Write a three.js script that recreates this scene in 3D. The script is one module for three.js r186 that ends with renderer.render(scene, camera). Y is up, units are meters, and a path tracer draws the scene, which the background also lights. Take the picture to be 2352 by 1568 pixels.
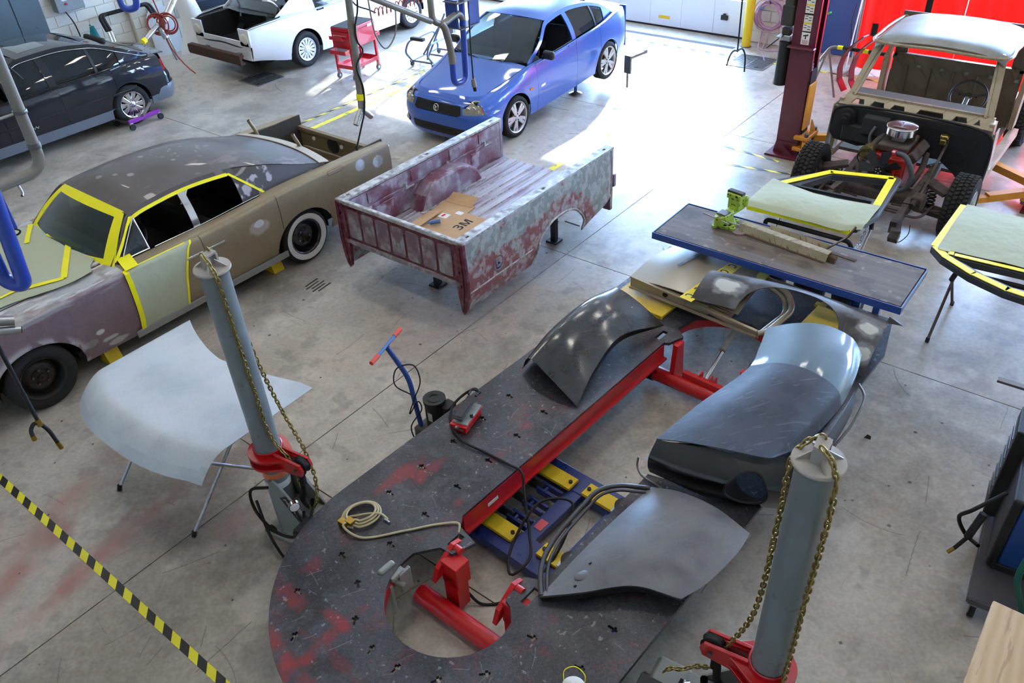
import * as THREE from 'three';
import { mergeGeometries, mergeVertices, toCreasedNormals } from 'three/addons/utils/BufferGeometryUtils.js';
import { RoundedBoxGeometry } from 'three/addons/geometries/RoundedBoxGeometry.js';
import { RectAreaLightUniformsLib } from 'three/addons/lights/RectAreaLightUniformsLib.js';

// ---------- camera, sky, sun, exposure ----------
const scene = new THREE.Scene();
const camera = new THREE.PerspectiveCamera(2 * Math.atan(784 / 1861.745) * 180 / Math.PI, 2352 / 1568, 0.1, 120);
camera.position.set(0, 4.9, 0);
camera.rotation.set(-36.514 * Math.PI / 180, 39.93 * Math.PI / 180, -3.356 * Math.PI / 180, 'YXZ');
camera.updateMatrixWorld(true);
const renderer = new THREE.WebGLRenderer({ antialias: true });
renderer.toneMapping = THREE.LinearToneMapping;
renderer.toneMappingExposure = 1.7;
renderer.shadowMap.enabled = true;
RectAreaLightUniformsLib.init();
scene.background = new THREE.Color().setRGB(22, 31, 51);
const sun = new THREE.DirectionalLight(new THREE.Color().setRGB(1.0, 0.97, 0.92), 20);
sun.position.set(-19.5, 17.5, -42); sun.target.position.set(-7, 0, -10);
sun.castShadow = true; sun.shadow.radius = 1.6;
sun.shadow.mapSize.set(4096, 4096);
Object.assign(sun.shadow.camera, { left: -16, right: 16, top: 12, bottom: -12, near: 1, far: 80 });
scene.add(sun, sun.target);
const CEIL = 7.2;
// fluorescent strip fittings under the ceiling: [x, z, length]
const LAMPS = [];
for (const x of [-14.6, -11, -7.4, -3.8, -0.2]) for (const z of [-13, -9.4, -5.8, -2.2]) LAMPS.push([x, z]);
const LAMP_POWER = 10;

// ---------- helpers ----------
const V = (x, y, z) => new THREE.Vector3(x, y, z);
const R = d => d * Math.PI / 180;
let seed = 12345;
function rnd() { seed = (seed * 1664525 + 1013904223) >>> 0; return seed / 4294967296; }
const rr = (a, b) => a + (b - a) * rnd();
const lerp = (a, b, t) => a + (b - a) * t, clamp = (x, a = 0, b = 1) => Math.min(b, Math.max(a, x));
const sst = (a, b, x) => { const t = clamp((x - a) / (b - a)); return t * t * (3 - 2 * t); };
const used = new Map();
function numbered(n) { const k = used.get(n) || 0; used.set(n, k + 1); return k ? n + '_' + String(k).padStart(3, '0') : n; }
function thing(name, label, category, pos = [0, 0, 0], turn = 0, group) {
  const o = new THREE.Group(); o.name = numbered(name); o.position.set(...pos); o.rotation.y = turn;
  o.userData = { label, category }; if (group) o.userData.group = group; scene.add(o); return o;
}
// planar uv in metres per triangle, on un-indexed geometry
function fin(g) {
  if (g.userData.fin) return g;
  const h = g.index ? g.toNonIndexed() : g;
  if (!h.attributes.normal) h.computeVertexNormals();
  const p = h.attributes.position.array, n = p.length / 3, uv = new Float32Array(n * 2);
  for (let i = 0; i < n; i += 3) {
    const a = i * 3, ux = p[a + 3] - p[a], uy = p[a + 4] - p[a + 1], uz = p[a + 5] - p[a + 2], vx = p[a + 6] - p[a], vy = p[a + 7] - p[a + 1], vz = p[a + 8] - p[a + 2];
    const nx = Math.abs(uy * vz - uz * vy), ny = Math.abs(uz * vx - ux * vz), nz = Math.abs(ux * vy - uy * vx);
    for (let k = 0; k < 3; k++) {
      const b = (i + k) * 3, x = p[b], y = p[b + 1], z = p[b + 2];
      let s, t; if (ny >= nx && ny >= nz) { s = x; t = z; } else if (nx >= nz) { s = z; t = y; } else { s = x; t = y; }
      uv[(i + k) * 2] = s; uv[(i + k) * 2 + 1] = t;
    }
  }
  h.setAttribute('uv', new THREE.BufferAttribute(uv, 2));
  for (const k of Object.keys(h.attributes)) if (!['position', 'normal', 'uv'].includes(k)) h.deleteAttribute(k);
  h.userData.fin = true;
  return h;
}
function mg(list) { const l = list.map(fin); if (l.length === 1) return l[0]; const m = mergeGeometries(l); m.userData.fin = true; return m; }
function part(name, geos, m, parent, label) {
  const o = new THREE.Mesh(Array.isArray(geos) ? mg(geos) : fin(geos), m);
  o.name = name; o.castShadow = o.receiveShadow = true; parent.add(o); if (label) o.userData.label = label; return o;
}
function solo(name, label, category, geos, m, group) {
  const o = part(numbered(name), geos, m, scene); o.userData = { label, category }; if (group) o.userData.group = group; return o;
}
function struct(name, geos, m, parent = scene) { const o = part(name, geos, m, parent); if (parent === scene) o.userData.kind = 'structure'; return o; }
function plainUV(name, g, m, parent) { const o = new THREE.Mesh(g, m); o.name = name; o.castShadow = o.receiveShadow = true; parent.add(o); return o; }
const bx = (w, h, d, x = 0, y = 0, z = 0) => new THREE.BoxGeometry(w, h, d).translate(x, y, z);
const rb = (w, h, d, x = 0, y = 0, z = 0, r = 0.008, s = 2) => new RoundedBoxGeometry(w, h, d, s, Math.min(r, w / 2.01, h / 2.01, d / 2.01)).translate(x, y, z);
function orient(g, a, b) { // a geometry along +y from 0 to |b-a| is moved to lie from a to b
  const d = b.clone().sub(a); g.applyQuaternion(new THREE.Quaternion().setFromUnitVectors(V(0, 1, 0), d.clone().normalize())); return g.translate(a.x, a.y, a.z);
}
function cy(a, b, r, r2 = r, n = 16, open = false) { const L = a.distanceTo(b); return orient(new THREE.CylinderGeometry(r2, r, L, n, 1, open).translate(0, L / 2, 0), a, b); }
const cyl = (r, h, x = 0, y = 0, z = 0, n = 20, r2 = r) => new THREE.CylinderGeometry(r2, r, h, n).translate(x, y, z);
function beam(a, b, w, d, up = V(0, 1, 0)) { // rectangular bar from a to b, w across, d along the up side
  const z = b.clone().sub(a), L = z.length(); z.normalize(); const x = up.clone().cross(z).normalize(), y = z.clone().cross(x);
  return new THREE.BoxGeometry(w, d, L).applyMatrix4(new THREE.Matrix4().makeBasis(x, y, z)).translate((a.x + b.x) / 2, (a.y + b.y) / 2, (a.z + b.z) / 2);
}
function tube(pts, r, n = 40, closed = false, rad = 8, tension) {
  const c = new THREE.CatmullRomCurve3(pts.map(p => Array.isArray(p) ? V(...p) : p), closed, tension === undefined ? 'centripetal' : 'catmullrom', tension);
  return new THREE.TubeGeometry(c, n, r, rad, closed);
}
function bend(pts, r, br = 0.08, rad = 10) { // a bent pipe: straight runs joined by arcs
  pts = pts.map(p => Array.isArray(p) ? V(...p) : p); const path = new THREE.CurvePath(); let prev = pts[0];
  for (let i = 1; i < pts.length - 1; i++) {
    const a = pts[i].clone().sub(pts[i - 1]), b = pts[i + 1].clone().sub(pts[i]), k = Math.min(br, a.length() * 0.49, b.length() * 0.49);
    const p = pts[i].clone().addScaledVector(a.normalize(), -k), q = pts[i].clone().addScaledVector(b.normalize(), k);
    path.add(new THREE.LineCurve3(prev, p)); path.add(new THREE.QuadraticBezierCurve3(p, pts[i], q)); prev = q;
  }
  path.add(new THREE.LineCurve3(prev, pts[pts.length - 1]));
  const out = []; path.curves.forEach((c, i) => { const n = c.isLineCurve3 ? 1 : 8; for (let k = i ? 1 : 0; k <= n; k++) out.push(c.getPoint(k / n)); });
  return sweep(out, r, rad);
}
function sweep(pts, r, rad = 10) { // circular sweep along a polyline with parallel-transported rings, capped
  const n = pts.length, pos = [], idx = []; let N = null;
  for (let i = 0; i < n; i++) {
    const t = (i === 0 ? pts[1].clone().sub(pts[0]) : i === n - 1 ? pts[n - 1].clone().sub(pts[n - 2]) : pts[i + 1].clone().sub(pts[i - 1])).normalize();
    if (!N) { N = Math.abs(t.y) < 0.9 ? V(0, 1, 0) : V(1, 0, 0); } N = N.clone().addScaledVector(t, -N.dot(t)).normalize(); const B = t.clone().cross(N);
    const q = typeof r === 'function' ? r(i / (n - 1)) : r;
    for (let k = 0; k < rad; k++) { const a = k / rad * Math.PI * 2, c = Math.cos(a) * q, s = Math.sin(a) * q; pos.push(pts[i].x + N.x * c + B.x * s, pts[i].y + N.y * c + B.y * s, pts[i].z + N.z * c + B.z * s); }
  }
  for (let i = 0; i < n - 1; i++) for (let k = 0; k < rad; k++) { const a = i * rad + k, b = i * rad + (k + 1) % rad; idx.push(a, b, a + rad, b, b + rad, a + rad); }
  const g = new THREE.BufferGeometry(); g.setAttribute('position', new THREE.Float32BufferAttribute(pos, 3)); g.setIndex(idx); g.computeVertexNormals();
  const caps = [0, n - 1].map((e, j) => { const p = [], c = pts[e]; for (let k = 0; k < rad; k++) { const a = (e * rad + k) * 3, b = (e * rad + (k + 1) % rad) * 3; p.push(c.x, c.y, c.z, ...(j ? [pos[a], pos[a + 1], pos[a + 2], pos[b], pos[b + 1], pos[b + 2]] : [pos[b], pos[b + 1], pos[b + 2], pos[a], pos[a + 1], pos[a + 2]])); } const q = new THREE.BufferGeometry(); q.setAttribute('position', new THREE.Float32BufferAttribute(p, 3)); q.computeVertexNormals(); return q; });
  return mg([g, ...caps]);
}
const lathe = (pts, n = 32) => new THREE.LatheGeometry(pts.map(p => new THREE.Vector2(Math.max(p[0], 1e-4), p[1])), n);
function shape(pts, holes = []) { const s = new THREE.Shape(pts.map(p => new THREE.Vector2(p[0], p[1]))); for (const h of holes) s.holes.push(new THREE.Path(h.map(p => new THREE.Vector2(p[0], p[1])))); return s; }
const ext = (s, d, bev = 0, cs = 12) => new THREE.ExtrudeGeometry(s, { depth: d, bevelEnabled: bev > 0, bevelSize: bev, bevelThickness: bev, bevelSegments: 2, curveSegments: cs });
const flat = (s, d, bev = 0) => ext(s, d, bev).rotateX(-Math.PI / 2); // shape drawn as (x, -z), extruded up from y=0
const arc = (cx, cy_, r, a0, a1, n = 16, ry = r) => Array.from({ length: n + 1 }, (_, i) => { const a = a0 + (a1 - a0) * i / n; return [cx + r * Math.cos(a), cy_ + ry * Math.sin(a)]; });
// shell patch of a parametric surface S(u,v); us: list of u; v runs vB(u)..vT(u); thickness t goes inwards
const span = (a, b, n) => Array.from({ length: n + 1 }, (_, i) => a + (b - a) * i / n);
function grid(P, nu, nv) {
  const pos = new Float32Array(P.length * 3), idx = []; P.forEach((p, i) => { pos[i * 3] = p.x; pos[i * 3 + 1] = p.y; pos[i * 3 + 2] = p.z; });
  for (let i = 0; i < nu; i++) for (let j = 0; j < nv; j++) { const a = i * (nv + 1) + j, b = a + nv + 1; idx.push(a, b, a + 1, b, b + 1, a + 1); }
  const g = new THREE.BufferGeometry(); g.setAttribute('position', new THREE.BufferAttribute(pos, 3)); g.setIndex(idx); g.computeVertexNormals(); return g;
}
function patch(S, us, vB, vT, nv, t = 0.004, side = 1) {
  const nu = us.length - 1, P = [], fB = typeof vB === 'function' ? vB : () => vB, fT = typeof vT === 'function' ? vT : () => vT;
  for (const u of us) { const a = fB(u), b = fT(u); for (let j = 0; j <= nv; j++) P.push(S(u, a + (b - a) * j / nv)); }
  const g = grid(P, nu, nv); if (!t) return fin(g);
  const nn = g.attributes.normal, Q = P.map((p, i) => p.clone().addScaledVector(V(nn.getX(i), nn.getY(i), nn.getZ(i)), -t * side));
  const gi = grid(Q, nu, nv), W = [], row = nv + 1, ring = [];
  for (let i = 0; i <= nu; i++) ring.push(i * row); for (let j = 1; j <= nv; j++) ring.push(nu * row + j);
  for (let i = nu - 1; i >= 0; i--) ring.push(i * row + nv); for (let j = nv - 1; j >= 1; j--) ring.push(j);
  for (let k = 0; k < ring.length; k++) { const a = P[ring[k]], b = P[ring[(k + 1) % ring.length]], c = Q[ring[k]], d = Q[ring[(k + 1) % ring.length]]; for (const q of [a, b, c, b, d, c]) W.push(q.x, q.y, q.z); }
  const gw = new THREE.BufferGeometry(); gw.setAttribute('position', new THREE.Float32BufferAttribute(W, 3)); gw.computeVertexNormals();
  return mg([g, gi, gw]);
}
function mirX(g) { // mirrored copy in x with its winding kept outward
  g = fin(g); const h = g.clone(); h.userData.fin = true; for (const k of ['position', 'normal']) { const a = h.attributes[k]; for (let i = 0; i < a.count; i++) a.setX(i, -a.getX(i)); }
  for (const k of ['position', 'normal', 'uv']) { const a = h.attributes[k], s = a.itemSize; for (let i = 0; i < a.count; i += 3) for (let c = 0; c < s; c++) { const o = (i + 1) * s + c, q = (i + 2) * s + c, t = a.array[o]; a.array[o] = a.array[q]; a.array[q] = t; } }
  return h;
}
// smooth function through [x, y] knots (monotone-ish cubic)
function curve(k) {
  const n = k.length, m = k.map((p, i) => i === 0 ? (k[1][1] - p[1]) / (k[1][0] - p[0]) : i === n - 1 ? (p[1] - k[i - 1][1]) / (p[0] - k[i - 1][0]) : (() => { const a = (p[1] - k[i - 1][1]) / (p[0] - k[i - 1][0]), b = (k[i + 1][1] - p[1]) / (k[i + 1][0] - p[0]); return a * b <= 0 ? 0 : 2 * a * b / (a + b); })());
  return x => { if (x <= k[0][0]) return k[0][1]; if (x >= k[n - 1][0]) return k[n - 1][1]; let i = 0; while (x > k[i + 1][0]) i++; const h = k[i + 1][0] - k[i][0], t = (x - k[i][0]) / h, t2 = t * t, t3 = t2 * t; return (2 * t3 - 3 * t2 + 1) * k[i][1] + (t3 - 2 * t2 + t) * h * m[i] + (3 * t2 - 2 * t3) * k[i + 1][1] + (t3 - t2) * h * m[i + 1]; };
}
// ---------- tileable noise and textures ----------
const PERM = new Uint8Array(65536); { let s = 777; for (let i = 0; i < 65536; i++) { s = (s * 1664525 + 1013904223) >>> 0; PERM[i] = s >>> 24; } }
function vn(x, y, per) { // value noise, period per (integer cells)
  const xi = Math.floor(x), yi = Math.floor(y), fx = x - xi, fy = y - yi, u = fx * fx * (3 - 2 * fx), v = fy * fy * (3 - 2 * fy);
  const X0 = ((xi % per) + per) % per, X1 = (X0 + 1) % per, Y0 = ((yi % per) + per) % per, Y1 = (Y0 + 1) % per;
  const h = (a, b) => PERM[(a * 157 + b * 1013 + per * 71) & 65535];
  const a = h(X0, Y0), b = h(X1, Y0), c = h(X0, Y1), d = h(X1, Y1);
  return (a + (b - a) * u + (c - a) * v + (a - b - c + d) * u * v) / 255;
}
function fbm(x, y, per, oct = 4, gain = 0.5) { let s = 0, a = 1, t = 0; for (let o = 0; o < oct; o++) { s += a * vn(x, y, per); t += a; x *= 2; y *= 2; per *= 2; a *= gain; } return s / t; }
function wfbm(x, y, oct = 5, gain = 0.55) { let s = 0, a = 1, t = 0; for (let o = 0; o < oct; o++) { s += a * vn(x + 500, y + 500, 8192); t += a; const X = x * 1.62 - y * 1.18 + 13.7; y = x * 1.18 + y * 1.62 + 7.3; x = X; a *= gain; } return s / t; }
function dtex(w, h, f, srgb = true) {
  const d = new Uint8Array(w * h * 4); let o = 0;
  for (let j = 0; j < h; j++) for (let i = 0; i < w; i++, o += 4) { const c = f((i + 0.5) / w, (j + 0.5) / h); d[o] = clamp(c[0], 0, 255); d[o + 1] = clamp(c[1], 0, 255); d[o + 2] = clamp(c[2], 0, 255); d[o + 3] = 255; }
  const t = new THREE.DataTexture(d, w, h, THREE.RGBAFormat); t.magFilter = THREE.LinearFilter; t.minFilter = THREE.LinearMipmapLinearFilter; t.generateMipmaps = true; t.wrapS = t.wrapT = THREE.RepeatWrapping;
  if (srgb) t.colorSpace = THREE.SRGBColorSpace; t.needsUpdate = true; return t;
}
const rep = (t, size, sy = size) => { t.repeat.set(1 / size, 1 / sy); return t; };
const mix3 = (a, b, t) => [a[0] + (b[0] - a[0]) * t, a[1] + (b[1] - a[1]) * t, a[2] + (b[2] - a[2]) * t];
function canvas(w, h, draw) { const c = document.createElement('canvas'); c.width = w; c.height = h; const g = c.getContext('2d'); draw(g, w, h); const t = new THREE.CanvasTexture(c); t.colorSpace = THREE.SRGBColorSpace; return t; }
const M = {};
const std = (color, roughness = 0.6, metalness = 0, o = {}) => new THREE.MeshStandardMaterial({ color, roughness, metalness, ...o });
const phy = (color, roughness = 0.4, metalness = 0, o = {}) => new THREE.MeshPhysicalMaterial({ color, roughness, metalness, ...o });
// ---------- shared materials ----------
const grime = rep(dtex(512, 512, (u, v) => { const a = fbm(u * 8, v * 8, 8, 5), b = vn(u * 128, v * 128, 128); const k = 120 + a * 120 + b * 25; return [k, k, k]; }, false), 0.8);
const fineB = rep(dtex(256, 256, (u, v) => { const k = 110 + 90 * vn(u * 128, v * 128, 128) + 40 * fbm(u * 16, v * 16, 16, 3); return [k, k, k]; }, false), 0.25);
const grimeR = (t => { t = grime.clone(); t.needsUpdate = true; return t; })();
M.tire = std(0x1c1b1b, 0.85, 0, { bumpMap: fineB, bumpScale: 0.001 });
M.tread = std(0x2b2a29, 0.9);
M.whiteWall = std(0xc9c6bf, 0.7);
M.dark = std(0x0d0d0f, 0.85);
M.black = std(0x151517, 0.55);
M.rubber = std(0x18181a, 0.75);
M.chrome = std(0xd6d8da, 0.16, 1);
M.alu = std(0xb4b6b8, 0.35, 0.9);
M.zinc = std(0xa8aaab, 0.42, 0.85, { roughnessMap: grime });
M.steel = std(0x6e6e6e, 0.45, 0.8, { roughnessMap: grime });
M.greyPipe = std(0x827d74, 0.5, 0.15, { roughnessMap: grime });
M.red = phy(0xb5050f, 0.32, 0, { clearcoat: 0.5, clearcoatRoughness: 0.2 });
M.redBright = phy(0xc80d12, 0.4, 0, { clearcoat: 0.3 });
M.maroon = phy(0x5a1128, 0.38, 0, { clearcoat: 0.4, clearcoatRoughness: 0.25 });
M.yellow = std(0xd9b60f, 0.55);
M.amber = std(0xd28a1c, 0.5);
M.tapeY = std(0xfdf000, 0.5);
M.paper = std(0xb6bba0, 0.85, 0, { bumpMap: rep(dtex(256, 256, (u, v) => { const k = 255 * fbm(u * 6, v * 6, 6, 3); return [k, k, k]; }, false), 0.6), bumpScale: 0.006 });
M.blue = phy(0x1c3f94, 0.35, 0, { clearcoat: 0.4 });
M.bluePipe = phy(0x1f43a8, 0.3, 0, { clearcoat: 0.5, clearcoatRoughness: 0.2 });
M.greyPaint = std(0x8d908a, 0.5, 0, { roughnessMap: grime });
M.glass = phy(0xdfe8ea, 0.02, 0, { transmission: 1, thickness: 0, ior: 1.45 });
M.tint = phy(0x9aa8ac, 0.03, 0, { transmission: 0.92, thickness: 0, ior: 1.5 });
M.brass = std(0xa8873c, 0.35, 0.9);
M.gold = std(0x9b8a52, 0.36, 0.9, { roughnessMap: grime });
M.interior = std(0x1f2022, 0.8);
M.white = std(0xe8e8e6, 0.5);

// ---------- floor ----------
const joinX = [-16.45, -10.9, -4.78, 0.84, 4.0], joinZ = [-15.45, -11.05, -6.8, -2.55, 1.7, 4.2];
const sprays = [[-5.55, -0.62, 0.9, 0.13, 0.35, 0.75], [-5.15, -1.0, 0.75, 0.1, 0.2, 0.7], [-6.3, -0.55, 0.3, 0.25, 0, 0.5], [-5.95, -1.2, 0.7, 0.12, 0.3, 0.4], [-5.2, -1.75, 0.9, 0.25, 0.1, 0.28], [-5.9, -0.2, 0.5, 0.2, 0.2, 0.5], [-6.6, -3.2, 0.9, 0.5, 0, 0.12], [-5.2, -4.3, 1.3, 0.5, 0, 0.14], [-4.9, -5.6, 1.2, 0.5, 0.3, 0.14], [-4.6, -1.9, 0.35, 0.12, 0.2, 0.3]];
function floorColour(x, z) {
  const L = fbm(x * 0.55 + 40, z * 0.55 + 40, 4096, 5), m = fbm(x * 2.3 + 7, z * 2.3 + 90, 4096, 4), f = vn(x * 60 + 900, z * 60 + 900, 8192), g = vn(x * 23 + 300, z * 23, 8192);
  let c = mix3([146, 136, 123], [184, 175, 161], sst(0.3, 0.7, L));
  c = mix3(c, [110, 103, 95], 0.45 * sst(0.48, 0.7, m) * sst(0.36, 0.6, 1 - L + 0.1 * g)); c = mix3(c, [124, 116, 108], 0.3 * sst(0.58, 0.75, fbm(x * 6.7 + 11, z * 6.7 + 5, 4096, 3)));
  c = mix3(c, [205, 196, 182], 0.5 * sst(0.6, 0.8, fbm(x * 3.1 + 200, z * 3.1, 4096, 4)));
  const k = (f - 0.5) * 16 + (g - 0.5) * 12; c = [c[0] + k, c[1] + k, c[2] + k];
  for (const [sx, sz, a, b, t, w] of sprays) {
    const dx = x - sx, dz = z - sz; if (Math.abs(dx) > 2 || Math.abs(dz) > 2) continue;
    const ct = Math.cos(t), st = Math.sin(t), p = dz * ct + dx * st, q = dx * ct - dz * st, d = (p * p) / (a * a) + (q * q) / (b * b);
    if (d < 4) c = mix3(c, [166, 84, 78], 0.62 * w * Math.exp(-d * 1.2) * (0.35 + 1.1 * vn(x * 5 + 60, z * 5, 4096)) * (0.7 + 0.5 * f));
  }
  return c;
}
function floorTex(x0, z0, w, d, px, pz, marks) {
  const t = dtex(px, pz, (u, v) => floorColour(x0 + u * w, z0 + v * d)), D = t.image.data;
  const dab = (x, z, r, k) => { const ci = (x - x0) / w * px, cj = (z - z0) / d * pz, q = r / w * px, n = Math.ceil(q); for (let j = -n; j <= n; j++) for (let i = -n; i <= n; i++) { if (i * i + j * j > q * q + 0.3) continue; const I = Math.round(ci + i), J = Math.round(cj + j); if (I < 0 || J < 0 || I >= px || J >= pz) continue; const o = (J * px + I) * 4; for (let c = 0; c < 3; c++) D[o + c] *= k; } };
  for (let s = 0; s < marks; s++) { // scuffs and scratches
    let x = x0 + rnd() * w, z = z0 + rnd() * d, a = rnd() * 6.28, L = rr(0.05, 0.5), cv = rr(-1.5, 1.5), k = rr(0.72, 0.95); if (rnd() < 0.45) { dab(x, z, rr(0.003, 0.014), rr(0.35, 0.7)); continue; }
    for (let i = 0; i < L / 0.004; i++) { x += 0.004 * Math.cos(a); z += 0.004 * Math.sin(a); a += cv * 0.004; dab(x, z, 0.002, k); }
  }
  t.repeat.set(1 / w, 1 / d); t.offset.set(-x0 / w, -z0 / d); return t;
}
const texNear = floorTex(-10.9, -6.8, 11.74, 8.5, 2048, 1484, 500);
const texFar = floorTex(-16.5, -15.5, 20.5, 20, 1536, 1536, 300);
const floorBump = rep(dtex(512, 512, (u, v) => { const k = 255 * (0.6 * fbm(u * 16, v * 16, 16, 4) + 0.4 * vn(u * 200, v * 200, 200)); return [k, k, k]; }, false), 1.3);
M.floorNear = std(0xffffff, 0.36, 0, { map: texNear, bumpMap: floorBump, bumpScale: 0.0008 });
M.floorFar = std(0xffffff, 0.3, 0, { map: texFar, bumpMap: floorBump, bumpScale: 0.0008 });
const floor = struct('floor', bx(20.6, 0.2, 19.9, -6.2, -0.135, -5.6), std(0x2e2b29, 0.9));
for (let i = 0; i < 4; i++) for (let j = 0; j < 5; j++) {
  const x0 = joinX[i] + 0.005, x1 = joinX[i + 1] - 0.005, z0 = joinZ[j] + 0.005, z1 = joinZ[j + 1] - 0.005, near = (i === 1 || i === 2) && (j === 2 || j === 3);
  part('slab', bx(x1 - x0, 0.034, z1 - z0, (x0 + x1) / 2, -0.017, (z0 + z1) / 2), near ? M.floorNear : M.floorFar, floor);
}
// painted lines and striped tape on the floor
let trimN = 0;
function strip(x0, z0, x1, z1, w, m) { const a = V(x0, 0.0012, z0), b = V(x1, 0.0012, z1); return struct('trim_' + (++trimN), beam(a, b, w, 0.0024), m); }
M.linePaint = std(0xe2d33c, 0.6, 0, { map: rep(dtex(256, 256, (u, v) => { const k = fbm(u * 8, v * 8, 8, 5), s = sst(0.62, 0.7, k); return mix3([255, 255, 255], [190, 190, 190], s); }), 1.1) });
strip(-10.5, -5.4, -10.5, -14.2, 0.1, M.linePaint);
strip(-6.3, -7.4, -6.3, -11.2, 0.1, M.linePaint);
const hazTex = dtex(128, 32, (u, v) => ((u + v * 0.35) % 1) < 0.5 ? [238, 224, 40] : [30, 30, 30]);
function hazard(x0, z0, x1, z1, w, pitch) {
  const L = Math.hypot(x1 - x0, z1 - z0), n = Math.max(1, Math.round(L / pitch)), g = new THREE.BoxGeometry(L, 0.0026, w), t = hazTex.clone(); t.repeat.set(n, 1); t.needsUpdate = true;
  g.rotateY(-Math.atan2(z1 - z0, x1 - x0)).translate((x0 + x1) / 2, 0.0013, (z0 + z1) / 2);
  const o = plainUV('trim_' + (++trimN), g, std(0xffffff, 0.45, 0, { map: t }), scene); o.userData.kind = 'structure'; return o;
}
hazard(-12.5, -1.015, -2.0, -1.015, 0.062, 0.205);
hazard(-10.82, -6.2, -10.86, -13.8, 0.05, 0.3);
hazard(-10.0, -14.42, -3.4, -14.36, 0.05, 0.3);
hazard(-4.75, -10.62, -3.75, -10.5, 0.05, 0.3);
hazard(-4.35, -10.05, -3.4, -10.22, 0.05, 0.3);
hazard(-3.2, -13.0, -4.1, -14.3, 0.05, 0.3);
hazard(1.4, -14.36, 1.4, -9, 0.05, 0.3);

// ---------- walls ----------
M.wall = std(0xd9d5c8, 0.75, 0, { bumpMap: rep(floorBump.clone(), 0.5), bumpScale: 0.001 }); M.wall.bumpMap.needsUpdate = true;
M.mortar = std(0xcfcabd, 0.85);
M.ceil = std(0xcfcfca, 0.8);
const wl = struct('wall_left', bx(0.25, CEIL, 20.4, -16.56, CEIL / 2, -5.6), M.mortar);
const blkG = [0, 1, 2].map(i => fin(rb(0.02, 0.19, 0.39, 0, 0, 0, 0.006, 1)));
for (let r = 0; r < 10; r++) for (let c = 0; c < 17; c++) {
  const z = -5.4 - c * 0.4 - (r % 2) * 0.2, o = part('block', blkG[(r + c) % 3], M.wall, wl); o.position.set(-16.432 + rr(-0.002, 0.002), 0.1 + r * 0.2, z);
}
const openings = [[-14.55, -10.95, 3.7], [-10.2, -6.52, 3.7], [-3.55, 0.15, 3.7], [0.85, 3.75, 3.7]], wz = -15.525;
const wb = struct('wall_back', (() => {
  const g = []; let x = -16.7; for (const [a, b, h] of openings) { g.push(bx(a - x, CEIL, 0.25, (a + x) / 2, CEIL / 2, wz), bx(b - a, CEIL - h, 0.25, (a + b) / 2, (CEIL + h) / 2, wz)); x = b; }
  g.push(bx(4.2 - x, CEIL, 0.25, (4.2 + x) / 2, CEIL / 2, wz)); return g;
})(), M.mortar);
const blkH = fin(rb(0.39, 0.19, 0.02, 0, 0, 0, 0.006, 1));
for (let r = 0; r < 9; r++) for (let c = 0; c < 7; c++) { const o = part('block', blkH, M.wall, wb); o.position.set(-6.28 + c * 0.4 + (r % 2) * 0.2, 0.1 + r * 0.2, -15.392 + rr(-0.002, 0.002)); }
struct('wall_right', bx(0.25, CEIL, 20.4, 4.1, CEIL / 2, -5.6), M.wall);
struct('wall_front', bx(21, CEIL, 0.25, -6.2, CEIL / 2, 4.3), M.wall);
struct('ceiling', bx(21, 0.2, 20.4, -6.2, CEIL + 0.1, -5.6), M.ceil);
// glazed sectional doors: a solid bottom section and glazed ones above
M.doorWhite = std(0xdfe4ea, 0.45);
openings.forEach(([a, b, h], n) => {
  const d = new THREE.Group(); d.name = 'door_' + (n + 1); d.userData.kind = 'structure'; scene.add(d); const w = b - a, cx = (a + b) / 2, z = -15.46;
  part('bottom_section', [rb(w, 0.66, 0.05, cx, 0.36, z, 0.006), ...span(a + 0.06, b - 0.06, 5).map(x => bx(0.07, 0.64, 0.014, x, 0.36, z + 0.03))], M.doorWhite, d);
  part('bottom_seal', rb(w, 0.035, 0.07, cx, 0.018, z, 0.01), M.rubber, d);
  for (let k = 0; k < 4; k++) {
    const y0 = 0.7 + k * 0.75, g = [bx(w, 0.03, 0.04, cx, y0 + 0.015, z), bx(w, 0.03, 0.04, cx, y0 + 0.735, z)];
    for (let i = 0; i <= 2; i++) g.push(bx(0.045, 0.75, 0.038, lerp(a + 0.0225, b - 0.0225, i / 2), y0 + 0.375, z));
    part('section_frame', g, M.doorWhite, d);
    for (let i = 0; i < 2; i++) part('pane', bx((w - 0.045) / 2 - 0.045, 0.69, 0.006, lerp(a + 0.0225, b - 0.0225, (i + 0.5) / 2), y0 + 0.375, z), M.glass, d);
  }
  part('track', [a + 0.02, b - 0.02].map(x => bx(0.06, h, 0.05, x, h / 2, z + 0.06)), M.zinc, d);
  if (n === 1) { part('handle', [rb(0.14, 0.09, 0.04, -7.02, 0.36, z + 0.05), bx(0.05, 0.03, 0.03, -7.02, 0.42, z + 0.05)], M.black, d); part('label', rb(0.26, 0.06, 0.002, -8.35, 0.2, z + 0.027, 0.001), M.yellow, d, 'yellow warning label'); }
});
{ // blue personnel door
  const d = new THREE.Group(); d.name = 'door_5'; d.userData.kind = 'structure'; scene.add(d);
  part('leaf', rb(0.98, 2.1, 0.045, -4.95, 1.06, -15.37, 0.004), std(0x2f4d86, 0.5), d);
  part('frame', [bx(0.06, 2.2, 0.08, -5.48, 1.1, -15.37), bx(0.06, 2.2, 0.08, -4.42, 1.1, -15.37), bx(1.12, 0.06, 0.08, -4.95, 2.18, -15.37)], M.wall, d);
}
M.yardDrive = std(0x8b8a86, 0.9);
struct('ground_outside', bx(60, 0.2, 30, -6, -0.12, -30.8), M.yardDrive);
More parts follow.
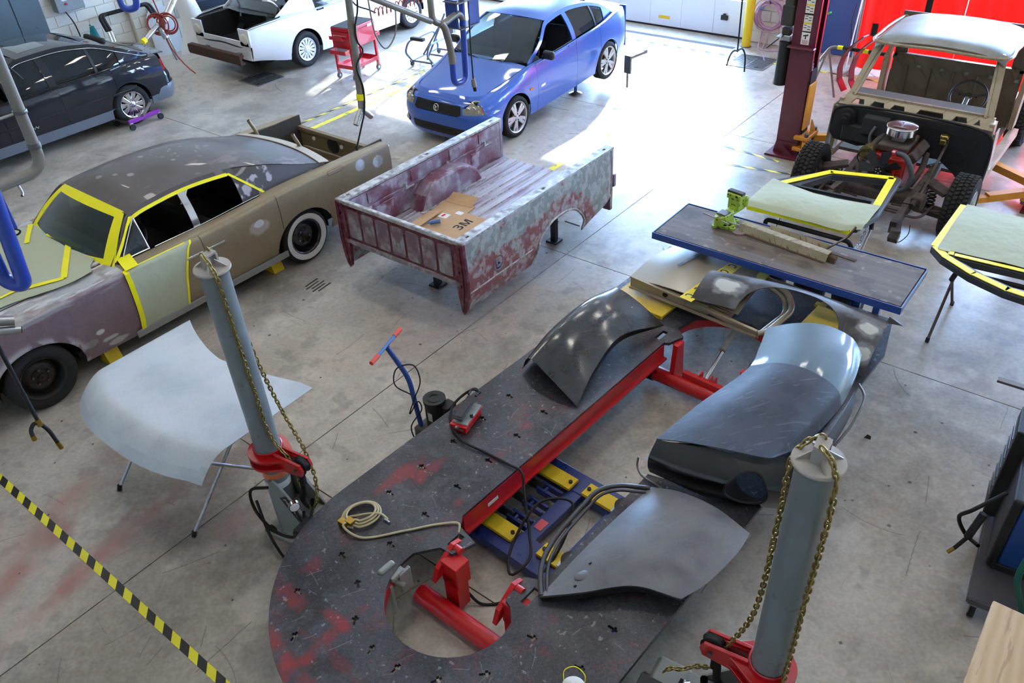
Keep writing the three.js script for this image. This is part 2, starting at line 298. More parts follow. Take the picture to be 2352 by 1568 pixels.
// fluorescent fittings
M.tubeGlow = std(0xffffff, 0.5, 0, { emissive: new THREE.Color().setRGB(1, 0.97, 0.92), emissiveIntensity: 5 });
LAMPS.forEach(([x, z]) => {
  const t = thing('ceiling_light', 'white fluorescent strip light hanging under the ceiling', 'light', [x, CEIL - 0.35, z], 0, 'fluorescent strip lights in rows under the ceiling');
  part('housing', rb(1.25, 0.09, 0.34, 0, 0.06, 0, 0.01), M.white, t); part('diffuser', rb(1.2, 0.02, 0.3, 0, 0.008, 0, 0.004), M.tubeGlow, t);
  for (const q of [-0.5, 0.5]) part('hanger', cy(V(q, 0.1, 0), V(q, 0.35, 0), 0.006, 0.006, 6), M.zinc, t);
  const l = new THREE.RectAreaLight(new THREE.Color().setRGB(1, 0.95, 0.87), LAMP_POWER, 1.2, 0.3); l.position.set(0, -0.012, 0); l.rotation.x = -Math.PI / 2; t.add(l);
});
// grates
function grate(x, z, w, d, label, turn = 0) {
  const t = thing('drain_grate', label, 'drain', [x, 0, z], turn); const g = [bx(w, 0.012, 0.025, 0, 0.006, -d / 2), bx(w, 0.012, 0.025, 0, 0.006, d / 2)];
  part('frame', [...g, bx(0.025, 0.012, d, -w / 2, 0.006, 0), bx(0.025, 0.012, d, w / 2, 0.006, 0), bx(0.02, 0.012, d, 0, 0.006, 0)], M.zinc, t);
  part('pit', bx(w, 0.004, d, 0, 0.002, 0), M.dark, t);
  for (let i = 1; i < 14; i++) { const o = part('bar', bx(w, 0.01, d / 14 * 0.45, 0, 0.006, -d / 2 + d * i / 14), M.zinc, t); }
}
grate(-5.87, -14.25, 0.7, 0.68, 'square steel floor drain grate between yellow bollard and maroon lift post');
grate(-13.25, -8.95, 0.6, 0.6, 'steel floor drain grate on the floor behind the white car');
{ const t = thing('slot_drain', 'row of short dark slots in the bare floor between tan car and truck bed', 'drain', [-6.76, 0, -4.68], 0.1); for (let i = 0; i < 5; i++) part('slot', rb(0.022, 0.003, 0.2, -0.1 + i * 0.05, 0.0014, (i % 2) * 0.04, 0.001), M.steel, t); }
part('trench', bx(3.4, 0.004, 0.12, -8.2, 0.002, -14.85), M.steel, floor);
// ---------- vehicle helpers: local frame has the front towards +z, the left side at +x ----------
function side(g) { g = fin(g); const p = g.attributes.position, u = g.attributes.uv; for (let i = 0; i < p.count; i++) u.setXY(i, p.getZ(i), p.getY(i)); return g; }
function topv(g) { g = fin(g); const p = g.attributes.position, u = g.attributes.uv; for (let i = 0; i < p.count; i++) u.setXY(i, p.getX(i), p.getZ(i)); return g; }
const toX = g => g.rotateZ(-Math.PI / 2); // lathe axis y -> +x
function tireGeo(r, w, rimR, grooves = 3) {
  const h = w / 2, p = [[rimR - 0.012, -h * 0.7], [rimR + 0.012, -h * 0.86], [lerp(rimR, r, 0.45), -h], [r - 0.03, -h * 0.97], [r - 0.008, -h * 0.82]];
  const n = grooves; for (let i = 0; i < n; i++) { const c = lerp(-0.5, 0.5, n > 1 ? i / (n - 1) : 0.5) * w * 0.62; p.push([r, c - 0.009], [r - 0.009, c - 0.006], [r - 0.009, c + 0.006], [r, c + 0.009]); }
  p.push([r - 0.008, h * 0.82], [r - 0.03, h * 0.97], [lerp(rimR, r, 0.45), h], [rimR + 0.012, h * 0.86], [rimR - 0.012, h * 0.7]);
  return toX(toCreasedNormals(lathe(p, 48), 0.6));
}
function lugs(r, w, count, rows) {
  const g = []; for (let k = 0; k < rows; k++) for (let i = 0; i < count; i++) { const b = rb(w / rows * 0.82, 0.02, 6.283 * r / count * 0.66, 0, 0, 0, 0.003, 1); b.rotateY((k % 2 ? 1 : -1) * 0.35); const a = (i + (k % 2) * 0.5 + (k > 1 ? 0.25 : 0)) / count * Math.PI * 2; b.translate((k - (rows - 1) / 2) * w / rows, r, 0).rotateX(a); g.push(b); } return g;
}
// wheel with its outer face at +x; returns a group
function wheel(kind, parent, x, y, z, r, w, s = 1, spin = 0) {
  const o = new THREE.Group(); o.name = 'wheel'; o.position.set(x, y, z); o.scale.x = s; o.rotation.x = spin; parent.add(o);
  const h = w / 2, rim = { steel: 0.2, white: 0.2, alloy: 0.225, cap: 0.205, chrome: 0.2, truck: 0.2 }[kind];
  part('tire', kind === 'truck' ? [tireGeo(r - 0.01, w, rim, 1)] : [tireGeo(r, w, rim)], M.tire, o);
  if (kind === 'truck') part('tread', lugs(r - 0.006, w * 0.86, 44, 4), M.tread, o).userData.kind = 'stuff';
  const barrel = (m) => part('rim', toX(lathe([[rim - 0.015, -h * 0.7], [rim - 0.012, h * 0.2], [rim + 0.004, h * 0.6], [rim + 0.016, h * 0.9], [rim + 0.012, h * 0.96], [rim - 0.006, h * 0.84], [rim - 0.02, h * 0.5], [rim - 0.03, -h * 0.6]], 40)), m, o);
  if (kind === 'steel' || kind === 'white') {
    const m = kind === 'steel' ? std(0x2a2827, 0.6, 0.4, { roughnessMap: grime }) : phy(0x121318, 0.25, 0.2, { clearcoat: 0.6 }); barrel(m);
    part('disc', toX(lathe([[0.001, h * 0.42], [0.05, h * 0.42], [0.056, h * 0.3], [0.075, h * 0.32], [0.1, h * 0.5], [0.13, h * 0.46], [0.15, h * 0.2], [rim - 0.01, h * 0.1]], 36)), m, o);
    part('hub', [toX(cyl(0.034, 0.05, 0, h * 0.5, 0, 18)), toX(cyl(0.014, 0.02, 0, h * 0.5 + 0.03, 0, 12))], std(0x3a2f2a, 0.6, 0.5), o);
    for (let i = 0; i < 5; i++) { const a = i * 1.2566; part('lug_nut', toX(cyl(0.011, 0.025, 0, 0, 0, 6)).translate(h * 0.45, 0.075 * Math.cos(a), 0.075 * Math.sin(a)), M.steel, o); }
    if (kind === 'white') part('whitewall', toX(lathe([[rim + 0.018, h * 0.9], [rim + 0.022, h * 0.96], [lerp(rim, r, 0.45), h * 1.015], [lerp(rim, r, 0.66), h * 1.02], [lerp(rim, r, 0.67), h * 0.99]], 48)), M.whiteWall, o);
  } else if (kind === 'alloy') {
    barrel(M.alu); part('brake_disc', toX(cyl(0.13, 0.02, 0, h * 0.05, 0, 30)), M.steel, o);
    const s1 = shape([[-0.026, 0.04], [-0.042, 0.12], [-0.058, rim - 0.012], [-0.014, rim - 0.008], [-0.008, 0.15], [0.008, 0.15], [0.014, rim - 0.008], [0.058, rim - 0.012], [0.042, 0.12], [0.026, 0.04]]);
    for (let i = 0; i < 5; i++) { const g = ext(s1, 0.022, 0.006).rotateY(Math.PI / 2).translate(h * 0.55, 0, 0).rotateX(i * 1.2566); part('spoke', g, M.alu, o); }
    part('hub', toX(lathe([[0.001, h * 0.9], [0.03, h * 0.9], [0.034, h * 0.8], [0.07, h * 0.76], [0.075, h * 0.4]], 28)), M.alu, o);
    for (let i = 0; i < 5; i++) { const a = i * 1.2566 + 0.63; part('lug_nut', toX(cyl(0.01, 0.02, 0, 0, 0, 6)).translate(h * 0.8, 0.05 * Math.cos(a), 0.05 * Math.sin(a)), M.dark, o); }
  } else if (kind === 'cap') {
    barrel(M.dark); const m = std(0xd4d6d8, 0.4, 0.2);
    part('hubcap', toX(lathe([[0.001, h * 0.98], [0.05, h * 0.96], [0.056, h * 0.88], [0.075, h * 0.86], [0.08, h * 0.78]], 36)), m, o);
    const s1 = shape([[-0.013, 0.075], [-0.024, rim - 0.02], [0.024, rim - 0.02], [0.013, 0.075]]);
    for (let i = 0; i < 14; i++) part('spoke', ext(s1, 0.012, 0.003, 3).rotateY(Math.PI / 2).translate(h * 0.74, 0, 0).rotateX(i * Math.PI / 7), m, o);
    part('cap_ring', toX(lathe([[rim - 0.03, h * 0.72], [rim - 0.028, h * 0.84], [rim + 0.004, h * 0.97], [rim + 0.01, h * 0.9], [rim - 0.005, h * 0.72]], 40)), m, o);
    part('cap_back', toX(cyl(rim - 0.02, 0.01, 0, h * 0.45, 0, 30)), M.dark, o);
  } else if (kind === 'chrome') {
    barrel(M.chrome); part('cap_back', toX(cyl(rim - 0.02, 0.01, 0, h * 0.3, 0, 30)), M.dark, o);
    const s1 = shape([[-0.018, 0.06], [-0.036, rim - 0.012], [0.036, rim - 0.012], [0.018, 0.06]]);
    for (let i = 0; i < 10; i++) part('spoke', ext(s1, 0.016, 0.008, 3).rotateY(Math.PI / 2).translate(h * 0.5, 0, 0).rotateX(i * Math.PI / 5), M.chrome, o);
    part('hub', toX(lathe([[0.001, h * 0.92], [0.045, h * 0.88], [0.06, h * 0.7], [0.075, h * 0.5]], 28)), M.chrome, o);
  } else {
    barrel(M.alu); part('disc', toX(lathe([[0.001, h * 0.2], [0.06, h * 0.2], [0.07, h * 0.1], [rim - 0.01, 0]], 30)), M.alu, o);
  }
  return o;
}
// body surface from stations [z, [[x,y]...]]: S(z, v), v counts section points from sill to centre line
function loft(st) {
  const n = st[0][1].length, sorted = [...st].sort((a, b) => a[0] - b[0]);
  const X = [], Y = []; for (let i = 0; i < n; i++) { X.push(curve(sorted.map(s => [s[0], s[1][i][0]]))); Y.push(curve(sorted.map(s => [s[0], s[1][i][1]]))); }
  const cr = (a, b, c, d, t) => 0.5 * (2 * b + (c - a) * t + (2 * a - 5 * b + 4 * c - d) * t * t + (3 * b - a - 3 * c + d) * t * t * t);
  const S = (z, v) => {
    v = clamp(v, 0, n - 1); let i = Math.min(n - 2, Math.floor(v)); const t = v - i, f = (A, m) => { const b = A[i](z), c = A[i + 1](z), a = i > 0 ? A[i - 1](z) : 2 * b - c, d = i < n - 2 ? A[i + 2](z) : (m ? -A[n - 2](z) : A[n - 2](z)); return cr(a, b, c, d, t); };
    return V(f(X, 1), f(Y, 0), z);
  };
  S.v = (z, y, hi = 3) => { let a = 0, b = hi; for (let k = 0; k < 18; k++) { const m = (a + b) / 2; if (S(z, m).y < y) a = m; else b = m; } return (a + b) / 2; };
  return S;
}
// u samples from z0 down to z1 (descending), denser where a wheel arch [zc, r] begins
function zs(z0, z1, step = 0.06, extra = []) { const n = Math.max(2, Math.ceil(Math.abs(z0 - z1) / step)), l = span(z0, z1, n); for (const e of extra) if ((e - z0) * (e - z1) < 0) l.push(e - 1e-4, e + 1e-4); return l.sort((a, b) => b - a); }
function both(name, g, m, parent, label) { const a = part(name, g, m, parent, label), b = part(name, mirX(a.geometry), m, parent, label); return [a, b]; }
function seat(parent, x, y, z, w, m, tilt = 0.25, h = 0.6) {
  part('seat', [rb(w, 0.16, 0.5, x, y + 0.08, z, 0.05, 3), rb(w * 0.92, h, 0.14, 0, h / 2, 0, 0.05, 3).rotateX(-tilt).translate(x, y + 0.12, z - 0.24), rb(w * 0.45, 0.2, 0.1, 0, h + 0.12, 0, 0.04, 3).rotateX(-tilt).translate(x, y + 0.12, z - 0.24)], m, parent);
}
function steering(parent, x, y, z, tilt, r = 0.19, m = M.black) {
  const g = [new THREE.TorusGeometry(r, 0.014, 8, 36), cyl(0.045, 0.04, 0, 0, 0, 16).rotateX(Math.PI / 2)]; for (const a of [0.3, Math.PI - 0.3, -Math.PI / 2]) g.push(beam(V(0.03 * Math.cos(a), 0.03 * Math.sin(a), 0), V(r * Math.cos(a), r * Math.sin(a), 0), 0.03, 0.01, V(0, 0, 1)));
  const o = part('steering_wheel', g, m, parent); o.position.set(x, y, z); o.rotation.x = tilt; return o;
}
// cabin over the body: glass, pillars, roof
function cabin(o, c, paint, glass, trim = M.black) {
  const top = curve(c.top), belt = curve(c.belt), bx_ = curve(c.beltX), railY = c.railY, rx = c.railX;
  const G = (z, y) => { const b = belt(z), t = clamp((y - b) / (railY - b)); return V(lerp(bx_(z), rx, t) + 0.03 * Math.sin(t * Math.PI), y, z); };
  for (const [a, b, name] of c.windows) both('side_window', side(patch((z, y) => { const p = G(z, y); p.x -= 0.014; return p; }, zs(a, b, 0.05), z => belt(z) - 0.01, z => Math.max(belt(z) + 0.004, top(z) - (c.rail || 0.055)), 8, 0.004)), glass, o);
  for (const [a, b, m] of c.pillars) both('pillar', patch(G, zs(a, b, 0.03), z => belt(z) - 0.02, z => Math.max(belt(z) - 0.015, top(z) - 0.01), 6, 0.02), m || paint, o);
  both('roof_rail', patch(G, zs(c.railZ[0], c.railZ[1], 0.04), z => Math.max(belt(z) - 0.02, top(z) - (c.rail || 0.055)), z => Math.max(belt(z) - 0.01, top(z)), 3, 0.02), paint, o);
  const [r0, r1] = c.roof, w = z => G(z, top(z)).x;
  const roofY = (x, z) => top(z) + c.crown * (1 - Math.pow(Math.abs(x) / w(z), 2.2)) * Math.min(1, 0.35 + 3 * (c.rearFull ? r0 - z : Math.min(r0 - z, z - r1)));
  part('roof', patch((z, k) => { const x = k * w(z); return V(x, roofY(x, z), z); }, zs(r0, r1, 0.07), 1, -1, 18, 0.012), paint, o);
  const sheet = (A, B) => (u, v) => { const a = V(u * A.x, A.y, A.z + A.c * (1 - u * u)), b = V(u * B.x, B.y + (B.k || 0) * (1 - u * u), B.z + B.c * (1 - u * u)); const p = a.lerp(b, v); p.y += 0.025 * Math.sin(v * Math.PI); return p; };
  c.ws && part('windshield', patch(sheet(...c.ws), span(1, -1, 16), 0, 1, 8, 0.004), glass, o);
  c.rw && part('rear_window', patch(sheet(...c.rw), span(-1, 1, 16), 0, 1, 8, 0.004), glass, o);
  return { G, top, belt, sheet, roofY };
}
// ---------- generic four-door sedan panels ----------
function sedan(o, s) {
  const S = s.S, A = (z) => { for (const [zc, yc, r, rz] of s.arch) { const d = (z - zc) / (rz || r); if (Math.abs(d) < 1) return yc + r * Math.sqrt(1 - d * d); } return -1; };
  const ends = s.arch.flatMap(([zc, , r, rz]) => [zc - (rz || r), zc + (rz || r)]), vm = s.vTop;
  const low = (v0) => z => { const a = A(z); return a > 0 ? Math.max(v0, S.v(z, a, vm)) : v0; };
  const pan = (name, z0, z1, v0, v1, m, t = 0.012) => both(name, side(patch(S, zs(z0 - 0.003, z1 + 0.003, 0.05, ends), low(v0), v1, 14, t)), m, o);
  const [f0, d0, d1, d2, q1] = s.z;
  pan('fender', f0, d0, s.v0, vm, s.paint); pan('front_door', d0, d1, s.v0, vm, s.paint); pan('rear_door', d1, d2, s.v0, vm, s.paint); pan('quarter_panel', d2, q1, s.v0, vm, s.paint);
  if (s.v0 > 0) { both('cladding', side(patch(S, zs(f0, q1, 0.05, ends), z => { const a = A(z); return a > 0 ? Math.min(s.v0 - 0.01, S.v(z, a, vm)) : 0; }, s.v0 - 0.01, 5, 0.015)), s.clad, o); }
  for (const [zc, yc, r, rz] of s.arch) { // arch lips and dark wheel housings
    both('arch_lip', tube(span(0.02, 0.98, 18).map(k => { const a = Math.PI * k, z = zc + (rz || r) * Math.cos(a), y = yc + r * Math.sin(a); const p = S(z, S.v(z, Math.max(y, 0.24), vm)); return V(p.x - 0.008, y, z); }), 0.009, 36, false, 6), s.paint, o);
    both('wheel_housing', new THREE.CylinderGeometry(r + 0.012, r + 0.012, 0.34, 24, 1, true, -Math.PI / 2 - 0.1, Math.PI + 0.2).rotateX(-Math.PI / 2).rotateY(Math.PI / 2).translate(s.hw - 0.24, yc, zc), M.dark, o);
  }
  const top = (name, z0, z1, ve, m, vmax = s.n) => part(name, topv(patch((z, k) => { const p = S(z, lerp(vmax, ve, Math.abs(k))); if (k < 0) p.x *= -1; return p; }, zs(z0, z1, 0.06), 1, -1, 24, 0.012)), m, o);
  if (s.hood) top('hood', s.hood[0], s.hood[1], vm + 0.04, s.paint);
  if (s.deck) top('trunk_lid', s.deck[0], s.deck[1], vm + 0.04, s.paint);
  part('underbody', [bx(s.hw * 1.36, 0.16, f0 - q1 - 0.5, 0, 0.3, (f0 + q1) / 2), bx(s.hw * 1.2, 0.32, f0 - d0 - 0.35, 0, 0.5, (f0 + d0) / 2 - 0.05)], M.dark, o);
  return { pan, top, A, low };
}
function gaps(o, S, list, vm) { // door pulls: recessed cup and bar handle at [z, v]
  for (const [z, v] of list) { const p = S(z, v); both('door_handle', [rb(0.018, 0.022, 0.17, p.x + 0.012, p.y, z, 0.008, 2), rb(0.012, 0.03, 0.03, p.x + 0.002, p.y, z + 0.07, 0.004), rb(0.012, 0.03, 0.03, p.x + 0.002, p.y, z - 0.07, 0.004)], o.userData.handle || M.black, o); }
}
// wrap-around bumper surface: plan super-ellipse, profile of [y, outward offset]
function wrap(hw, z0, len, prof, dir = 1, n = 0.62) {
  const f = curve(prof); return (th, y) => { const c = Math.cos(th), s = Math.sin(th), k = 1 + f(y); return V(hw * k * Math.sign(s) * Math.pow(Math.abs(s), n), y, z0 + dir * (len + f(y) * hw) * Math.pow(Math.max(c, 0), n)); };
}
// ---------- blue sedan ----------
{
  const o = thing('sedan_car', 'blue four-door sedan with its rear end raised on a stand', 'car', [-8.28, 0.06, -10.605], 0.018); o.rotation.order = 'YXZ'; o.rotation.x = 0.046;
  const flakes = rep(dtex(256, 256, (u, v) => { const k = 225 + 30 * vn(u * 128, v * 128, 128); return [k, k, k]; }), 0.4);
  const paint = phy(0x2c63c6, 0.36, 0.15, { clearcoat: 1, clearcoatRoughness: 0.06, map: flakes }); o.userData.paint = undefined; delete o.userData.paint;
  const S = loft([[2.12, [[.56, .25], [.62, .42], [.63, .55], [.60, .66], [.45, .69], [0, .72]]], [1.95, [[.74, .22], [.78, .4], [.78, .58], [.73, .71], [.56, .755], [0, .78]]], [1.3, [[.80, .2], [.845, .42], [.85, .62], [.80, .80], [.66, .86], [0, .90]]],
  [.75, [[.81, .2], [.85, .45], [.855, .70], [.825, .90], [.74, .955], [0, .995]]], [0, [[.81, .2], [.85, .45], [.855, .72], [.83, .92], [.80, .965], [0, .97]]], [-1.0, [[.80, .2], [.85, .45], [.855, .74], [.83, .95], [.79, .99], [0, 1.0]]],
  [-1.75, [[.78, .24], [.82, .45], [.82, .74], [.775, .98], [.68, 1.02], [0, 1.04]]], [-2.12, [[.66, .3], [.71, .45], [.72, .72], [.68, .95], [.56, .99], [0, 1.01]]]]);
  const s = { S, arch: [[1.305, .31, .365], [-1.305, .31, .36]], z: [1.98, .755, -.345, -1.06, -2.0], v0: 0, vTop: 3.9, n: 5, hw: .85, paint, clad: paint, hood: [2.1, .9], deck: [-1.62, -2.12] };
  const k = sedan(o, s);
  const c = { top: [[-1.64, 1.02], [-1.2, 1.27], [-.9, 1.35], [-.4, 1.395], [.1, 1.365], [.45, 1.17], [.84, .955]], belt: [[-1.64, 1.01], [-1.0, .995], [.84, .95]], beltX: [[-1.64, .70], [-1, .79], [0, .80], [.84, .745]], railX: .55, railY: 1.395, rail: .05, windows: [[-.41, -.98], [-1.02, -1.3]], pillars: [[-.3, -.4], [-.98, -1.02, M.black], [-1.3, -1.62]], railZ: [.84, -1.62], roof: [.12, -1.12], crown: .035, ws: [{ x: .74, y: .955, z: .80, c: .2 }, { x: .535, y: 1.36, z: .11, c: .06, k: .012 }], rw: [{ x: .66, y: 1.015, z: -1.62, c: -.1 }, { x: .52, y: 1.3, z: -1.11, c: -.04, k: .012 }] };
  const cb = cabin(o, c, paint, M.tint);
  part('window_trim', [tube(span(.5, -.3, 10).map(z => { const p = cb.G(z, cb.belt(z)); return V(p.x + .004, p.y - .01, z); }), .012, 20, false, 6), tube(span(-.41, -1.45, 10).map(z => { const p = cb.G(z, cb.belt(z)); return V(p.x + .004, p.y - .01, z); }), .012, 20, false, 6)].slice(0, 1), M.black, o);
  // nose: bumper skin, grille, lamps
  const F = wrap(.82, 1.66, .52, [[.17, -.05], [.24, .0], [.4, .02], [.5, .024], [.56, .008], [.62, -.03], [.68, -.065], [.74, -.12], [.8, -.2]]);
  const up = (a) => .56 + .17 * sst(.35, .6, Math.abs(a)) * 0, Q = Math.PI / 2;
  part('front_bumper', [patch(F, span(-Q, Q, 48), .17, .56, 12, .01), patch(F, span(-Q, -.98, 6), .55, .62, 3, .01), patch(F, span(.98, Q, 6), .55, .62, 3, .01), patch(F, span(-.98, -.42, 8), .555, a => .6 + .02 * Math.cos(a), 3, .01), patch(F, span(.42, .98, 8), .555, a => .6 + .02 * Math.cos(a), 3, .01), patch(F, span(-.46, .46, 14), .69, .745, 3, .01), patch(F, span(-.5, -.34, 4), .56, .72, 6, .01), patch(F, span(.34, .5, 4), .56, .72, 6, .01)], paint, o);
  const gr = (a, y) => { const p = F(a, y); p.z += .006; return p; };
  part('nose_skin', patch((a, y) => { const p = F(a, y); p.z -= .03; p.x *= .985; return p; }, span(-1.5, 1.5, 40), .5, .8, 10, .006), paint, o); part('grille', [patch((a, y) => { const p = F(a, y); p.z += .002; return p; }, span(-.4, .4, 14), a => .57 + .1 * Math.max(0, Math.abs(a) - .3), .7, 6, .006), ...span(-.38, .38, 16).map(a => tube(span(.585, .695, 4).map(y => { const p = F(a, y); p.z += .006; return p; }), .003, 6, false, 4)), ...span(.59, .69, 6).map(y => tube(span(-.38, .38, 10).map(a => { const p = F(a, y); p.z += .006; return p; }), .003, 16, false, 4))], M.black, o);
  { const e = part('emblem', [new THREE.TorusGeometry(.05, .006, 8, 32), tube([[-.043, .02, 0], [-.02, .022, 0], [0, -.012, .004], [.02, .022, 0], [.043, .02, 0]], .0065, 20, false, 6), tube([[-.04, .018, 0], [-.02, -.02, 0], [0, -.045, 0]], .004, 8, false, 6), tube([[.04, .018, 0], [.02, -.02, 0], [0, -.045, 0]], .004, 8, false, 6)], M.chrome, o); const p = F(0, .635); e.position.set(p.x, p.y, p.z + .016); e.rotation.x = -.3; }
  const big = (a, y) => { const p = F(a, y); p.z += .004; p.x *= 1.004; return p; };
  part('lower_intake', [patch(big, span(-.46, .46, 18), .255, a => .39 - .03 * Math.abs(a), 4, .004), ...span(.28, .37, 4).map(y => tube(span(-.44, .44, 14).map(a => big(a, y)), .006, 24, false, 4))], M.black, o);
  const lampIn = std(0x8f928c, .25, .8), lens = phy(0xf1efe2, .08, 0, { transmission: .85, thickness: 0, roughness: .1 }), orange = std(0xd9761d, .25);
  for (const sg of [1, -1]) {
    const L0 = span(.46, 1.24, 14), lo = a => .6 - .01 * (Math.abs(a) - .5), hi = a => .67 + .095 * sst(.46, .85, Math.abs(a)) - .035 * sst(.95, 1.25, Math.abs(a));
    const h = part('headlight', patch((a, y) => { const p = F(a * sg, y); p.z -= .005; return p; }, L0, lo, hi, 6, .01), lampIn, o);
    part('lens', patch((a, y) => { const p = F(a * sg, y); p.z += .014; p.x *= 1.008; return p; }, L0, lo, hi, 6, .004), lens, h);
    part('bulb', [.6, .76].map(a => { const p = F(a * sg, .66); return new THREE.SphereGeometry(.042, 16, 10).scale(1, 1, .4).translate(p.x, p.y, p.z - .005); })[0], M.chrome, h); part('bulb', (() => { const p = F(.78 * sg, .665); return new THREE.SphereGeometry(.045, 16, 10).scale(1, 1, .4).translate(p.x, p.y, p.z - .005); })(), M.chrome, h);
    part('turn_signal', patch((a, y) => { const p = F(a * sg, y); p.z += .012; p.x *= 1.008; return p; }, span(1.04, 1.23, 5), a => lo(a) + .004, a => hi(a) - .004, 4, .01), orange, h);
    const f = F(.78 * sg, .34); part('fog_light', [new THREE.SphereGeometry(.05, 18, 10).scale(1, 1, .45).translate(f.x, f.y, f.z - .004)], phy(0xd8d6cc, .1, .3, { clearcoat: 1 }), o);
    part('fog_bezel', new THREE.TorusGeometry(.055, .008, 8, 24).rotateY(sg * .6).translate(f.x, f.y, f.z), M.black, o);
  }
  both('side_marker', rb(.012, .032, .075, .862, .62, .93, .006), orange, o);
  both('badge', rb(.004, .035, .11, .858, .575, .62, .002), M.chrome, o);
  o.userData.handle = paint; gaps(o, S, [[-.2, 3.05], [-.98, 3.15]]); delete o.userData.handle;
  both('mirror', [rb(.2, .13, .1, .93, 1.02, .55, .045, 3), rb(.06, .05, .06, .83, .975, .55, .015)], M.black, o);
  // rear bumper gone on the near side: bare absorber, tail lamps
  const T = wrap(.80, -1.66, .5, [[.24, 0], [.4, .02], [.55, .02], [.66, -.01]], -1);
  part('rear_bumper_beam', [bx(1.2, .1, .06, 0, .5, -2.16), bx(.06, .08, .2, .5, .5, -2.08), bx(.06, .08, .2, -.5, .5, -2.08)], M.steel, o);
  part('rear_panel', patch((x, y) => V(x * .7, y, -2.12 + .04 * (1 - x * x)), span(1, -1, 10), .3, .99, 6, .01), paint, o);
  both('tail_light', rb(.16, .2, .08, .58, .8, -2.12, .03, 2), std(0x8f1018, .2), o);
  // cabin contents
  part('dashboard', [rb(1.4, .22, .4, 0, .84, .62, .08, 3), rb(1.36, .5, .12, 0, .55, .6, .02)], M.interior, o); part('cabin_floor', [bx(1.4, .05, 2.2, 0, .3, -.4), bx(1.36, .4, .06, 0, .6, -1.5)], M.interior, o);
  seat(o, .36, .36, -.2, .48, M.interior); seat(o, -.36, .36, -.2, .48, M.interior); seat(o, 0, .36, -1.05, 1.2, M.interior);
  steering(o, .36, .88, .3, -.5); part('inspection_sticker', [rb(.05, .05, .002, .26, 1.0, .86, .001), rb(.05, .05, .002, .33, 1.0, .85, .001)].slice(0, 1), std(0xe8e04a, .5), o);
  both('wiper', [tube([[.1, .965, .98], [.4, .99, .93], [.66, .985, .84]], .008, 16, false, 5)], M.black, o);
  part('engine_bay', [bx(1.3, .5, 1.1, 0, .5, 1.45)], M.dark, o);
  for (const [x, z] of [[1, 1.305], [-1, 1.305], [1, -1.305], [-1, -1.305]]) wheel('alloy', o, x * .75, .31, z, .312, .2, x, .3 + z);
}
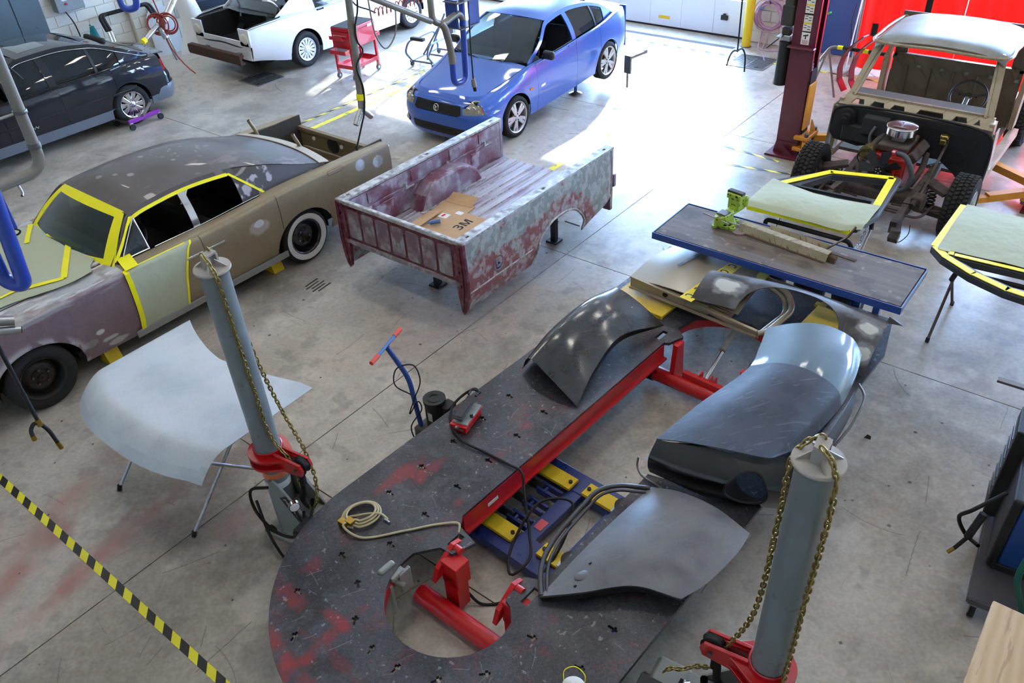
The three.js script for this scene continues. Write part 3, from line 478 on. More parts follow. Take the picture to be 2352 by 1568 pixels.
// ---------- black and grey sedan ----------
{
  const o = thing('sedan_car', 'black sedan with grey lower body cladding and chrome wheels beside the block wall', 'car', [-14.17, 0, -5.015], 0);
  const paint = phy(0x070912, 0.6, 0, { specularIntensity: 0.3, clearcoat: 1, clearcoatRoughness: 0.03 }), clad = phy(0x70757f, 0.4, 0.3, { clearcoat: .4 });
  const S = loft([[2.45, [[.6, .22], [.68, .4], [.7, .52], [.66, .64], [.5, .68], [0, .7]]], [2.2, [[.82, .2], [.86, .4], [.86, .55], [.82, .7], [.62, .74], [0, .77]]], [1.385, [[.87, .19], [.915, .4], [.92, .6], [.87, .80], [.72, .86], [0, .89]]],
  [.7, [[.88, .19], [.92, .42], [.925, .68], [.885, .90], [.82, .95], [0, 1.0]]], [-.6, [[.88, .19], [.92, .42], [.925, .7], [.89, .93], [.85, .97], [0, .98]]], [-1.5, [[.87, .2], [.915, .42], [.92, .7], [.87, .93], [.74, .98], [0, 1.02]]], [-2.1, [[.80, .24], [.86, .4], [.87, .66], [.81, .88], [.64, .94], [0, .98]]], [-2.36, [[.66, .28], [.74, .4], [.76, .64], [.71, .84], [.55, .89], [0, .93]]]]);
  sedan(o, { S, arch: [[1.385, .32, .37], [-1.385, .32, .37]], z: [2.4, .62, -.29, -1.2, -2.1], v0: .72, vTop: 3.9, n: 5, hw: .92, paint, clad, hood: [2.4, .75], deck: [-1.98, -2.34] });
  const c = { top: [[-2.0, .97], [-1.5, 1.19], [-1.05, 1.36], [-.5, 1.42], [0, 1.41], [.5, 1.2], [.95, .955]], belt: [[-2.0, .96], [-1.0, .975], [.95, .95]], beltX: [[-2.0, .72], [-1.2, .84], [0, .86], [.95, .80]], railX: .6, railY: 1.42, rail: .05, windows: [[.42, -.22], [-.32, -.98], [-1.02, -1.42]], pillars: [[-.21, -.33], [-.98, -1.02, M.black], [-1.42, -1.98]], railZ: [.95, -1.98], roof: [.02, -1.08], crown: .035, ws: [{ x: .8, y: .955, z: .9, c: .2 }, { x: .585, y: 1.41, z: .02, c: .06, k: .012 }], rw: [{ x: .68, y: .96, z: -1.96, c: -.16 }, { x: .57, y: 1.355, z: -1.06, c: -.05, k: .012 }] };
  const cb = cabin(o, c, paint, phy(0x46525a, .03, 0, { transmission: .9, thickness: 0 }));
  both('chrome_strip', tube(span(.6, -1.95, 20).map(z => { const y = Math.max(cb.belt(z) + .004, cb.top(z) - .056), p = cb.G(z, y); return V(p.x + .006, y, z); }), .006, 50, false, 5), M.chrome, o);
  part('sunroof', patch((z, k) => { const x = k * .42; return V(x, cb.roofY(x, z) + .002, z); }, span(-.12, -.55, 6), 1, -1, 8, .003), phy(0x1a1a1c, .05, 0, { clearcoat: 1 }), o);
  const T = wrap(.86, -1.86, .52, [[.2, -.02], [.3, .01], [.44, .03], [.47, .015]], -1), T2 = wrap(.85, -1.88, .46, [[.47, .035], [.6, .03], [.64, 0], [.86, -.05]], -1), Q = Math.PI / 2;
  part('rear_bumper_cladding', patch(T, span(Q, -Q, 40), .22, .455, 6, .01), clad, o); part('rear_bumper', patch(T2, span(Q, -Q, 40), .47, .66, 5, .01), paint, o); part('rear_panel', patch(T2, span(.6, -.6, 14), .665, .87, 4, .01), paint, o);
  both('tail_light', patch(T2, span(Q - .05, .62, 12), .67, .84, 5, .012), phy(0xa80e1c, .12, 0, { clearcoat: 1 }), o);
  const F = wrap(.86, 1.86, .62, [[.2, -.02], [.4, .02], [.55, .01], [.66, -.05]], 1); part('front_bumper', patch(F, span(-Q, Q, 40), .2, .66, 8, .01), clad, o);
  o.userData.handle = paint; gaps(o, S, [[-.12, 2.9], [-1.0, 2.95]]); delete o.userData.handle;
  both('side_molding', rb(.014, .03, 2.5, .928, .57, -.3, .006), paint, o);
  part('script_badge', [0, 1, 2, 3, 4].map(i => tube([[.925, .47, .36 - i * .035], [.926, .5, .345 - i * .035], [.926, .475, .335 - i * .035]], .004, 6, false, 4)).slice(0, 1).concat([tube(span(0, 1, 14).map(k => V(.927, .48 + .018 * Math.sin(k * 26), .38 - k * .2)), .004, 50, false, 4)]), M.chrome, o, 'silver script badge');
  part('dashboard', rb(1.5, .25, .4, 0, .83, .62, .08, 3), M.interior, o); part('cabin_floor', [bx(1.5, .05, 2.6, 0, .3, -.4), bx(1.4, .4, .06, 0, .6, -1.6)], M.interior, o);
  seat(o, .38, .36, -.2, .5, M.interior); seat(o, -.38, .36, -.2, .5, M.interior); seat(o, 0, .36, -1.1, 1.3, M.interior); steering(o, .38, .88, .3, -.5);
  for (const [x, z] of [[1, 1.385], [-1, 1.385], [1, -1.385], [-1, -1.385]]) wheel('chrome', o, x * .79, .318, z, .318, .21, x, .2);
}
// ---------- white sedan with its trunk open ----------
{
  const o = thing('sedan_car', 'white sedan with open empty trunk and rear bumper cover removed', 'car', [-13.95, 0, -11.4], Math.PI);
  const paint = phy(0xe6e7ea, 0.35, 0, { clearcoat: .8, clearcoatRoughness: .1 });
  const S = loft([[2.5, [[.66, .24], [.74, .4], [.76, .55], [.73, .7], [.55, .74], [0, .76]]], [2.2, [[.88, .22], [.92, .42], [.92, .6], [.88, .77], [.66, .82], [0, .85]]], [1.455, [[.92, .2], [.965, .42], [.97, .62], [.93, .85], [.76, .91], [0, .94]]],
  [.8, [[.93, .2], [.97, .42], [.975, .7], [.94, .93], [.85, .98], [0, 1.02]]], [-.6, [[.93, .2], [.97, .42], [.975, .7], [.94, .95], [.89, .99], [0, 1.0]]], [-1.7, [[.92, .22], [.965, .42], [.97, .7], [.92, .96], [.84, 1.0], [0, 1.02]]], [-2.5, [[.84, .38], [.88, .46], [.90, .68], [.86, .93], [.80, .97], [0, .99]]], [-2.66, [[.80, .4], [.84, .46], [.86, .66], [.83, .90], [.78, .94], [0, .96]]]]);
  const k = sedan(o, { S, arch: [[1.455, .33, .385], [-1.455, .33, .385]], z: [2.45, .72, -.32, -1.1, -2.62], v0: 0, vTop: 3.9, n: 5, hw: .97, paint, clad: paint, hood: [2.45, .95] });
  const c = { top: [[-1.95, 1.0], [-1.5, 1.24], [-1.1, 1.41], [-.5, 1.46], [0, 1.44], [.45, 1.24], [.9, .985]], belt: [[-1.95, .99], [-1.0, .985], [.9, .975]], beltX: [[-1.95, .8], [-1.2, .88], [0, .9], [.9, .84]], railX: .64, railY: 1.46, rail: .055, windows: [[.42, -.24], [-.36, -1.05]], pillars: [[-.23, -.37], [-1.05, -1.93]], railZ: [.9, -1.93], roof: [.02, -1.12], crown: .035, ws: [{ x: .82, y: .97, z: .88, c: .2 }, { x: .62, y: 1.44, z: .02, c: .06, k: .012 }], rw: [{ x: .72, y: .995, z: -1.9, c: -.1 }, { x: .6, y: 1.405, z: -1.1, c: -.05, k: .012 }] };
  cabin(o, c, paint, M.tint);
  // trunk well
  const tw = std(0x1b1c1f, .75);
  part('trunk_well', [bx(1.5, .03, .95, 0, .5, -2.12), bx(.03, .45, .95, .76, .73, -2.12), bx(.03, .45, .95, -.76, .73, -2.12), bx(1.5, .48, .03, 0, .74, -1.66)], tw, o);
  part('tail_panel', [bx(1.62, .32, .03, 0, .56, -2.62), bx(.3, .3, .03, .72, .8, -2.62), bx(.3, .3, .03, -.72, .8, -2.62)], paint, o);
  both('lamp_pocket', toX(lathe([[.09, 0], [.1, .03], [.07, .05], [.001, .05]], 20)).rotateY(Math.PI / 2).translate(.72, .78, -2.61), std(0xd8d4c4, .6), o);
  part('trunk_seal', tube([[.74, .66, -2.61], [.8, .93, -2.55], [.82, .985, -2.2], [.78, 1.0, -1.8], [0, 1.01, -1.72], [-.78, 1.0, -1.8], [-.82, .985, -2.2], [-.8, .93, -2.55], [-.74, .66, -2.61], [0, .64, -2.63]], .014, 80, true, 6), M.rubber, o);
  for (const x of [.62, -.62]) part('trunk_hinge', tube([[x, .8, -1.7], [x, 1.02, -1.66], [x, 1.22, -1.8], [x, 1.3, -2.0]], .018, 20, false, 6), paint, o);
  part('trunk_bracket', [bx(.28, .26, .02, -.35, .76, -1.7), bx(.04, .36, .02, -.5, .8, -1.69), bx(.04, .36, .02, -.2, .8, -1.69)], M.greyPaint, o);
  const lid = part('trunk_lid', patch((u, v) => V(u * .8, 1.28 + v * .72, -1.82 - .1 * v - .22 * v * v - .06 * (1 - u * u)), span(-1, 1, 14), 0, 1, 10, .03), paint, o);
  part('bumper_beam', [bx(1.62, .12, .05, 0, .47, -2.86), bx(1.6, .03, .1, 0, .54, -2.83), bx(1.6, .03, .1, 0, .4, -2.83)], std(0x4a3428, .7, .3), o); part('bumper_bracket', [bx(.1, .1, .24, 0, .46, -2.74)].map(g => g.translate(.5, 0, 0)), M.steel, o); part('bumper_bracket', bx(.1, .1, .24, -.5, .46, -2.74), M.steel, o);
  both('side_vent', [rb(.012, .1, .15, .905, .66, -2.25, .006)], M.black, o); both('vent_cap', toX(cyl(.03, .014, 0, 0, 0, 16)).translate(.9, .66, -2.42), M.black, o);
  o.userData.handle = M.dark; gaps(o, S, [[-.16, 3.0], [-.98, 3.0]]); delete o.userData.handle;
  const F = wrap(.92, 1.9, .66, [[.2, -.02], [.4, .02], [.6, .01], [.76, -.05]], 1); part('front_bumper', patch(F, span(-Math.PI / 2, Math.PI / 2, 40), .22, .74, 8, .01), paint, o);
  part('cabin_floor', [bx(1.6, .05, 2.6, 0, .3, -.3), rb(1.6, .25, .4, 0, .85, .7, .06)], M.interior, o); seat(o, .4, .36, -.2, .52, M.interior); seat(o, -.4, .36, -.2, .52, M.interior); seat(o, 0, .36, -1.1, 1.4, M.interior);
  for (const [x, z] of [[1, 1.455], [-1, 1.455], [1, -1.455], [-1, -1.455]]) wheel('cap', o, x * .84, .325, z, .325, .22, x, .1);
}
// ---------- old tan and primer sedan, masked for paint ----------
{
  const o = thing('vintage_car', 'large tan and mauve primer vintage sedan with yellow masked windshield and no trunk lid', 'car', [-8.2, 0, -3.41], 0);
  const S = loft([[2.75, [[.80, .3], [.9, .42], [.94, .66], [.93, .86], [.905, .905], [.74, .92], [0, .93]]], [1.6, [[.92, .24], [.98, .42], [1.0, .68], [.985, .88], [.955, .93], [.76, .945], [0, .975]]], [.55, [[.92, .22], [.985, .42], [1.005, .68], [.99, .89], [.955, .945], [.80, .965], [0, 1.0]]], [-.3, [[.92, .22], [.985, .42], [1.005, .68], [.985, .88], [.945, .935], [.80, .965], [0, .97]]],
  [-1.0, [[.92, .22], [.985, .42], [1.005, .69], [.99, .90], [.955, .955], [.82, .985], [0, .98]]], [-1.45, [[.92, .22], [.985, .42], [1.005, .70], [.995, .925], [.965, .98], [.82, 1.0], [0, 1.0]]], [-2.2, [[.92, .26], [.98, .44], [1.0, .7], [.985, .92], [.955, .97], [.82, .98], [0, 1.0]]], [-3.1, [[.88, .36], [.94, .48], [.965, .7], [.95, .89], [.925, .935], [.80, .94], [0, .95]]]]);
  const blot = (x, y, cx, cy_, rx, ry, f = 5) => { const d = ((x - cx) / rx) ** 2 + ((y - cy_) / ry) ** 2; return sst(0.9, 0.45, d + 0.9 * (fbm(x * f + 31, y * f + 17, 4096, 4) - 0.5)); };
  const sideTex = dtex(1536, 384, (u, v) => { // z -3.2..2.8, y 0..1.2
    const z = -3.2 + 6 * u, y = 1.2 * v, n = fbm(z * 9 + 50, y * 9 + 50, 4096, 4), f = vn(z * 90 + 700, y * 90, 8192); let c;
    if (z > .553) { // sanded mauve primer with bare edges
      c = mix3([118, 98, 104], [136, 116, 120], n); const e = sst(.87, .9, y + .08 * (fbm(z * 4 + 3, y * 22, 4096, 4) - .5)); c = mix3(c, [168, 166, 168], .8 * e * sst(.38, .56, fbm(z * 3.3 + 70, y * 30, 4096, 4)));
      c = mix3(c, [172, 174, 176], sst(.935, .95, y + .03 * (n - .5)) * .7); c = mix3(c, [205, 206, 205], blot(z, y, .98, .5, .055, .035)); c = mix3(c, [190, 192, 190], blot(z, y, .9, .38, .1, .035, 12)); c = mix3(c, [150, 143, 138], .8 * blot(z, y, 1.1, .42, .1, .05, 12)); c = mix3(c, [185, 186, 184], blot(z, y, .82, .3, .12, .05, 14)); c = mix3(c, [196, 196, 198], .8 * sst(.06, .0, Math.abs(Math.hypot((z - 1.6) / 1.2, y - .33) - .36)) * sst(.35, .5, n));
    } else {
      c = mix3([134, 118, 92], [146, 130, 103], n); const w = blot(z, y, -.98, .74, .16, .1, 7), w2 = blot(z, y, -1.0, .78, .08, .05, 9); c = mix3(c, [176, 164, 152], w); c = mix3(c, [168, 96, 82], .5 * sst(.2, .5, w2) * (1 - sst(.6, .9, w2))); c = mix3(c, [206, 208, 208], sst(.5, .8, w2));
      for (const [a, b, r] of [[-2.55, .86, .09], [-2.85, .8, .09]]) { const q = blot(z, y, a, b, r * 1.2, r, 6); c = mix3(c, [150, 142, 148], q); c = mix3(c, [196, 204, 214], sst(.7, 1, q)); }
      c = mix3(c, [128, 122, 118], .55 * sst(-2.35, -2.75, z) * sst(.45, .6, n + .1));
    }
    const k = (f - .5) * 7; return [c[0] + k, c[1] + k, c[2] + k];
  });
  sideTex.repeat.set(1 / 6, 1 / 1.2); sideTex.offset.set(3.2 / 6, 0);
  const paint = phy(0xffffff, .46, .12, { map: sideTex, clearcoat: .12, clearcoatRoughness: .4 });
  const topTex = dtex(512, 1024, (u, v) => { // x -1..1, z -3.2..2.8 : fender tops and cowl, primer and bare steel
    const x = -1 + 2 * u, z = -3.2 + 6 * v, n = fbm(x * 7 + 20, z * 7 + 90, 4096, 5), m = fbm(x * 16 + 20, z * 4 + 9, 4096, 4); if (z < .55) return mix3([138, 122, 96], [150, 135, 108], n);
    let c = mix3([150, 140, 138], [178, 180, 182], sst(.35, .6, n)); c = mix3(c, [176, 112, 100], .5 * sst(.03, .0, Math.abs(m - .52)) * sst(.9, 1.4, z)); return mix3(c, [205, 206, 206], sst(.62, .7, m));
  });
  topTex.repeat.set(.5, 1 / 6); topTex.offset.set(.5, 3.2 / 6);
  const topPaint = std(0xffffff, .5, .05, { map: topTex });
  const roofTex = dtex(512, 1024, (u, v) => { // x -1..1, z -2.4..1 : dark sanded roof with rubbed patches
    const x = -1 + 2 * u, z = -2.4 + 3.4 * v, n = fbm(x * 3 + 20, z * 3 + 50, 4096, 5), m = fbm(x * 9 + 4, z * 5, 4096, 4); let c = mix3([66, 60, 60], [92, 85, 84], n);
    c = mix3(c, [142, 122, 122], .6 * sst(.58, .7, m) * sst(.4, .7, Math.abs(x) + .3 * n)); for (const [a, b, r] of [[-.18, -.02, .045], [-.05, -.13, .045], [.1, -.22, .05], [-.25, -.55, .05], [.15, -.7, .04]]) { c = mix3(c, [150, 142, 138], .8 * blot(x, z, a, b, r, r * .8, 6)); }
    c = mix3(c, [165, 158, 156], .7 * sst(.66, .74, fbm(x * 22, z * 22 + 60, 4096, 3)) * sst(.5, .1, Math.hypot(x + .1, z + .95)));
    return c;
  });
  roofTex.repeat.set(.5, 1 / 3.4); roofTex.offset.set(.5, 2.4 / 3.4);
  const roofM = phy(0xffffff, .42, .1, { map: roofTex, clearcoat: .15 });
  const sailTex = dtex(256, 256, (u, v) => { const n = fbm(u * 6, v * 6, 6, 5); return mix3(mix3([62, 56, 57], [80, 73, 73], n), [190, 180, 184], .9 * sst(.66, .72, fbm(u * 7 + 3, v * 7, 7, 5))); }); rep(sailTex, 1.1);
  const sailM = phy(0xffffff, .42, .1, { map: sailTex, clearcoat: .15 });
  sedan(o, { S, arch: [[1.6, .31, .365, .43], [-1.6, .33, .35, .42]], z: [2.7, .55, -.3, -1.29, -3.08], v0: 0, vTop: 4.05, n: 6, hw: 1.0, paint, clad: paint });
  // fender tops beside the hood, cowl, quarter tops
  both('fender_top', topv(patch(S, zs(2.7, .52, .08), 4.06, 5.2, 6, .01)), topPaint, o);
  both('quarter_top', topv(patch(S, zs(-1.2, -3.08, .08), 4.06, 5.02, 6, .01)), topPaint, o);
  both('belt_top', topv(patch(S, zs(.52, -1.2, .08), 4.06, 4.95, 4, .01)), topPaint, o);
  part('hood', topv(patch((z, k) => { const p = S(z, lerp(6, 5.22, Math.abs(k))); if (k < 0) p.x *= -1; p.y += .008; return p; }, zs(2.66, .62, .1), 1, -1, 16, .01)), topPaint, o);
  part('cowl', topv(patch((z, k) => { const p = S(z, lerp(6, 5, Math.abs(k))); if (k < 0) p.x *= -1; return p; }, zs(.62, .4, .1), 1, -1, 10, .01)), topPaint, o);
  const c = { top: [[-2.2, .99], [-1.85, 1.10], [-1.4, 1.25], [-.95, 1.345], [-.45, 1.375], [0, 1.355], [.19, 1.325], [.4, 1.14], [.585, .965]], belt: [[-2.2, .985], [-1.3, .985], [-.3, .955], [.585, .96]], beltX: [[-2.2, .80], [-1.3, .80], [0, .79], [.585, .80]], railX: .61, railY: 1.375, rail: .05, rearFull: 1, windows: [], pillars: [[-1.0, -2.18, sailM]], railZ: [.585, -1.05], roof: [.2, -1.5], crown: .08, ws: [{ x: .80, y: .965, z: .56, c: .16 }, { x: .585, y: 1.32, z: .19, c: .05, k: .05 }], rw: null };
  const cb = cabin(o, c, roofM, phy(0x9fb0ad, .02, 0, { transmission: .95, thickness: 0 }));
  part('roof_tail', topv(patch((u, v) => { const z = lerp(-1.48, -2.16, v), w = cb.G(z, cb.top(z)).x; return V(u * w, cb.top(z) + .08 * (1 - Math.abs(u) ** 2.2) * (1 - .85 * v), z - .1 * v * (1 - u * u)); }, span(-1, 1, 18), 0, 1, 10, .012)), roofM, o, 'dark sanded rear window panel of the roof'); part('rear_deck_strip', topv(patch((u, v) => { const z = lerp(-2.1, -2.24, v), w = .8; return V(u * w, lerp(1.02, .985, v) + .02 * (1 - u * u) + .012, z - .1 * (1 - u * u)); }, span(-1, 1, 18), 0, 1, 4, .01)), std(0xa79a84, .5), o, 'pale tan strip below the rear window');
  // chrome: B-pillar bars, vent window frames, belt strips, door handles
  both('pillar', patch(cb.G, zs(-.37, -.45, .02), z => .94, z => cb.top(z) - .05, 6, .02), M.chrome, o);
  both('vent_frame', [bend([cb.G(.16, .96), cb.G(.16, 1.28), cb.G(.46, .97), cb.G(.16, .96)], .012, .02, 6)], M.chrome, o);
  both('vent_window', patch((u, v) => cb.G(lerp(.42, .17, u), lerp(.965, lerp(1.0, 1.26, u), v)), span(0, 1, 5), 0, 1, 5, .004), M.tint, o);
  both('belt_strip', tube(span(.1, -1.2, 14).map(z => V(cb.G(z, cb.belt(z)).x + .01, cb.belt(z) + .004, z)), .008, 40, false, 5), M.chrome, o);
  for (const z of [-.17, -.44]) both('door_handle', [rb(.02, .024, .2, 1.012, .79, z, .008), rb(.02, .03, .05, 1.006, .775, z + (z > -.3 ? -.08 : .08), .006)], M.chrome, o);
  both('rocker_molding', rb(.02, .075, 1.95, .955, .245, -.33, .006), std(0x8e8d8a, .5, .3, { roughnessMap: grime }), o);
  both('fuel_door', side(patch((z, v) => { const p = S(z, v); p.x += .003; return p; }, zs(-2.05, -2.28, .05), 3.0, 3.75, 5, .004)).clone(), paint, o); both('fuel_door_seam', tube([[-2.05, 3.0], [-2.28, 3.0], [-2.28, 3.75], [-2.05, 3.75]].flatMap(([z, v], i, l) => { const n = l[(i + 1) % 4]; return [.08, .5, .92].map(t => { const p = S(lerp(z, n[0], t), lerp(v, n[1], t)); p.x += .0015; return p; }); }), .0025, 60, true, 5), M.dark, o);
  // masking: tape along the windshield, over side openings, paper on hood and door
  const wsS = cb.sheet(...c.ws), lift = (u, v, d) => { const p = wsS(u, v); p.y += d * .6; p.z += d * .8; return p; };
  const tp = (g, l) => part('masking_tape', g, M.tapeY, o, l);
  tp(patch((u, v) => lift(u, v, .006), span(1, -1, 16), -.06, .09, 2, .003)); tp(patch((u, v) => lift(u, v, .006), span(1, -1, 16), .85, 1.03, 2, .003));
  for (const s of [1, -1]) tp(patch((v, u) => lift(u * s, v, .007), span(-.04, 1.02, 10), .86, 1.03, 2, .003));
  const rail = span(.5, -.97, 24); both('masking_tape', patch((z, k) => { const p = cb.G(z, Math.max(.97, cb.top(z) - .052 - .012 + k * .03)); p.x += .006; return p; }, rail, 0, 1, 2, .003), M.tapeY, o);
  both('masking_tape', patch((t, k) => { const p = cb.G(lerp(-.96, -1.27, t) - k * .035, lerp(1.3, .985, t)); p.x += .006; return p; }, span(0, 1, 8), 0, 1, 2, .003), M.tapeY, o);
  both('masking_tape', patch((t, k) => { const p = cb.G(lerp(.17, .52, t) + k * .03, lerp(1.3, .985, t)); p.x += .008; return p; }, span(0, 1, 8), 0, 1, 2, .003), M.tapeY, o);
  const onHood = (x, z, d) => { const y0 = S(z, 6).y, e = S(z, 5.22), t = clamp(Math.abs(x) / e.x); return V(x, lerp(y0, e.y, t * t) + d + .012 * (fbm(x * 5 + 40, z * 5 + 70, 4096, 3) - .3), z); };
  part('masking_paper', topv(patch((z, k) => { const w = z > .75 ? lerp(.6, .78, sst(2.6, .8, z)) - .05 * Math.sin(z * 5) : lerp(.55, .74, (z - .55) / .2); return onHood(k * w - .04, z, .02); }, zs(2.62, .56, .05), 1, -1, 30, .002)), M.paper, o, 'pale green masking paper over the hood');
  for (const [a, b, w] of [[[-.72, .62], [-.3, .86], .05], [[.1, .62], [.66, .98], .06], [[.66, .98], [.5, 1.35], .05], [[-.3, .64], [.3, .6], .05], [[.5, 1.35], [.45, 1.8], .03]]) tp(patch((t, k) => { const dx = b[0] - a[0], dz = b[1] - a[1], L = Math.hypot(dx, dz); return onHood(lerp(a[0], b[0], t) + dz / L * w * (k - .5), lerp(a[1], b[1], t) - dx / L * w * (k - .5), .03); }, span(0, 1, 10), 0, 1, 3, .002));
  const pd = (z, v, d) => { const p = S(z, v); p.x += d + .01 * (fbm(z * 9 + 3, v * 2.2 + 8, 4096, 3) - .4); return p; };
  part('masking_paper', side(patch((t, v) => pd(lerp(.55, lerp(.02, -.16, v / 4.2) + .04 * Math.sin(v * 1.2), t), v, .012), span(0, 1, 18), .15, 4.2, 24, .002)), M.paper, o, 'pale green masking paper over the front door');
  tp(patch((v, k) => pd(.56 + .025 * k - .02 * (v / 4), v, .016), span(0, 4.2, 20), 1, -1, 2, .002)); tp(patch((v, k) => pd(lerp(.02, -.16, v / 4.2) + .04 * Math.sin(v * 1.2) + .012 * k, v, .016), span(0, 4.2, 20), 1, -1, 2, .002)); tp(patch((z, k) => pd(z, 4.2 - .1 * k, .016), zs(.55, -.14, .06), 1, -1, 2, .002)); tp(patch((u, k) => V(lerp(.985, .78, u), lerp(.94, .985, u) + .018, .54 - .14 * k - .04 * u), span(0, 1, 6), 0, 1, 3, .002));
  // trunk well
  const tin = std(0x3b352c, .75, 0, { roughnessMap: grime }), tan = std(0x7d6c4c, .6);
  part('trunk_floor', [bx(1.56, .03, .95, 0, .46, -2.65), bx(1.56, .5, .03, 0, .72, -2.17)], std(0x6b6258, .85), o);
  both('trunk_side', [bx(.02, .5, .92, .79, .71, -2.65)], tin, o);
  part('trunk_tail_panel', [bx(1.7, .26, .02, 0, .68, -3.08), bx(1.7, .05, .06, 0, .8, -3.07), bx(1.5, .1, .03, 0, .5, -3.05)], tan, o); for (const x of [-.5, .05, .55]) part('grommet', new THREE.CylinderGeometry(.028, .028, .012, 18).rotateX(Math.PI / 2).translate(x, .7, -3.062), M.white, o);
  part('spare_mount', toX(lathe([[.001, 0], [.1, 0], [.11, .03], [.1, .05]], 20)).rotateY(Math.PI / 2).translate(-.12, .68, -3.05), M.black, o);
  part('trunk_liner', [rb(.6, .18, .3, .36, .55, -2.62, .05)], M.dark, o);
  for (const x of [-.66, .2]) part('trunk_hinge', tube([[x, .72, -2.2], [x, .9, -2.26], [x, .95, -2.32], [x, 1.2, -2.24]], .022, 24, false, 6), std(0x8a7550, .5), o);
  both('tail_blade', rb(.14, .1, .03, .88, .87, -3.08, .02, 2), M.chrome, o);
  part('inside_tag', [rb(.04, .09, .03, -.5, .72, -2.6, .01)], M.tapeY, o);
  // cabin
  part('cabin_floor', [bx(1.7, .05, 2.9, 0, .3, -.5), bx(1.5, .55, .06, 0, .7, -1.75), bx(1.5, .03, .4, 0, .99, -1.93)], M.dark, o); part('dashboard', [rb(1.5, .16, .35, 0, .88, .4, .05, 3), rb(1.5, .5, .1, 0, .6, .45, .02)], M.interior, o); part('seat', [rb(1.5, .2, .5, 0, .42, -.3, .06, 3), rb(1.5, .5, .14, 0, .68, -.58, .06, 3)], M.dark, o); part('seat', [rb(1.5, .2, .5, 0, .42, -1.25, .06, 3), rb(1.5, .5, .14, 0, .7, -1.55, .06, 3)], M.dark, o); steering(o, .38, .88, .12, -.7, .21);
  part('front_clip', [rb(1.8, .45, .12, 0, .66, 2.72, .03), rb(1.94, .16, .14, 0, .42, 2.84, .05, 3)], M.chrome, o);
  wheel('steel', o, .87, .325, 1.6, .325, .22, 1); wheel('steel', o, -.87, .325, 1.6, .325, .22, -1); wheel('white', o, .86, .325, -1.6, .325, .21, 1, .6); wheel('white', o, -.86, .325, -1.6, .325, .21, -1);
}
for (const [x, z, l] of [[-7.4, -2.52, 'small yellow stand under the front door of the tan car'], [-7.42, -4.62, 'small yellow stand under the rear door of the tan car']]) { const t = thing('jack_stand', l, 'jack stand', [x - .05, 0, z]); part('base', ext(shape([[-.1, 0], [.1, 0], [.04, .14], [-.04, .14]]), .14, .004).translate(0, 0, -.07), M.yellow, t); part('saddle', rb(.06, .06, .05, 0, .17, 0, .008), M.yellow, t); }
// ---------- sanded pickup bed ----------
const sandTex = (base, prim, bare, sc, sx, th = [.42, .58]) => { const t = dtex(768, 768, (u, v) => {
  const a = wfbm(u * 5 + sx, v * 5, 5), b = wfbm(u * 15 + 9, v * 15 + sx, 5), c = wfbm(u * 26 + sx, v * 12 + 40, 4); let k = mix3(base, prim, sst(th[0] - .04, th[1] + .04, a * .6 + b * .4)); k = mix3(k, bare, .75 * sst(.5, .68, b * .5 + c * .5)); const f = (vn(u * 384, v * 384, 384) - .5) * 10; return [k[0] + f, k[1] + f, k[2] + f];
}); t.wrapS = t.wrapT = THREE.MirroredRepeatWrapping; return rep(t, sc); };
M.bedOut = phy(0xffffff, .45, .1, { clearcoat: .1, map: (() => { const t = dtex(1536, 512, (u, v) => { // z -1.5..1.5, y .2..1.1
  const z = -1.5 + 3 * u, y = .2 + .9 * v, a = wfbm(z * 3 + 40, y * 3 + 40, 4), b = wfbm(z * 12 + 9, y * 12 + 9, 5, .55), c2 = wfbm(z * 19 + 70, y * 16, 5); let k = mix3([132, 138, 134], [152, 158, 154], a);
  const rp = .32 * sst(.62, .4, Math.abs(y - .56) / .4) * sst(-.2, .5, z) + .3 * sst(.16, .04, Math.abs(Math.hypot(z + .27, (y - .2) * 1.05) - .6)) + .2 * sst(.42, .25, y) + .08; k = mix3(k, [138, 60, 62], .75 * sst(.55, .72, b * .7 + a * .3 + rp - .13)); k = mix3(k, [192, 197, 195], .65 * sst(.44, .68, c2 + .12 * (y - .5))); const f = (vn(u * 700, v * 256, 4096) - .5) * 10; return [k[0] + f, k[1] + f, k[2] + f]; }); t.repeat.set(1 / 3, 1 / .9); t.offset.set(.5, -.2 / .9); return t; })() });
M.bedIn = std(0xffffff, .5, .05, { map: sandTex([112, 54, 70], [140, 128, 142], [184, 182, 192], 2.2, 9, [.3, .55]) });
M.bedFloor = std(0xffffff, .5, .05, { map: (() => { const t = dtex(512, 1024, (u, v) => { const a = fbm(u * 24, v * 3, 24, 4), b = fbm(u * 7, v * 7, 7, 4), c = fbm(u * 60, v * 5, 60, 3); let k = mix3([132, 112, 124], [168, 162, 170], sst(.34, .54, a * .6 + b * .4)); return mix3(k, [192, 190, 196], .7 * sst(.54, .66, c)); }); return rep(t, 1.3, 2.4); })() });
M.bedRail = std(0xffffff, .45, .15, { map: sandTex([126, 120, 118], [178, 180, 180], [212, 212, 210], .9, 5, [.36, .5]) });
M.bedFront = std(0xffffff, .42, .05, { map: sandTex([92, 26, 42], [98, 38, 52], [126, 92, 102], .8, 1, [.5, .6]) });
M.bedPanel = std(0xffffff, .5, .05, { map: sandTex([118, 92, 100], [138, 130, 132], [166, 168, 168], 1.6, 7, [.42, .6]) });
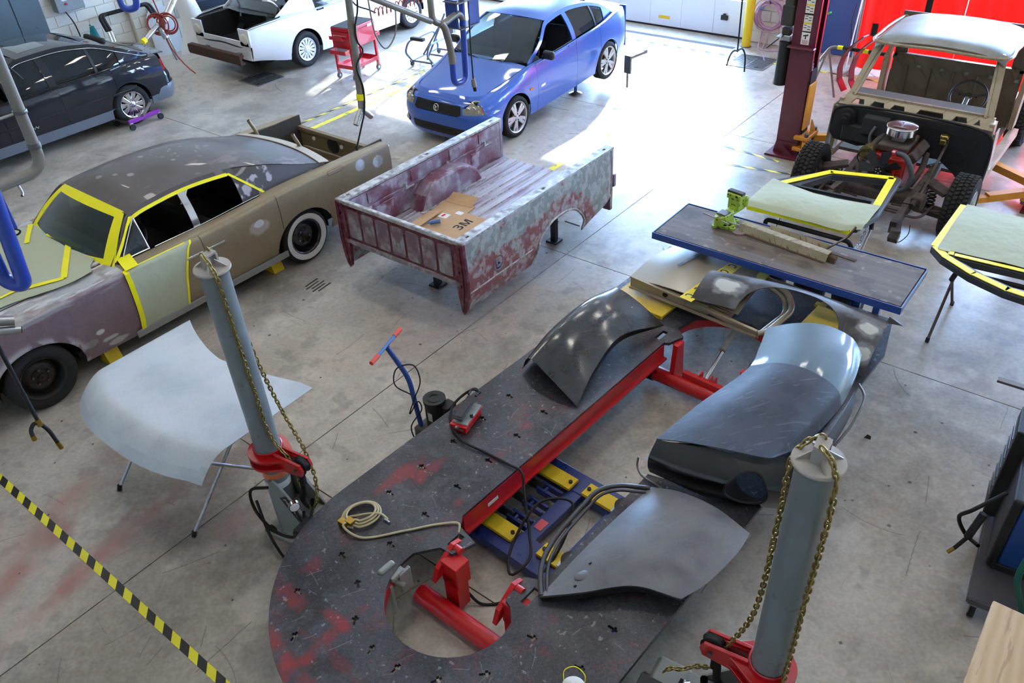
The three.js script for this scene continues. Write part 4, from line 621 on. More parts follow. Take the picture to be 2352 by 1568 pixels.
{
  const o = thing('truck_bed', 'sanded maroon and grey pickup truck bed standing alone on stands', 'truck bed', [-5.59, 0, -6.28], 0);
  const xo = y => .9 + .012 * Math.sin((y - .25) / .8 * Math.PI) + (y < .47 ? .012 : 0) - .05 * sst(.42, .22, y), S = (z, y) => V(xo(y) - .03 * sst(-1.2, -1.42, z), y, z);
  const A = z => { const d = (z + .27) / .5; return Math.abs(d) < 1 ? .2 + .47 * Math.pow(1 - Math.pow(Math.abs(d), 2.4), .5) : -1; }, bot = z => Math.max(A(z), z < -.77 ? lerp(.22, .46, (-.77 - z) / .6) : .25);
  both('outer_side', side(patch(S, zs(1.33, -1.38, .05, [.23, -.77, .2, -.74]), bot, 1.03, 22, .01)), M.bedOut, o);
  both('arch_lip', tube(span(.225, -.765, 30).map(z => { const y = Math.max(.2, A(z)); return V(xo(y) + .004, y, z); }), .014, 60, false, 6), M.bedRail, o);
  both('side_crease', rb(.014, .016, 1.1, .916, .475, .79, .006), M.bedRail, o);
  const rail = shape([[-.9, -1.37], [-.9, 1.33], [-.785, 1.33], [-.785, -1.37]].map(([a, b]) => [a, -b]), [[1.2], [-.05], [-1.24]].map(([z]) => [[-.865, -z - .028], [-.83, -z - .028], [-.83, -z + .028], [-.865, -z + .028]]));
  both('top_rail', [flat(rail, .02, .004).translate(0, 1.03, 0)], M.bedRail, o);
  both('inner_wall', [bx(.012, .46, 2.6, .785, .79, -.02), rb(.02, .024, 2.5, .775, .84, -.05, .008), ...[[.75, .5], [.1, .42], [-.6, .5], [-1.05, .3]].map(([z, w]) => rb(.02, .13, w, .777, .94, z, .03, 2)), ...[[.85, .5], [-.95, .42]].map(([z, w]) => rb(.02, .2, w, .777, .7, z, .03, 2))], M.bedIn, o);
  for (const z of [1.1, .42, -.3, -1.0]) both('tie_bracket', [bx(.03, .05, .02, .765, .86, z), bx(.02, .02, .14, .765, .83, z - .06)], M.bedRail, o);
  both('rear_post', [rb(.11, .8, .06, .84, .64, -1.36, .015, 2)], M.bedIn, o);
  // corrugated floor, wheel wells
  const prof = []; const n = 11; for (let i = 0; i < n; i++) { const a = -.78 + 1.56 * i / n, w = 1.56 / n; prof.push([a, .55], [a + w * .62, .55], [a + w * .7, .538], [a + w * .92, .538]); } prof.push([.78, .55], [.78, .52], [-.78, .52]);
  part('bed_floor', ext(shape(prof), 2.68).translate(0, 0, -1.36), M.bedFloor, o);
  const wp = shape([[-.68, .55], [-.6, .7], [-.46, .8], [-.3, .83], [0, .83], [.14, .8], [.28, .7], [.36, .55]].map(([z, y]) => [-z, y]));
  both('wheel_well', ext(wp, .17, .03).rotateY(Math.PI / 2).translate(.6, 0, 0), M.bedIn, o);
  both('wheel_well_lip', bx(.05, .012, 1.14, .565, .556, -.16), M.bedRail, o);
  // bulkhead with pressed panels
  part('bulkhead', [bx(1.6, .47, .014, 0, .8, 1.325)], M.bedFront, o); part('bulkhead_top', [rb(1.76, .05, .05, 0, 1.035, 1.32, .012, 2)], M.bedRail, o); part('bulkhead_sill', [rb(1.66, .05, .06, 0, .572, 1.32, .012, 2)], M.bedPanel, o);
  for (let i = 0; i < 7; i++) { const x = -.654 + i * .218, w = .186, h = .34, r = .025, q = (d) => { const a = w / 2 - d, b = h / 2 - d; return [...arc(a - r, b - r, r, 0, Math.PI / 2, 5), ...arc(-a + r, b - r, r, Math.PI / 2, Math.PI, 5), ...arc(-a + r, -b + r, r, Math.PI, 4.712, 5), ...arc(a - r, -b + r, r, 4.712, 6.283, 5)]; }; part('pressed_panel', ext(shape(q(.004)), .006, .004, 4).translate(x, .8, 1.332), M.bedPanel, o); }
  both('front_flange', [ext(shape([[.79, 1.03], [.9, 1.03], [.925, .6], [.915, .42], [.88, .26], [.85, .22], [.825, .25], [.8, .4], [.785, .58]]), .03, .005).translate(0, 0, 1.31), tube([[.86, 1.0, 1.35], [.875, .6, 1.35], [.865, .42, 1.35], [.845, .28, 1.35]], .009, 20, false, 5)], M.bedFront, o);
  for (const [x, y] of [[.84, .72], [.855, .56], [-.84, .72], [-.84, .9]]) part('slot', rb(.014, .03, .012, x, y, 1.35, .005), M.dark, o);
  { const g = [new THREE.TorusGeometry(.078, .013, 8, 28).rotateY(Math.PI / 2).translate(.905, .6, .83)]; part('filler_ring', g, M.bedPanel, o); part('filler_opening', [toX(lathe([[.001, -.02], [.068, -.02], [.072, .0], [.001, .001]], 24)).translate(.911, .6, .83)], M.dark, o); part('filler_tab', [bx(.008, .03, .06, .914, .57, .83), bx(.008, .05, .02, .914, .62, .86)], std(0x7f93b8, .4, .5), o); }
  both('rear_bracket', rb(.03, .16, .05, .9, .62, -1.4, .01), M.bedIn, o);
  part('cross_sill', [-.9, 0, .9].map(z => bx(1.5, .07, .09, 0, .485, z))[0], M.bedFront, o); part('cross_sill', bx(1.5, .07, .09, 0, .485, 0), M.bedFront, o); part('cross_sill', bx(1.5, .07, .09, 0, .485, .9), M.bedFront, o);
  part('fender_rod', [tube([[.87, .5, -.42], [.86, .3, -.72]], .008, 8, false, 5)], M.black, o);
}
// stands that carry the bed
for (const [x, z, l] of [[-5.08, -6.98, 'black steel stand seen through the wheel arch under the truck bed'], [-6.1, -6.98, 'black steel stand hidden behind, under the far side of truck bed'], [-5.6, -5.45, 'black steel stand under the bulkhead end of the truck bed']]) {
  const t = thing('support_stand', l, 'stand', [x, 0, z]); part('post', [rb(.07, .36, .07, 0, .2, 0, .008)], M.black, t); part('base', [rb(.15, .02, .15, 0, .01, 0, .004)], M.black, t); part('cradle', [rb(.16, .02, .12, 0, .39, 0, .004), bx(.16, .05, .015, 0, .4, .055), bx(.16, .05, .015, 0, .4, -.055)], M.black, t); part('pin', cy(V(-.06, .28, 0), V(.06, .28, 0), .012), M.steel, t);
}
// flattened cartons lying in the bed
{
  const cb = rep(dtex(256, 256, (u, v) => { const k = fbm(u * 6, v * 6, 6, 4), f = vn(u * 4, v * 128, 128) * 8; return mix3([184, 148, 108], [200, 164, 122], k).map(c => c + f - 4); }), .7), mat = std(0xffffff, .85, 0, { map: cb });
  const t = thing('carton', 'flattened brown cardboard carton printed 3M lying in truck bed', 'carton', [-5.62, .552, -5.82], 0);
  part('panel', [rb(.62, .012, .56, 0, .035, -.02, .004)], mat, t); part('lower_panel', [rb(.6, .012, .5, .05, .012, .06, .004).rotateY(.04)], mat, t); part('flap', rb(.2, .01, .5, 0, 0, 0, .003).rotateZ(.25).rotateY(.1).translate(-.36, .05, .12), mat, t); part('flap', rb(.14, .01, .3, 0, 0, 0, .003).rotateZ(-.5).translate(-.3, .06, .3), mat, t);
  const txt = canvas(512, 256, (g, w, h) => { g.fillStyle = '#c09a70'; g.fillRect(0, 0, w, h); g.fillStyle = '#1d1a18'; g.font = 'bold 250px sans-serif'; g.textAlign = 'center'; g.textBaseline = 'middle'; g.fillText('3M', w / 2, h / 2 + 14); });
  const pg = new THREE.PlaneGeometry(.36, .17).rotateX(-Math.PI / 2).rotateY(Math.PI / 2); plainUV('print', pg.translate(.08, .0422, -.06), std(0xffffff, .85, 0, { map: txt }), t);
  part('shipping_label', rb(.12, .003, .1, -.22, .043, -.12, .001).rotateY(.1), M.white, t); part('shipping_label', rb(.09, .003, .07, -.12, .043, -.24, .001), M.white, t); part('label_mark', rb(.03, .002, .06, -.24, .046, -.1, .001), M.redBright, t);
  const b = thing('carton', 'plain flattened brown cardboard lying under the printed carton in truck bed', 'carton', [-5.9, .552, -6.0], .12); part('panel', [rb(.42, .014, .6, 0, .008, 0, .004)], mat, b); part('flap', rb(.36, .01, .18, 0, 0, 0, .003).rotateX(.3).translate(0, .04, -.34), mat, b);
  solo('paint_bottle', 'small blue and white bottle lying among the cartons in truck bed', 'bottle', [cy(V(-5.83, .63, -5.66), V(-5.74, .64, -5.74), .025, .025), cy(V(-5.85, .63, -5.64), V(-5.83, .63, -5.66), .012, .012)], std(0x5d7fb0, .4));
}
// ---------- frame straightening platform (local frame: centre of deck, -z towards the far end) ----------
const FM = { x: -2.40, z: -4.2, t: -0.06 };
const fmW = (x, y, z) => { const c = Math.cos(FM.t), s = Math.sin(FM.t); return V(FM.x + x * c + z * s, y, FM.z - x * s + z * c); };
const DY = 0.5;
const deckTex = dtex(1024, 2048, (u, v) => { // x -1.3..1.3, z -2.8..3.3
  const x = -1.3 + 2.6 * u, z = -2.8 + 6.1 * v, a = fbm(x * 3 + 9, z * 3 + 9, 4096, 5), b = fbm(x * 11 + 9, z * 11 + 60, 4096, 4), f = vn(x * 150 + 600, z * 150 + 600, 16384), g = vn(x * 70 + 600, z * 70 + 900, 16384);
  let c = mix3([40, 40, 46], [66, 66, 73], sst(.3, .7, a)); c = mix3(c, [84, 80, 83], .45 * sst(.55, .75, b)); const k = (f - .5) * 24 + (g - .5) * 12; c = [c[0] + k, c[1] + k, c[2] + k];
  for (const [sx, sz, rx, rz, w] of [[-.85, 1.32, .05, .14, 1], [-.98, 1.5, .06, .2, .9], [-.72, .45, .05, .1, .9], [-.62, .52, .05, .05, .9], [-.83, 2.45, .05, .08, .6], [-.72, 2.7, .12, .06, .9], [-.35, 2.62, .1, .03, .9], [-.3, 2.85, .04, .28, .9], [-.55, 2.98, .2, .06, 1], [-.1, 2.8, .3, .03, .5], [-.45, 1.4, .03, .06, .7], [-.9, 2.0, .06, .04, .7], [.8, 1.95, .05, .03, .4], [-.55, .9, .03, .1, .5], [.2, 3.0, .35, .05, .7], [-.95, -.3, .08, .2, .5], [.7, -1.8, .2, .1, .3]]) { const d = ((x - sx) / rx) ** 2 + ((z - sz) / rz) ** 2; if (d < 9) c = mix3(c, [150, 34, 42], .72 * w * sst(1.5, .1, d * .5 + 2.6 * (b - .36) + .8 * (f - .5))); }
  c = mix3(c, [150, 26, 34], .35 * sst(.6, .72, fbm(x * 6 + 77, z * 6, 4096, 4)) * sst(.45, .75, f));
  if (f > .992) c = mix3(c, [170, 168, 168], .7); c = mix3(c, [150, 148, 150], .6 * sst(.78, .82, fbm(x * 30 + 5, z * 30 + 3, 4096, 3))); return c;
});
{ const D = deckTex.image.data, W = 1024, H = 2048; const dab = (x, z, col, k) => { const i = Math.round((x + 1.3) / 2.6 * W), j = Math.round((z + 2.8) / 6.1 * H); if (i < 0 || j < 0 || i >= W || j >= H) return; const o = (j * W + i) * 4; for (let c = 0; c < 3; c++) D[o + c] = lerp(D[o + c], col[c], k); };
  for (let s = 0; s < 420; s++) { let x = rr(-1.25, 1.25), z = rr(-2.7, 3.2), a = rnd() * 6.28, L = rr(.01, .16), k = rr(.2, .7), col = rnd() < .7 ? [178, 176, 176] : [30, 28, 28]; const cv = rr(-3, 3); for (let i = 0; i < L / .0025; i++) { x += .0025 * Math.cos(a); z += .0025 * Math.sin(a); a += cv * .0025; dab(x, z, col, k); } } }
deckTex.repeat.set(1 / 2.6, 1 / 6.1); deckTex.offset.set(.5, 2.8 / 6.1);
M.deck = std(0xffffff, .34, .15, { map: deckTex, bumpMap: rep(dtex(256, 256, (u, v) => { const k = 255 * vn(u * 90, v * 90, 90); return [k, k, k]; }, false), .4), bumpScale: .0006 });
{
  const o = thing('frame_rack', 'long black steel frame-straightening platform with rounded end and red rails', 'frame rack', [FM.x, 0, FM.z], FM.t);
  const s = (x, z) => [x, -z]; // shape plane: (x, -z)
  const outer = [...span(0, Math.PI, 40).map(a => s(.014 + 1.225 * Math.cos(a), 1.9 + 1.225 * Math.sin(a))), s(-1.21, 0), s(-1.21, -2.2), s(-1.05, -2.65), s(1.1, -2.65), s(1.24, -2.1)];
  const hole = [...span(0, Math.PI, 22).map(a => [.075 + .445 * Math.cos(a), 2.03 + .43 * Math.sin(a)]), [-.37, 1.95], [-.3, 1.85], [-.26, 1.80], [-.16, 1.79], [-.1, 1.62], [-.29, 1.58], [-.34, 1.5], [-.34, -1.1], [-.3, -1.12], [-.25, -1.28], [-.36, -1.36], [-.32, -1.6], [-.1, -1.78], [.15, -1.82], [.4, -1.7], [.5, -1.45], [.4, -1.3], [.44, -1.1], [.46, 1.5], [.42, 1.58], [.34, 1.62], [.36, 1.83], [.42, 1.85], [.5, 1.93]].map(([x, z]) => s(x, z));
  const X = [[-.955, .316, 0], [-.6, .293, 0], [-.589, .64, 0], [-.94, .66, 0], [-.578, .982, 0], [-.935, 1.0, 0], [-.929, 1.346, 0], [-.575, 1.326, 0], [-.922, 1.683, 0], [-.564, 1.662, 0], [-.919, 2.017, 0], [-.558, 1.999, 0], [-.746, 2.268, .2], [-.739, 2.645, .1], [-.482, 2.35, .5], [-.481, 2.853, 1.2], [-.279, 2.537, .9], [-.038, 2.604, 1.3], [.177, 2.591, 1.57], [.423, 2.491, 2], [.618, 2.282, 2.3], [.677, 1.927, 2.9], [1.024, 1.901, 2.9], [1.022, 1.567, 3.14], [-.6, -.06, 0], [-.955, -.04, 0], [1.02, 1.2, 0], [.68, 1.2, 0], [.68, 1.55, 0], [-.6, -1.9, 0], [.7, -1.9, 0]];
  const cross = (x, z, r) => { const a = .0085, L = .046, l2 = .022, c = Math.cos(r), q = Math.sin(r); return [[L, a], [a, a], [a, l2], [-a, l2], [-a, a], [-l2, a], [-l2, -a], [-a, -a], [-a, -l2], [a, -l2], [a, -a], [L, -a]].map(([p, t]) => s(x + p * c - t * q, z + p * q + t * c)); };
  const slotR = (x, z, w, d) => [s(x - w, z - d), s(x + w, z - d), s(x + w, z + d), s(x - w, z + d)];
  part('deck', topv(flat(shape(outer, [hole, ...X.map(a => cross(...a)), slotR(-.22, 1.69, .026, .06), slotR(.47, 1.71, .026, .07), slotR(-.42, -1.18, .026, .07)]), .022, .003).translate(0, DY - .025, 0)), M.deck, o);
  // dark pan below the deck slots, red side rails
  part('side_rail', [bx(.05, .12, 3.9, -1.15, DY - .09, -.1)], M.black, o); part('side_rail', [bx(.05, .12, 4.0, 1.18, DY - .09, -.1)], M.black, o);
  const rail = x => [bx(.02, .15, 2.6, x, DY - .1, .2), bx(.055, .018, 2.6, x + Math.sign(x + .05) * -.018, DY - .165, .2), tube([[x + .02 * -Math.sign(x), DY - .175, -1.1], [x + .02 * -Math.sign(x), DY - .175, 1.5]], .014, 6, false, 6)];
  part('inner_rail', rail(-.345), M.red, o, 'red painted inner rail'); part('inner_rail', rail(.465), M.red, o, 'red painted inner rail');
  const ring = (cx, cz, rx, rz, a0, a1) => patch((a, y) => V(cx + rx * Math.cos(a), y, cz + rz * Math.sin(a)), span(a0, a1, 24), DY - .13, DY - .026, 1, .012);
  part('throat_band', ring(.075, 2.03, .45, .435, 0, Math.PI * .98), M.red, o); part('throat_band', ring(.07, -1.4, .45, .43, Math.PI, 2 * Math.PI), M.red, o);
  part('serial_plate', [rb(.006, .03, .11, -.33, DY - .1, 1.2, .002)], M.white, o);
  // legs with feet tubes
  for (const [x, z, kind] of [[-.19, 1.78, 0], [.35, 1.76, 0], [-.27, -1.2, 1], [.4, -1.2, 1]]) {
    if (!kind) { part('leg', [rb(.15, .2, .13, x + .06, DY - .13, z + .02, .006), rb(.13, .34, .11, x + .06, .2, z + .03, .006)], M.redBright, o, 'red square leg'); part('leg_bracket', [ext(shape([[-.14, -.12], [.1, -.03], [.13, .06], [.06, .08], [-.1, -.02]]), .03, .004).rotateY(Math.PI / 2).translate(x - .03, DY - .06, z + .02)], M.redBright, o); part('leg_pin', toX(cyl(.028, .08, 0, 0, 0, 14)).translate(x + .02, DY - .01, z - .05), M.redBright, o); }
    else part('leg', [ext(shape([[-.05, DY - .03], [.05, DY - .03], [.085, .08], [-.085, .08]]), .04, .004).rotateY(Math.PI / 2).translate(x, 0, z), rb(.05, .05, .06, x, DY - .05, z, .01)], M.redBright, o, 'red plate leg');
  }
  part('cross_tube', [cy(V(-.36, .085, 1.96), V(.52, .085, 1.93), .07, .07, 24)], M.redBright, o); part('cross_tube', [cy(V(-.42, .1, -1.12), V(.55, .1, -1.16), .07, .07, 24), bx(.4, .06, .05, .05, .2, -1.16)], M.redBright, o); part('tube_wheel', cy(V(-.49, .1, -1.115), V(-.42, .1, -1.12), .08, .08, 24), M.rubber, o);
  for (const x of [.0, .1, .14]) part('cylinder_lug', ext(shape([...arc(0, .06, .03, 0, Math.PI, 8), [-.03, 0], [.03, 0]]), .012).rotateY(Math.PI / 2).translate(x, .18, -1.2), M.redBright, o);
  part('lift_cylinder', [cy(V(.05, .2, -1.2), V(-.03, .4, -1.95), .018, .018, 14)], M.chrome, o); part('cylinder_body', cy(V(.01, .3, -1.55), V(-.05, .46, -2.2), .032, .032, 14), M.greyPaint, o);
  part('throat_clamp', [rb(.05, .24, .13, -.42, DY - .1, 2.15, .02, 2), rb(.11, .04, .12, -.38, DY - .03, 2.13, .01), rb(.03, .3, .03, -.34, .28, 2.2, .01), cy(V(-.38, DY - .08, 2.15), V(-.3, DY - .12, 2.12), .022), rb(.03, .2, .1, -.33, DY - .12, 2.08, .01)], M.greyPaint, o);
  part('floor_plate', [bx(.5, .012, .09, -.62, .006, -1.35)].map(g => g.rotateY(.9)), M.black, o);
}
// yellow ramp plates on the far end of the platform
for (const [x, z, w, d, l, a] of [[-.84, -1.72, .58, .66, 'yellow tread plate under the tan door on the platform', .0], [.7, -2.25, .42, .5, 'yellow tread plate between dark fender and platform edge', 0]]) {
  const p = fmW(x, DY, z), t = thing('tread_plate', l, 'plate', [p.x, DY, p.z], FM.t + a); part('plate', [rb(w, .03, d, 0, .02, 0, .006)], std(0xdcb80c, .5, 0, { bumpMap: rep(dtex(128, 128, (u, v) => { const q = (Math.sin(u * 50.26) * Math.sin(v * 50.26) > .5) ? 255 : 60; return [q, q, q]; }, false), .16), bumpScale: .002 }), t); part('edge', rb(w, .05, .02, 0, .012, d / 2, .005), M.yellow, t);
}
// ---------- pulling towers ----------
const linkG = fin((() => { const L = .017, r = .011, p = []; for (let i = 0; i <= 8; i++) { const a = -Math.PI / 2 + Math.PI * i / 8; p.push(V(r * Math.sin(a + Math.PI / 2) * 0 + r * Math.cos(a), L / 1 * .5 + r * Math.sin(a) * 0 + (a > -9 ? 0 : 0), 0)); } const c = []; for (let i = 0; i < 12; i++) { const a = Math.PI * i / 11; c.push(V(r * Math.cos(a), L * .6 + r * Math.sin(a), 0)); } for (let i = 0; i < 12; i++) { const a = Math.PI + Math.PI * i / 11; c.push(V(r * Math.cos(a), -L * .6 + r * Math.sin(a), 0)); } return new THREE.TubeGeometry(new THREE.CatmullRomCurve3(c, true), 20, .0052, 6, true); })());
function chain(parent, pts, name = 'chain', pitch = .0305, m = M.gold) {
  const o = new THREE.Group(); o.name = name; parent.add(o); const c = new THREE.CatmullRomCurve3(pts.map(p => V(...p))), L = c.getLength(), n = Math.round(L / pitch); c.arcLengthDivisions = 400; c.updateArcLengths();
  for (let i = 0; i < n; i++) { const u = (i + .5) / n, p = c.getPointAt(u), t = c.getTangentAt(u), l = new THREE.Mesh(linkG, m); l.name = 'link'; l.castShadow = l.receiveShadow = true; l.position.copy(p); l.quaternion.setFromUnitVectors(V(0, 1, 0), t).multiply(new THREE.Quaternion().setFromAxisAngle(V(0, 1, 0), (i % 2 ? Math.PI / 4 : -Math.PI / 4) + i * .05)); o.add(l); }
  return o;
}
M.tower = std(0x80878a, .4, .05, { map: rep(dtex(256, 512, (u, v) => { const k = fbm(u * 4, v * 8, 4, 5), s = fbm(u * 20, v * 30, 20, 3); return mix3(mix3([232, 236, 230], [255, 255, 255], k), [190, 184, 172], .5 * sst(.74, .8, s)); }), .9, 1.4) });
const towerText = canvas(256, 128, (g, w, h) => { g.fillStyle = '#17181a'; g.fillRect(0, 0, w, h); g.fillStyle = '#e8e8e6'; g.font = 'italic bold 46px serif'; g.textAlign = 'center'; g.textBaseline = 'middle'; g.fillText('Power-Pro', w / 2, h / 2); });
const warnText = canvas(128, 64, (g, w, h) => { g.fillStyle = '#f2f0ea'; g.fillRect(0, 0, w, h); g.fillStyle = '#d8622a'; g.fillRect(0, 0, w, 16); g.fillStyle = '#333'; for (let i = 0; i < 4; i++) g.fillRect(10, 24 + i * 9, 60 + (i * 37) % 40, 3); });
function tower(pos, turn, label, mirror) {
  const o = thing('pulling_tower', label, 'pulling tower', pos, turn, 'pulling towers of the frame rack'), h = 2.36, r = .092;
  part('column', lathe([[r, .02], [r, h], [r - .004, h + .004], [0, h + .004]], 40), M.tower, o);
  const capM = std(0xaaa49c, .55, .05, { roughnessMap: grime }); part('cap', [lathe([[0, h + .006], [r + .022, h + .006], [r + .024, h + .014], [r + .02, h + .028], [0, h + .03]], 40)], capM, o);
  part('cap_lug', [ext(shape([[-.03, 0], [.03, 0], [.03, .07], [.018, .09], [-.018, .09], [-.03, .07]]), .012, .002).translate(0, h + .03, .03), ext(shape([[-.03, 0], [.03, 0], [.03, .07], [.018, .09], [-.018, .09], [-.03, .07]]), .012, .002).translate(0, h + .03, -.042), bx(.06, .012, .08, 0, h + .115, 0)], capM, o);
  for (const a of [.5, 2.1, 3.7, 5.3]) part('cap_gusset', ext(shape([[.03, 0], [r + .01, 0], [.03, .05]]), .008).rotateY(a).translate(0, h + .03, 0), capM, o);
  // red collar with its twin arms and pulley
  const ar = [...arc(0, 0, .15, Math.PI * .28, Math.PI * 1.72, 24), [.19, -.055], [.27, -.05], [.3, -.03]], arm = ar.concat([[.29, -.022], [.2, -.025], [.12, -.03]], arc(0, 0, .1, -.3, -Math.PI * 2 + .3, 28).map(p => p), [[.12, .03], [.2, .025], [.29, .022], [.3, .03], [.27, .05], [.19, .055]]);
  for (const y of [.74, .82]) part('collar_plate', [flat(shape(arm), .018, .002).translate(0, y, 0)], M.red, o); part('collar_ring', [lathe([[r + .004, .7], [r + .016, .7], [r + .016, .87], [r + .004, .87]], 36)], M.red, o);
  for (const s of [1, -1]) part('collar_arm', [ext(shape([[.1, -.08], [.34, -.05], [.36, .0], [.34, .05], [.1, .06]]), .016, .003).translate(0, .8, s * .045 - .008)], M.red, o);
  part('pulley', [lathe([[.02, -.022], [.07, -.022], [.055, 0], [.07, .022], [.02, .022]], 28).rotateX(Math.PI / 2).translate(.3, .8, 0)], M.black, o); part('pulley_pin', cy(V(.3, .8, -.075), V(.3, .8, .075), .014), M.steel, o);
  part('hook', [tube([[.26, .62, 0], [.25, .5, .0], [.22, .42, 0], [.26, .36, 0], [.31, .38, 0], [.32, .44, 0]], .024, 24, false, 8), rb(.06, .18, .05, .27, .68, 0, .02, 2)], M.black, o);
  // foot: gusset plates, base arm to the deck, pedal valve, hoses, gauge
  const gp = M.greyPaint; for (const s of [1, -1]) part('gusset', ext(shape([[.02, .04], [.46, .04], [.46, .16], [.12, .6], [.06, .62], [.02, .6]]), .014, .002).translate(0, 0, s * .1 - .007), gp, o);
  part('base_arm', [rb(.66, .14, .17, .3, .25, 0, .012), rb(.22, .16, .2, .52, .25, 0, .03, 3)], gp, o); part('base_plate', [rb(.3, .03, .3, 0, .016, 0, .006)], gp, o);
  for (const s of [1, -1]) part('caster', [toX(cyl(.04, .03, 0, 0, 0, 16)).rotateY(Math.PI / 2).translate(-.08, .04, s * .13)], M.rubber, o);
  const tg = new THREE.PlaneGeometry(.34, .09); for (const s of [1, -1]) { const q = plainUV('lettering', tg, std(0xffffff, .5, 0, { map: towerText }), o); q.position.set(.24, .36, s * .112); q.rotation.set(0, s > 0 ? 0 : Math.PI, 0); q.rotateZ(s > 0 ? -.95 : .95); const w = plainUV('warning_label', new THREE.PlaneGeometry(.1, .05), std(0xffffff, .5, 0, { map: warnText }), o); w.position.set(.3, .25, s * .0865); w.rotation.y = s > 0 ? 0 : Math.PI; }
  part('warning_band', lathe([[r + .002, .6], [r + .003, .6], [r + .003, .66], [r + .002, .66]], 30), std(0xd8744a, .5), o); part('warning_band', lathe([[r + .002, .5], [r + .003, .5], [r + .003, .56], [r + .002, .56]], 30), M.white, o);
  const k = mirror; part('pedal_valve', [rb(.24, .07, .16, .5, .4, .22 * k, .012, 2), rb(.26, .02, .14, .52, .45, .22 * k, .006), rb(.04, .1, .1, .4, .34, .22 * k, .01)], M.black, o, 'black pedal valve'); part('pump_handle', [cy(V(.28, .34, .1 * k), V(.5, .3, .06 * k), .02, .02, 12), ...span(.3, .48, 7).map(x => cy(V(x, .337 - .18 * (x - .28), .1 * k - .18 * k * (x - .28)), V(x + .008, .337 - .18 * (x - .27), .1 * k - .18 * k * (x - .27)), .026, .026, 12))], M.black, o); part('pump_rod', cy(V(.5, .3, .06 * k), V(.68, .24, .02 * k), .012), M.zinc, o);
  part('bolt', cy(V(.56, .25, .1), V(.56, .25, .13), .022, .022, 6), M.brass, o); part('bolt', cy(V(.56, .25, -.13), V(.56, .25, -.1), .022, .022, 6), M.brass, o);
  part('gauge', [new THREE.CylinderGeometry(.042, .042, .03, 24).rotateX(Math.PI / 2).rotateY(1.0 * k).translate(.36, .6, .2 * k)], M.chrome, o); part('gauge_face', new THREE.CylinderGeometry(.034, .034, .004, 24).rotateX(Math.PI / 2).rotateY(1.0 * k).translate(.374, .6, .2 * k + .0086), M.white, o); part('gauge_stem', cy(V(.36, .56, .2 * k), V(.42, .38, .2 * k), .01), M.black, o);
  part('hydraulic_hose', [tube([[.02, .55, .12 * k], [-.12, .5, .17 * k], [-.1, .32, .2 * k], [.08, .2, .22 * k], [.24, .2, .2 * k], [.34, .3, .16 * k], [.34, .45, .12 * k]], .012, 60, false, 8)], M.rubber, o); part('hydraulic_hose', [tube([[.42, .5, .1 * k], [.46, .3, .3 * k], [.36, .08, .34 * k], [.2, .05, .3 * k], [.06, .2, .26 * k], [-.08, .42, .18 * k]], .011, 60, false, 8)], M.rubber, o);
  return o;
}
{
  const a = tower([-4.19, 0, -2.17], .15, 'grey chain pulling tower between the grey hood and the platform rounded end', 1);
  chain(a, [[.0, 2.5, .05], [.05, 2.47, .06], [.1, 2.38, .065], [.104, 2.2, .062], [.106, 1.5, .05], [.115, 1.0, .03], [.2, .82, 0], [.235, .78, 0], [.25, .7, .01], [.27, .6, .03]]);
  chain(a, [[-.01, 2.5, -.02], [-.06, 2.46, -.05], [-.09, 2.38, -.08], [-.09, 2.2, -.07], [-.02, 1.8, -.105], [.05, 1.5, -.1], [.13, 1.15, -.11], [.26, .85, -.1], [.34, .62, -.06], [.36, .45, .0], [.31, .36, .02]]); chain(a, [[.3, .4, .02], [.34, .33, .05], [.36, .22, .1], [.37, .1, .14], [.38, .04, .15]]);
  const b = tower([-.58, 0, -2.68], Math.PI + .12, 'grey chain pulling tower standing by the black fender with the headlight hole', -1);
  chain(b, [[.0, 2.5, -.05], [-.05, 2.48, -.08], [-.09, 2.4, -.1], [-.1, 2.3, -.095], [-.1, 1.5, -.09], [-.1, .9, -.09], [-.1, .5, -.09], [-.1, .1, -.1]]);
  chain(b, [[.0, 2.49, .03], [.04, 2.45, .06], [.104, 2.36, .02], [.108, 2.0, 0], [.13, 1.2, 0], [.22, .86, 0], [.235, .8, 0], [.24, .7, 0], [.28, .62, .04]]); chain(b, [[.3, .5, .05], [.4, .42, .06], [.46, .4, .02], [.52, .43, -.03], [.55, .4, -.05]]);
}
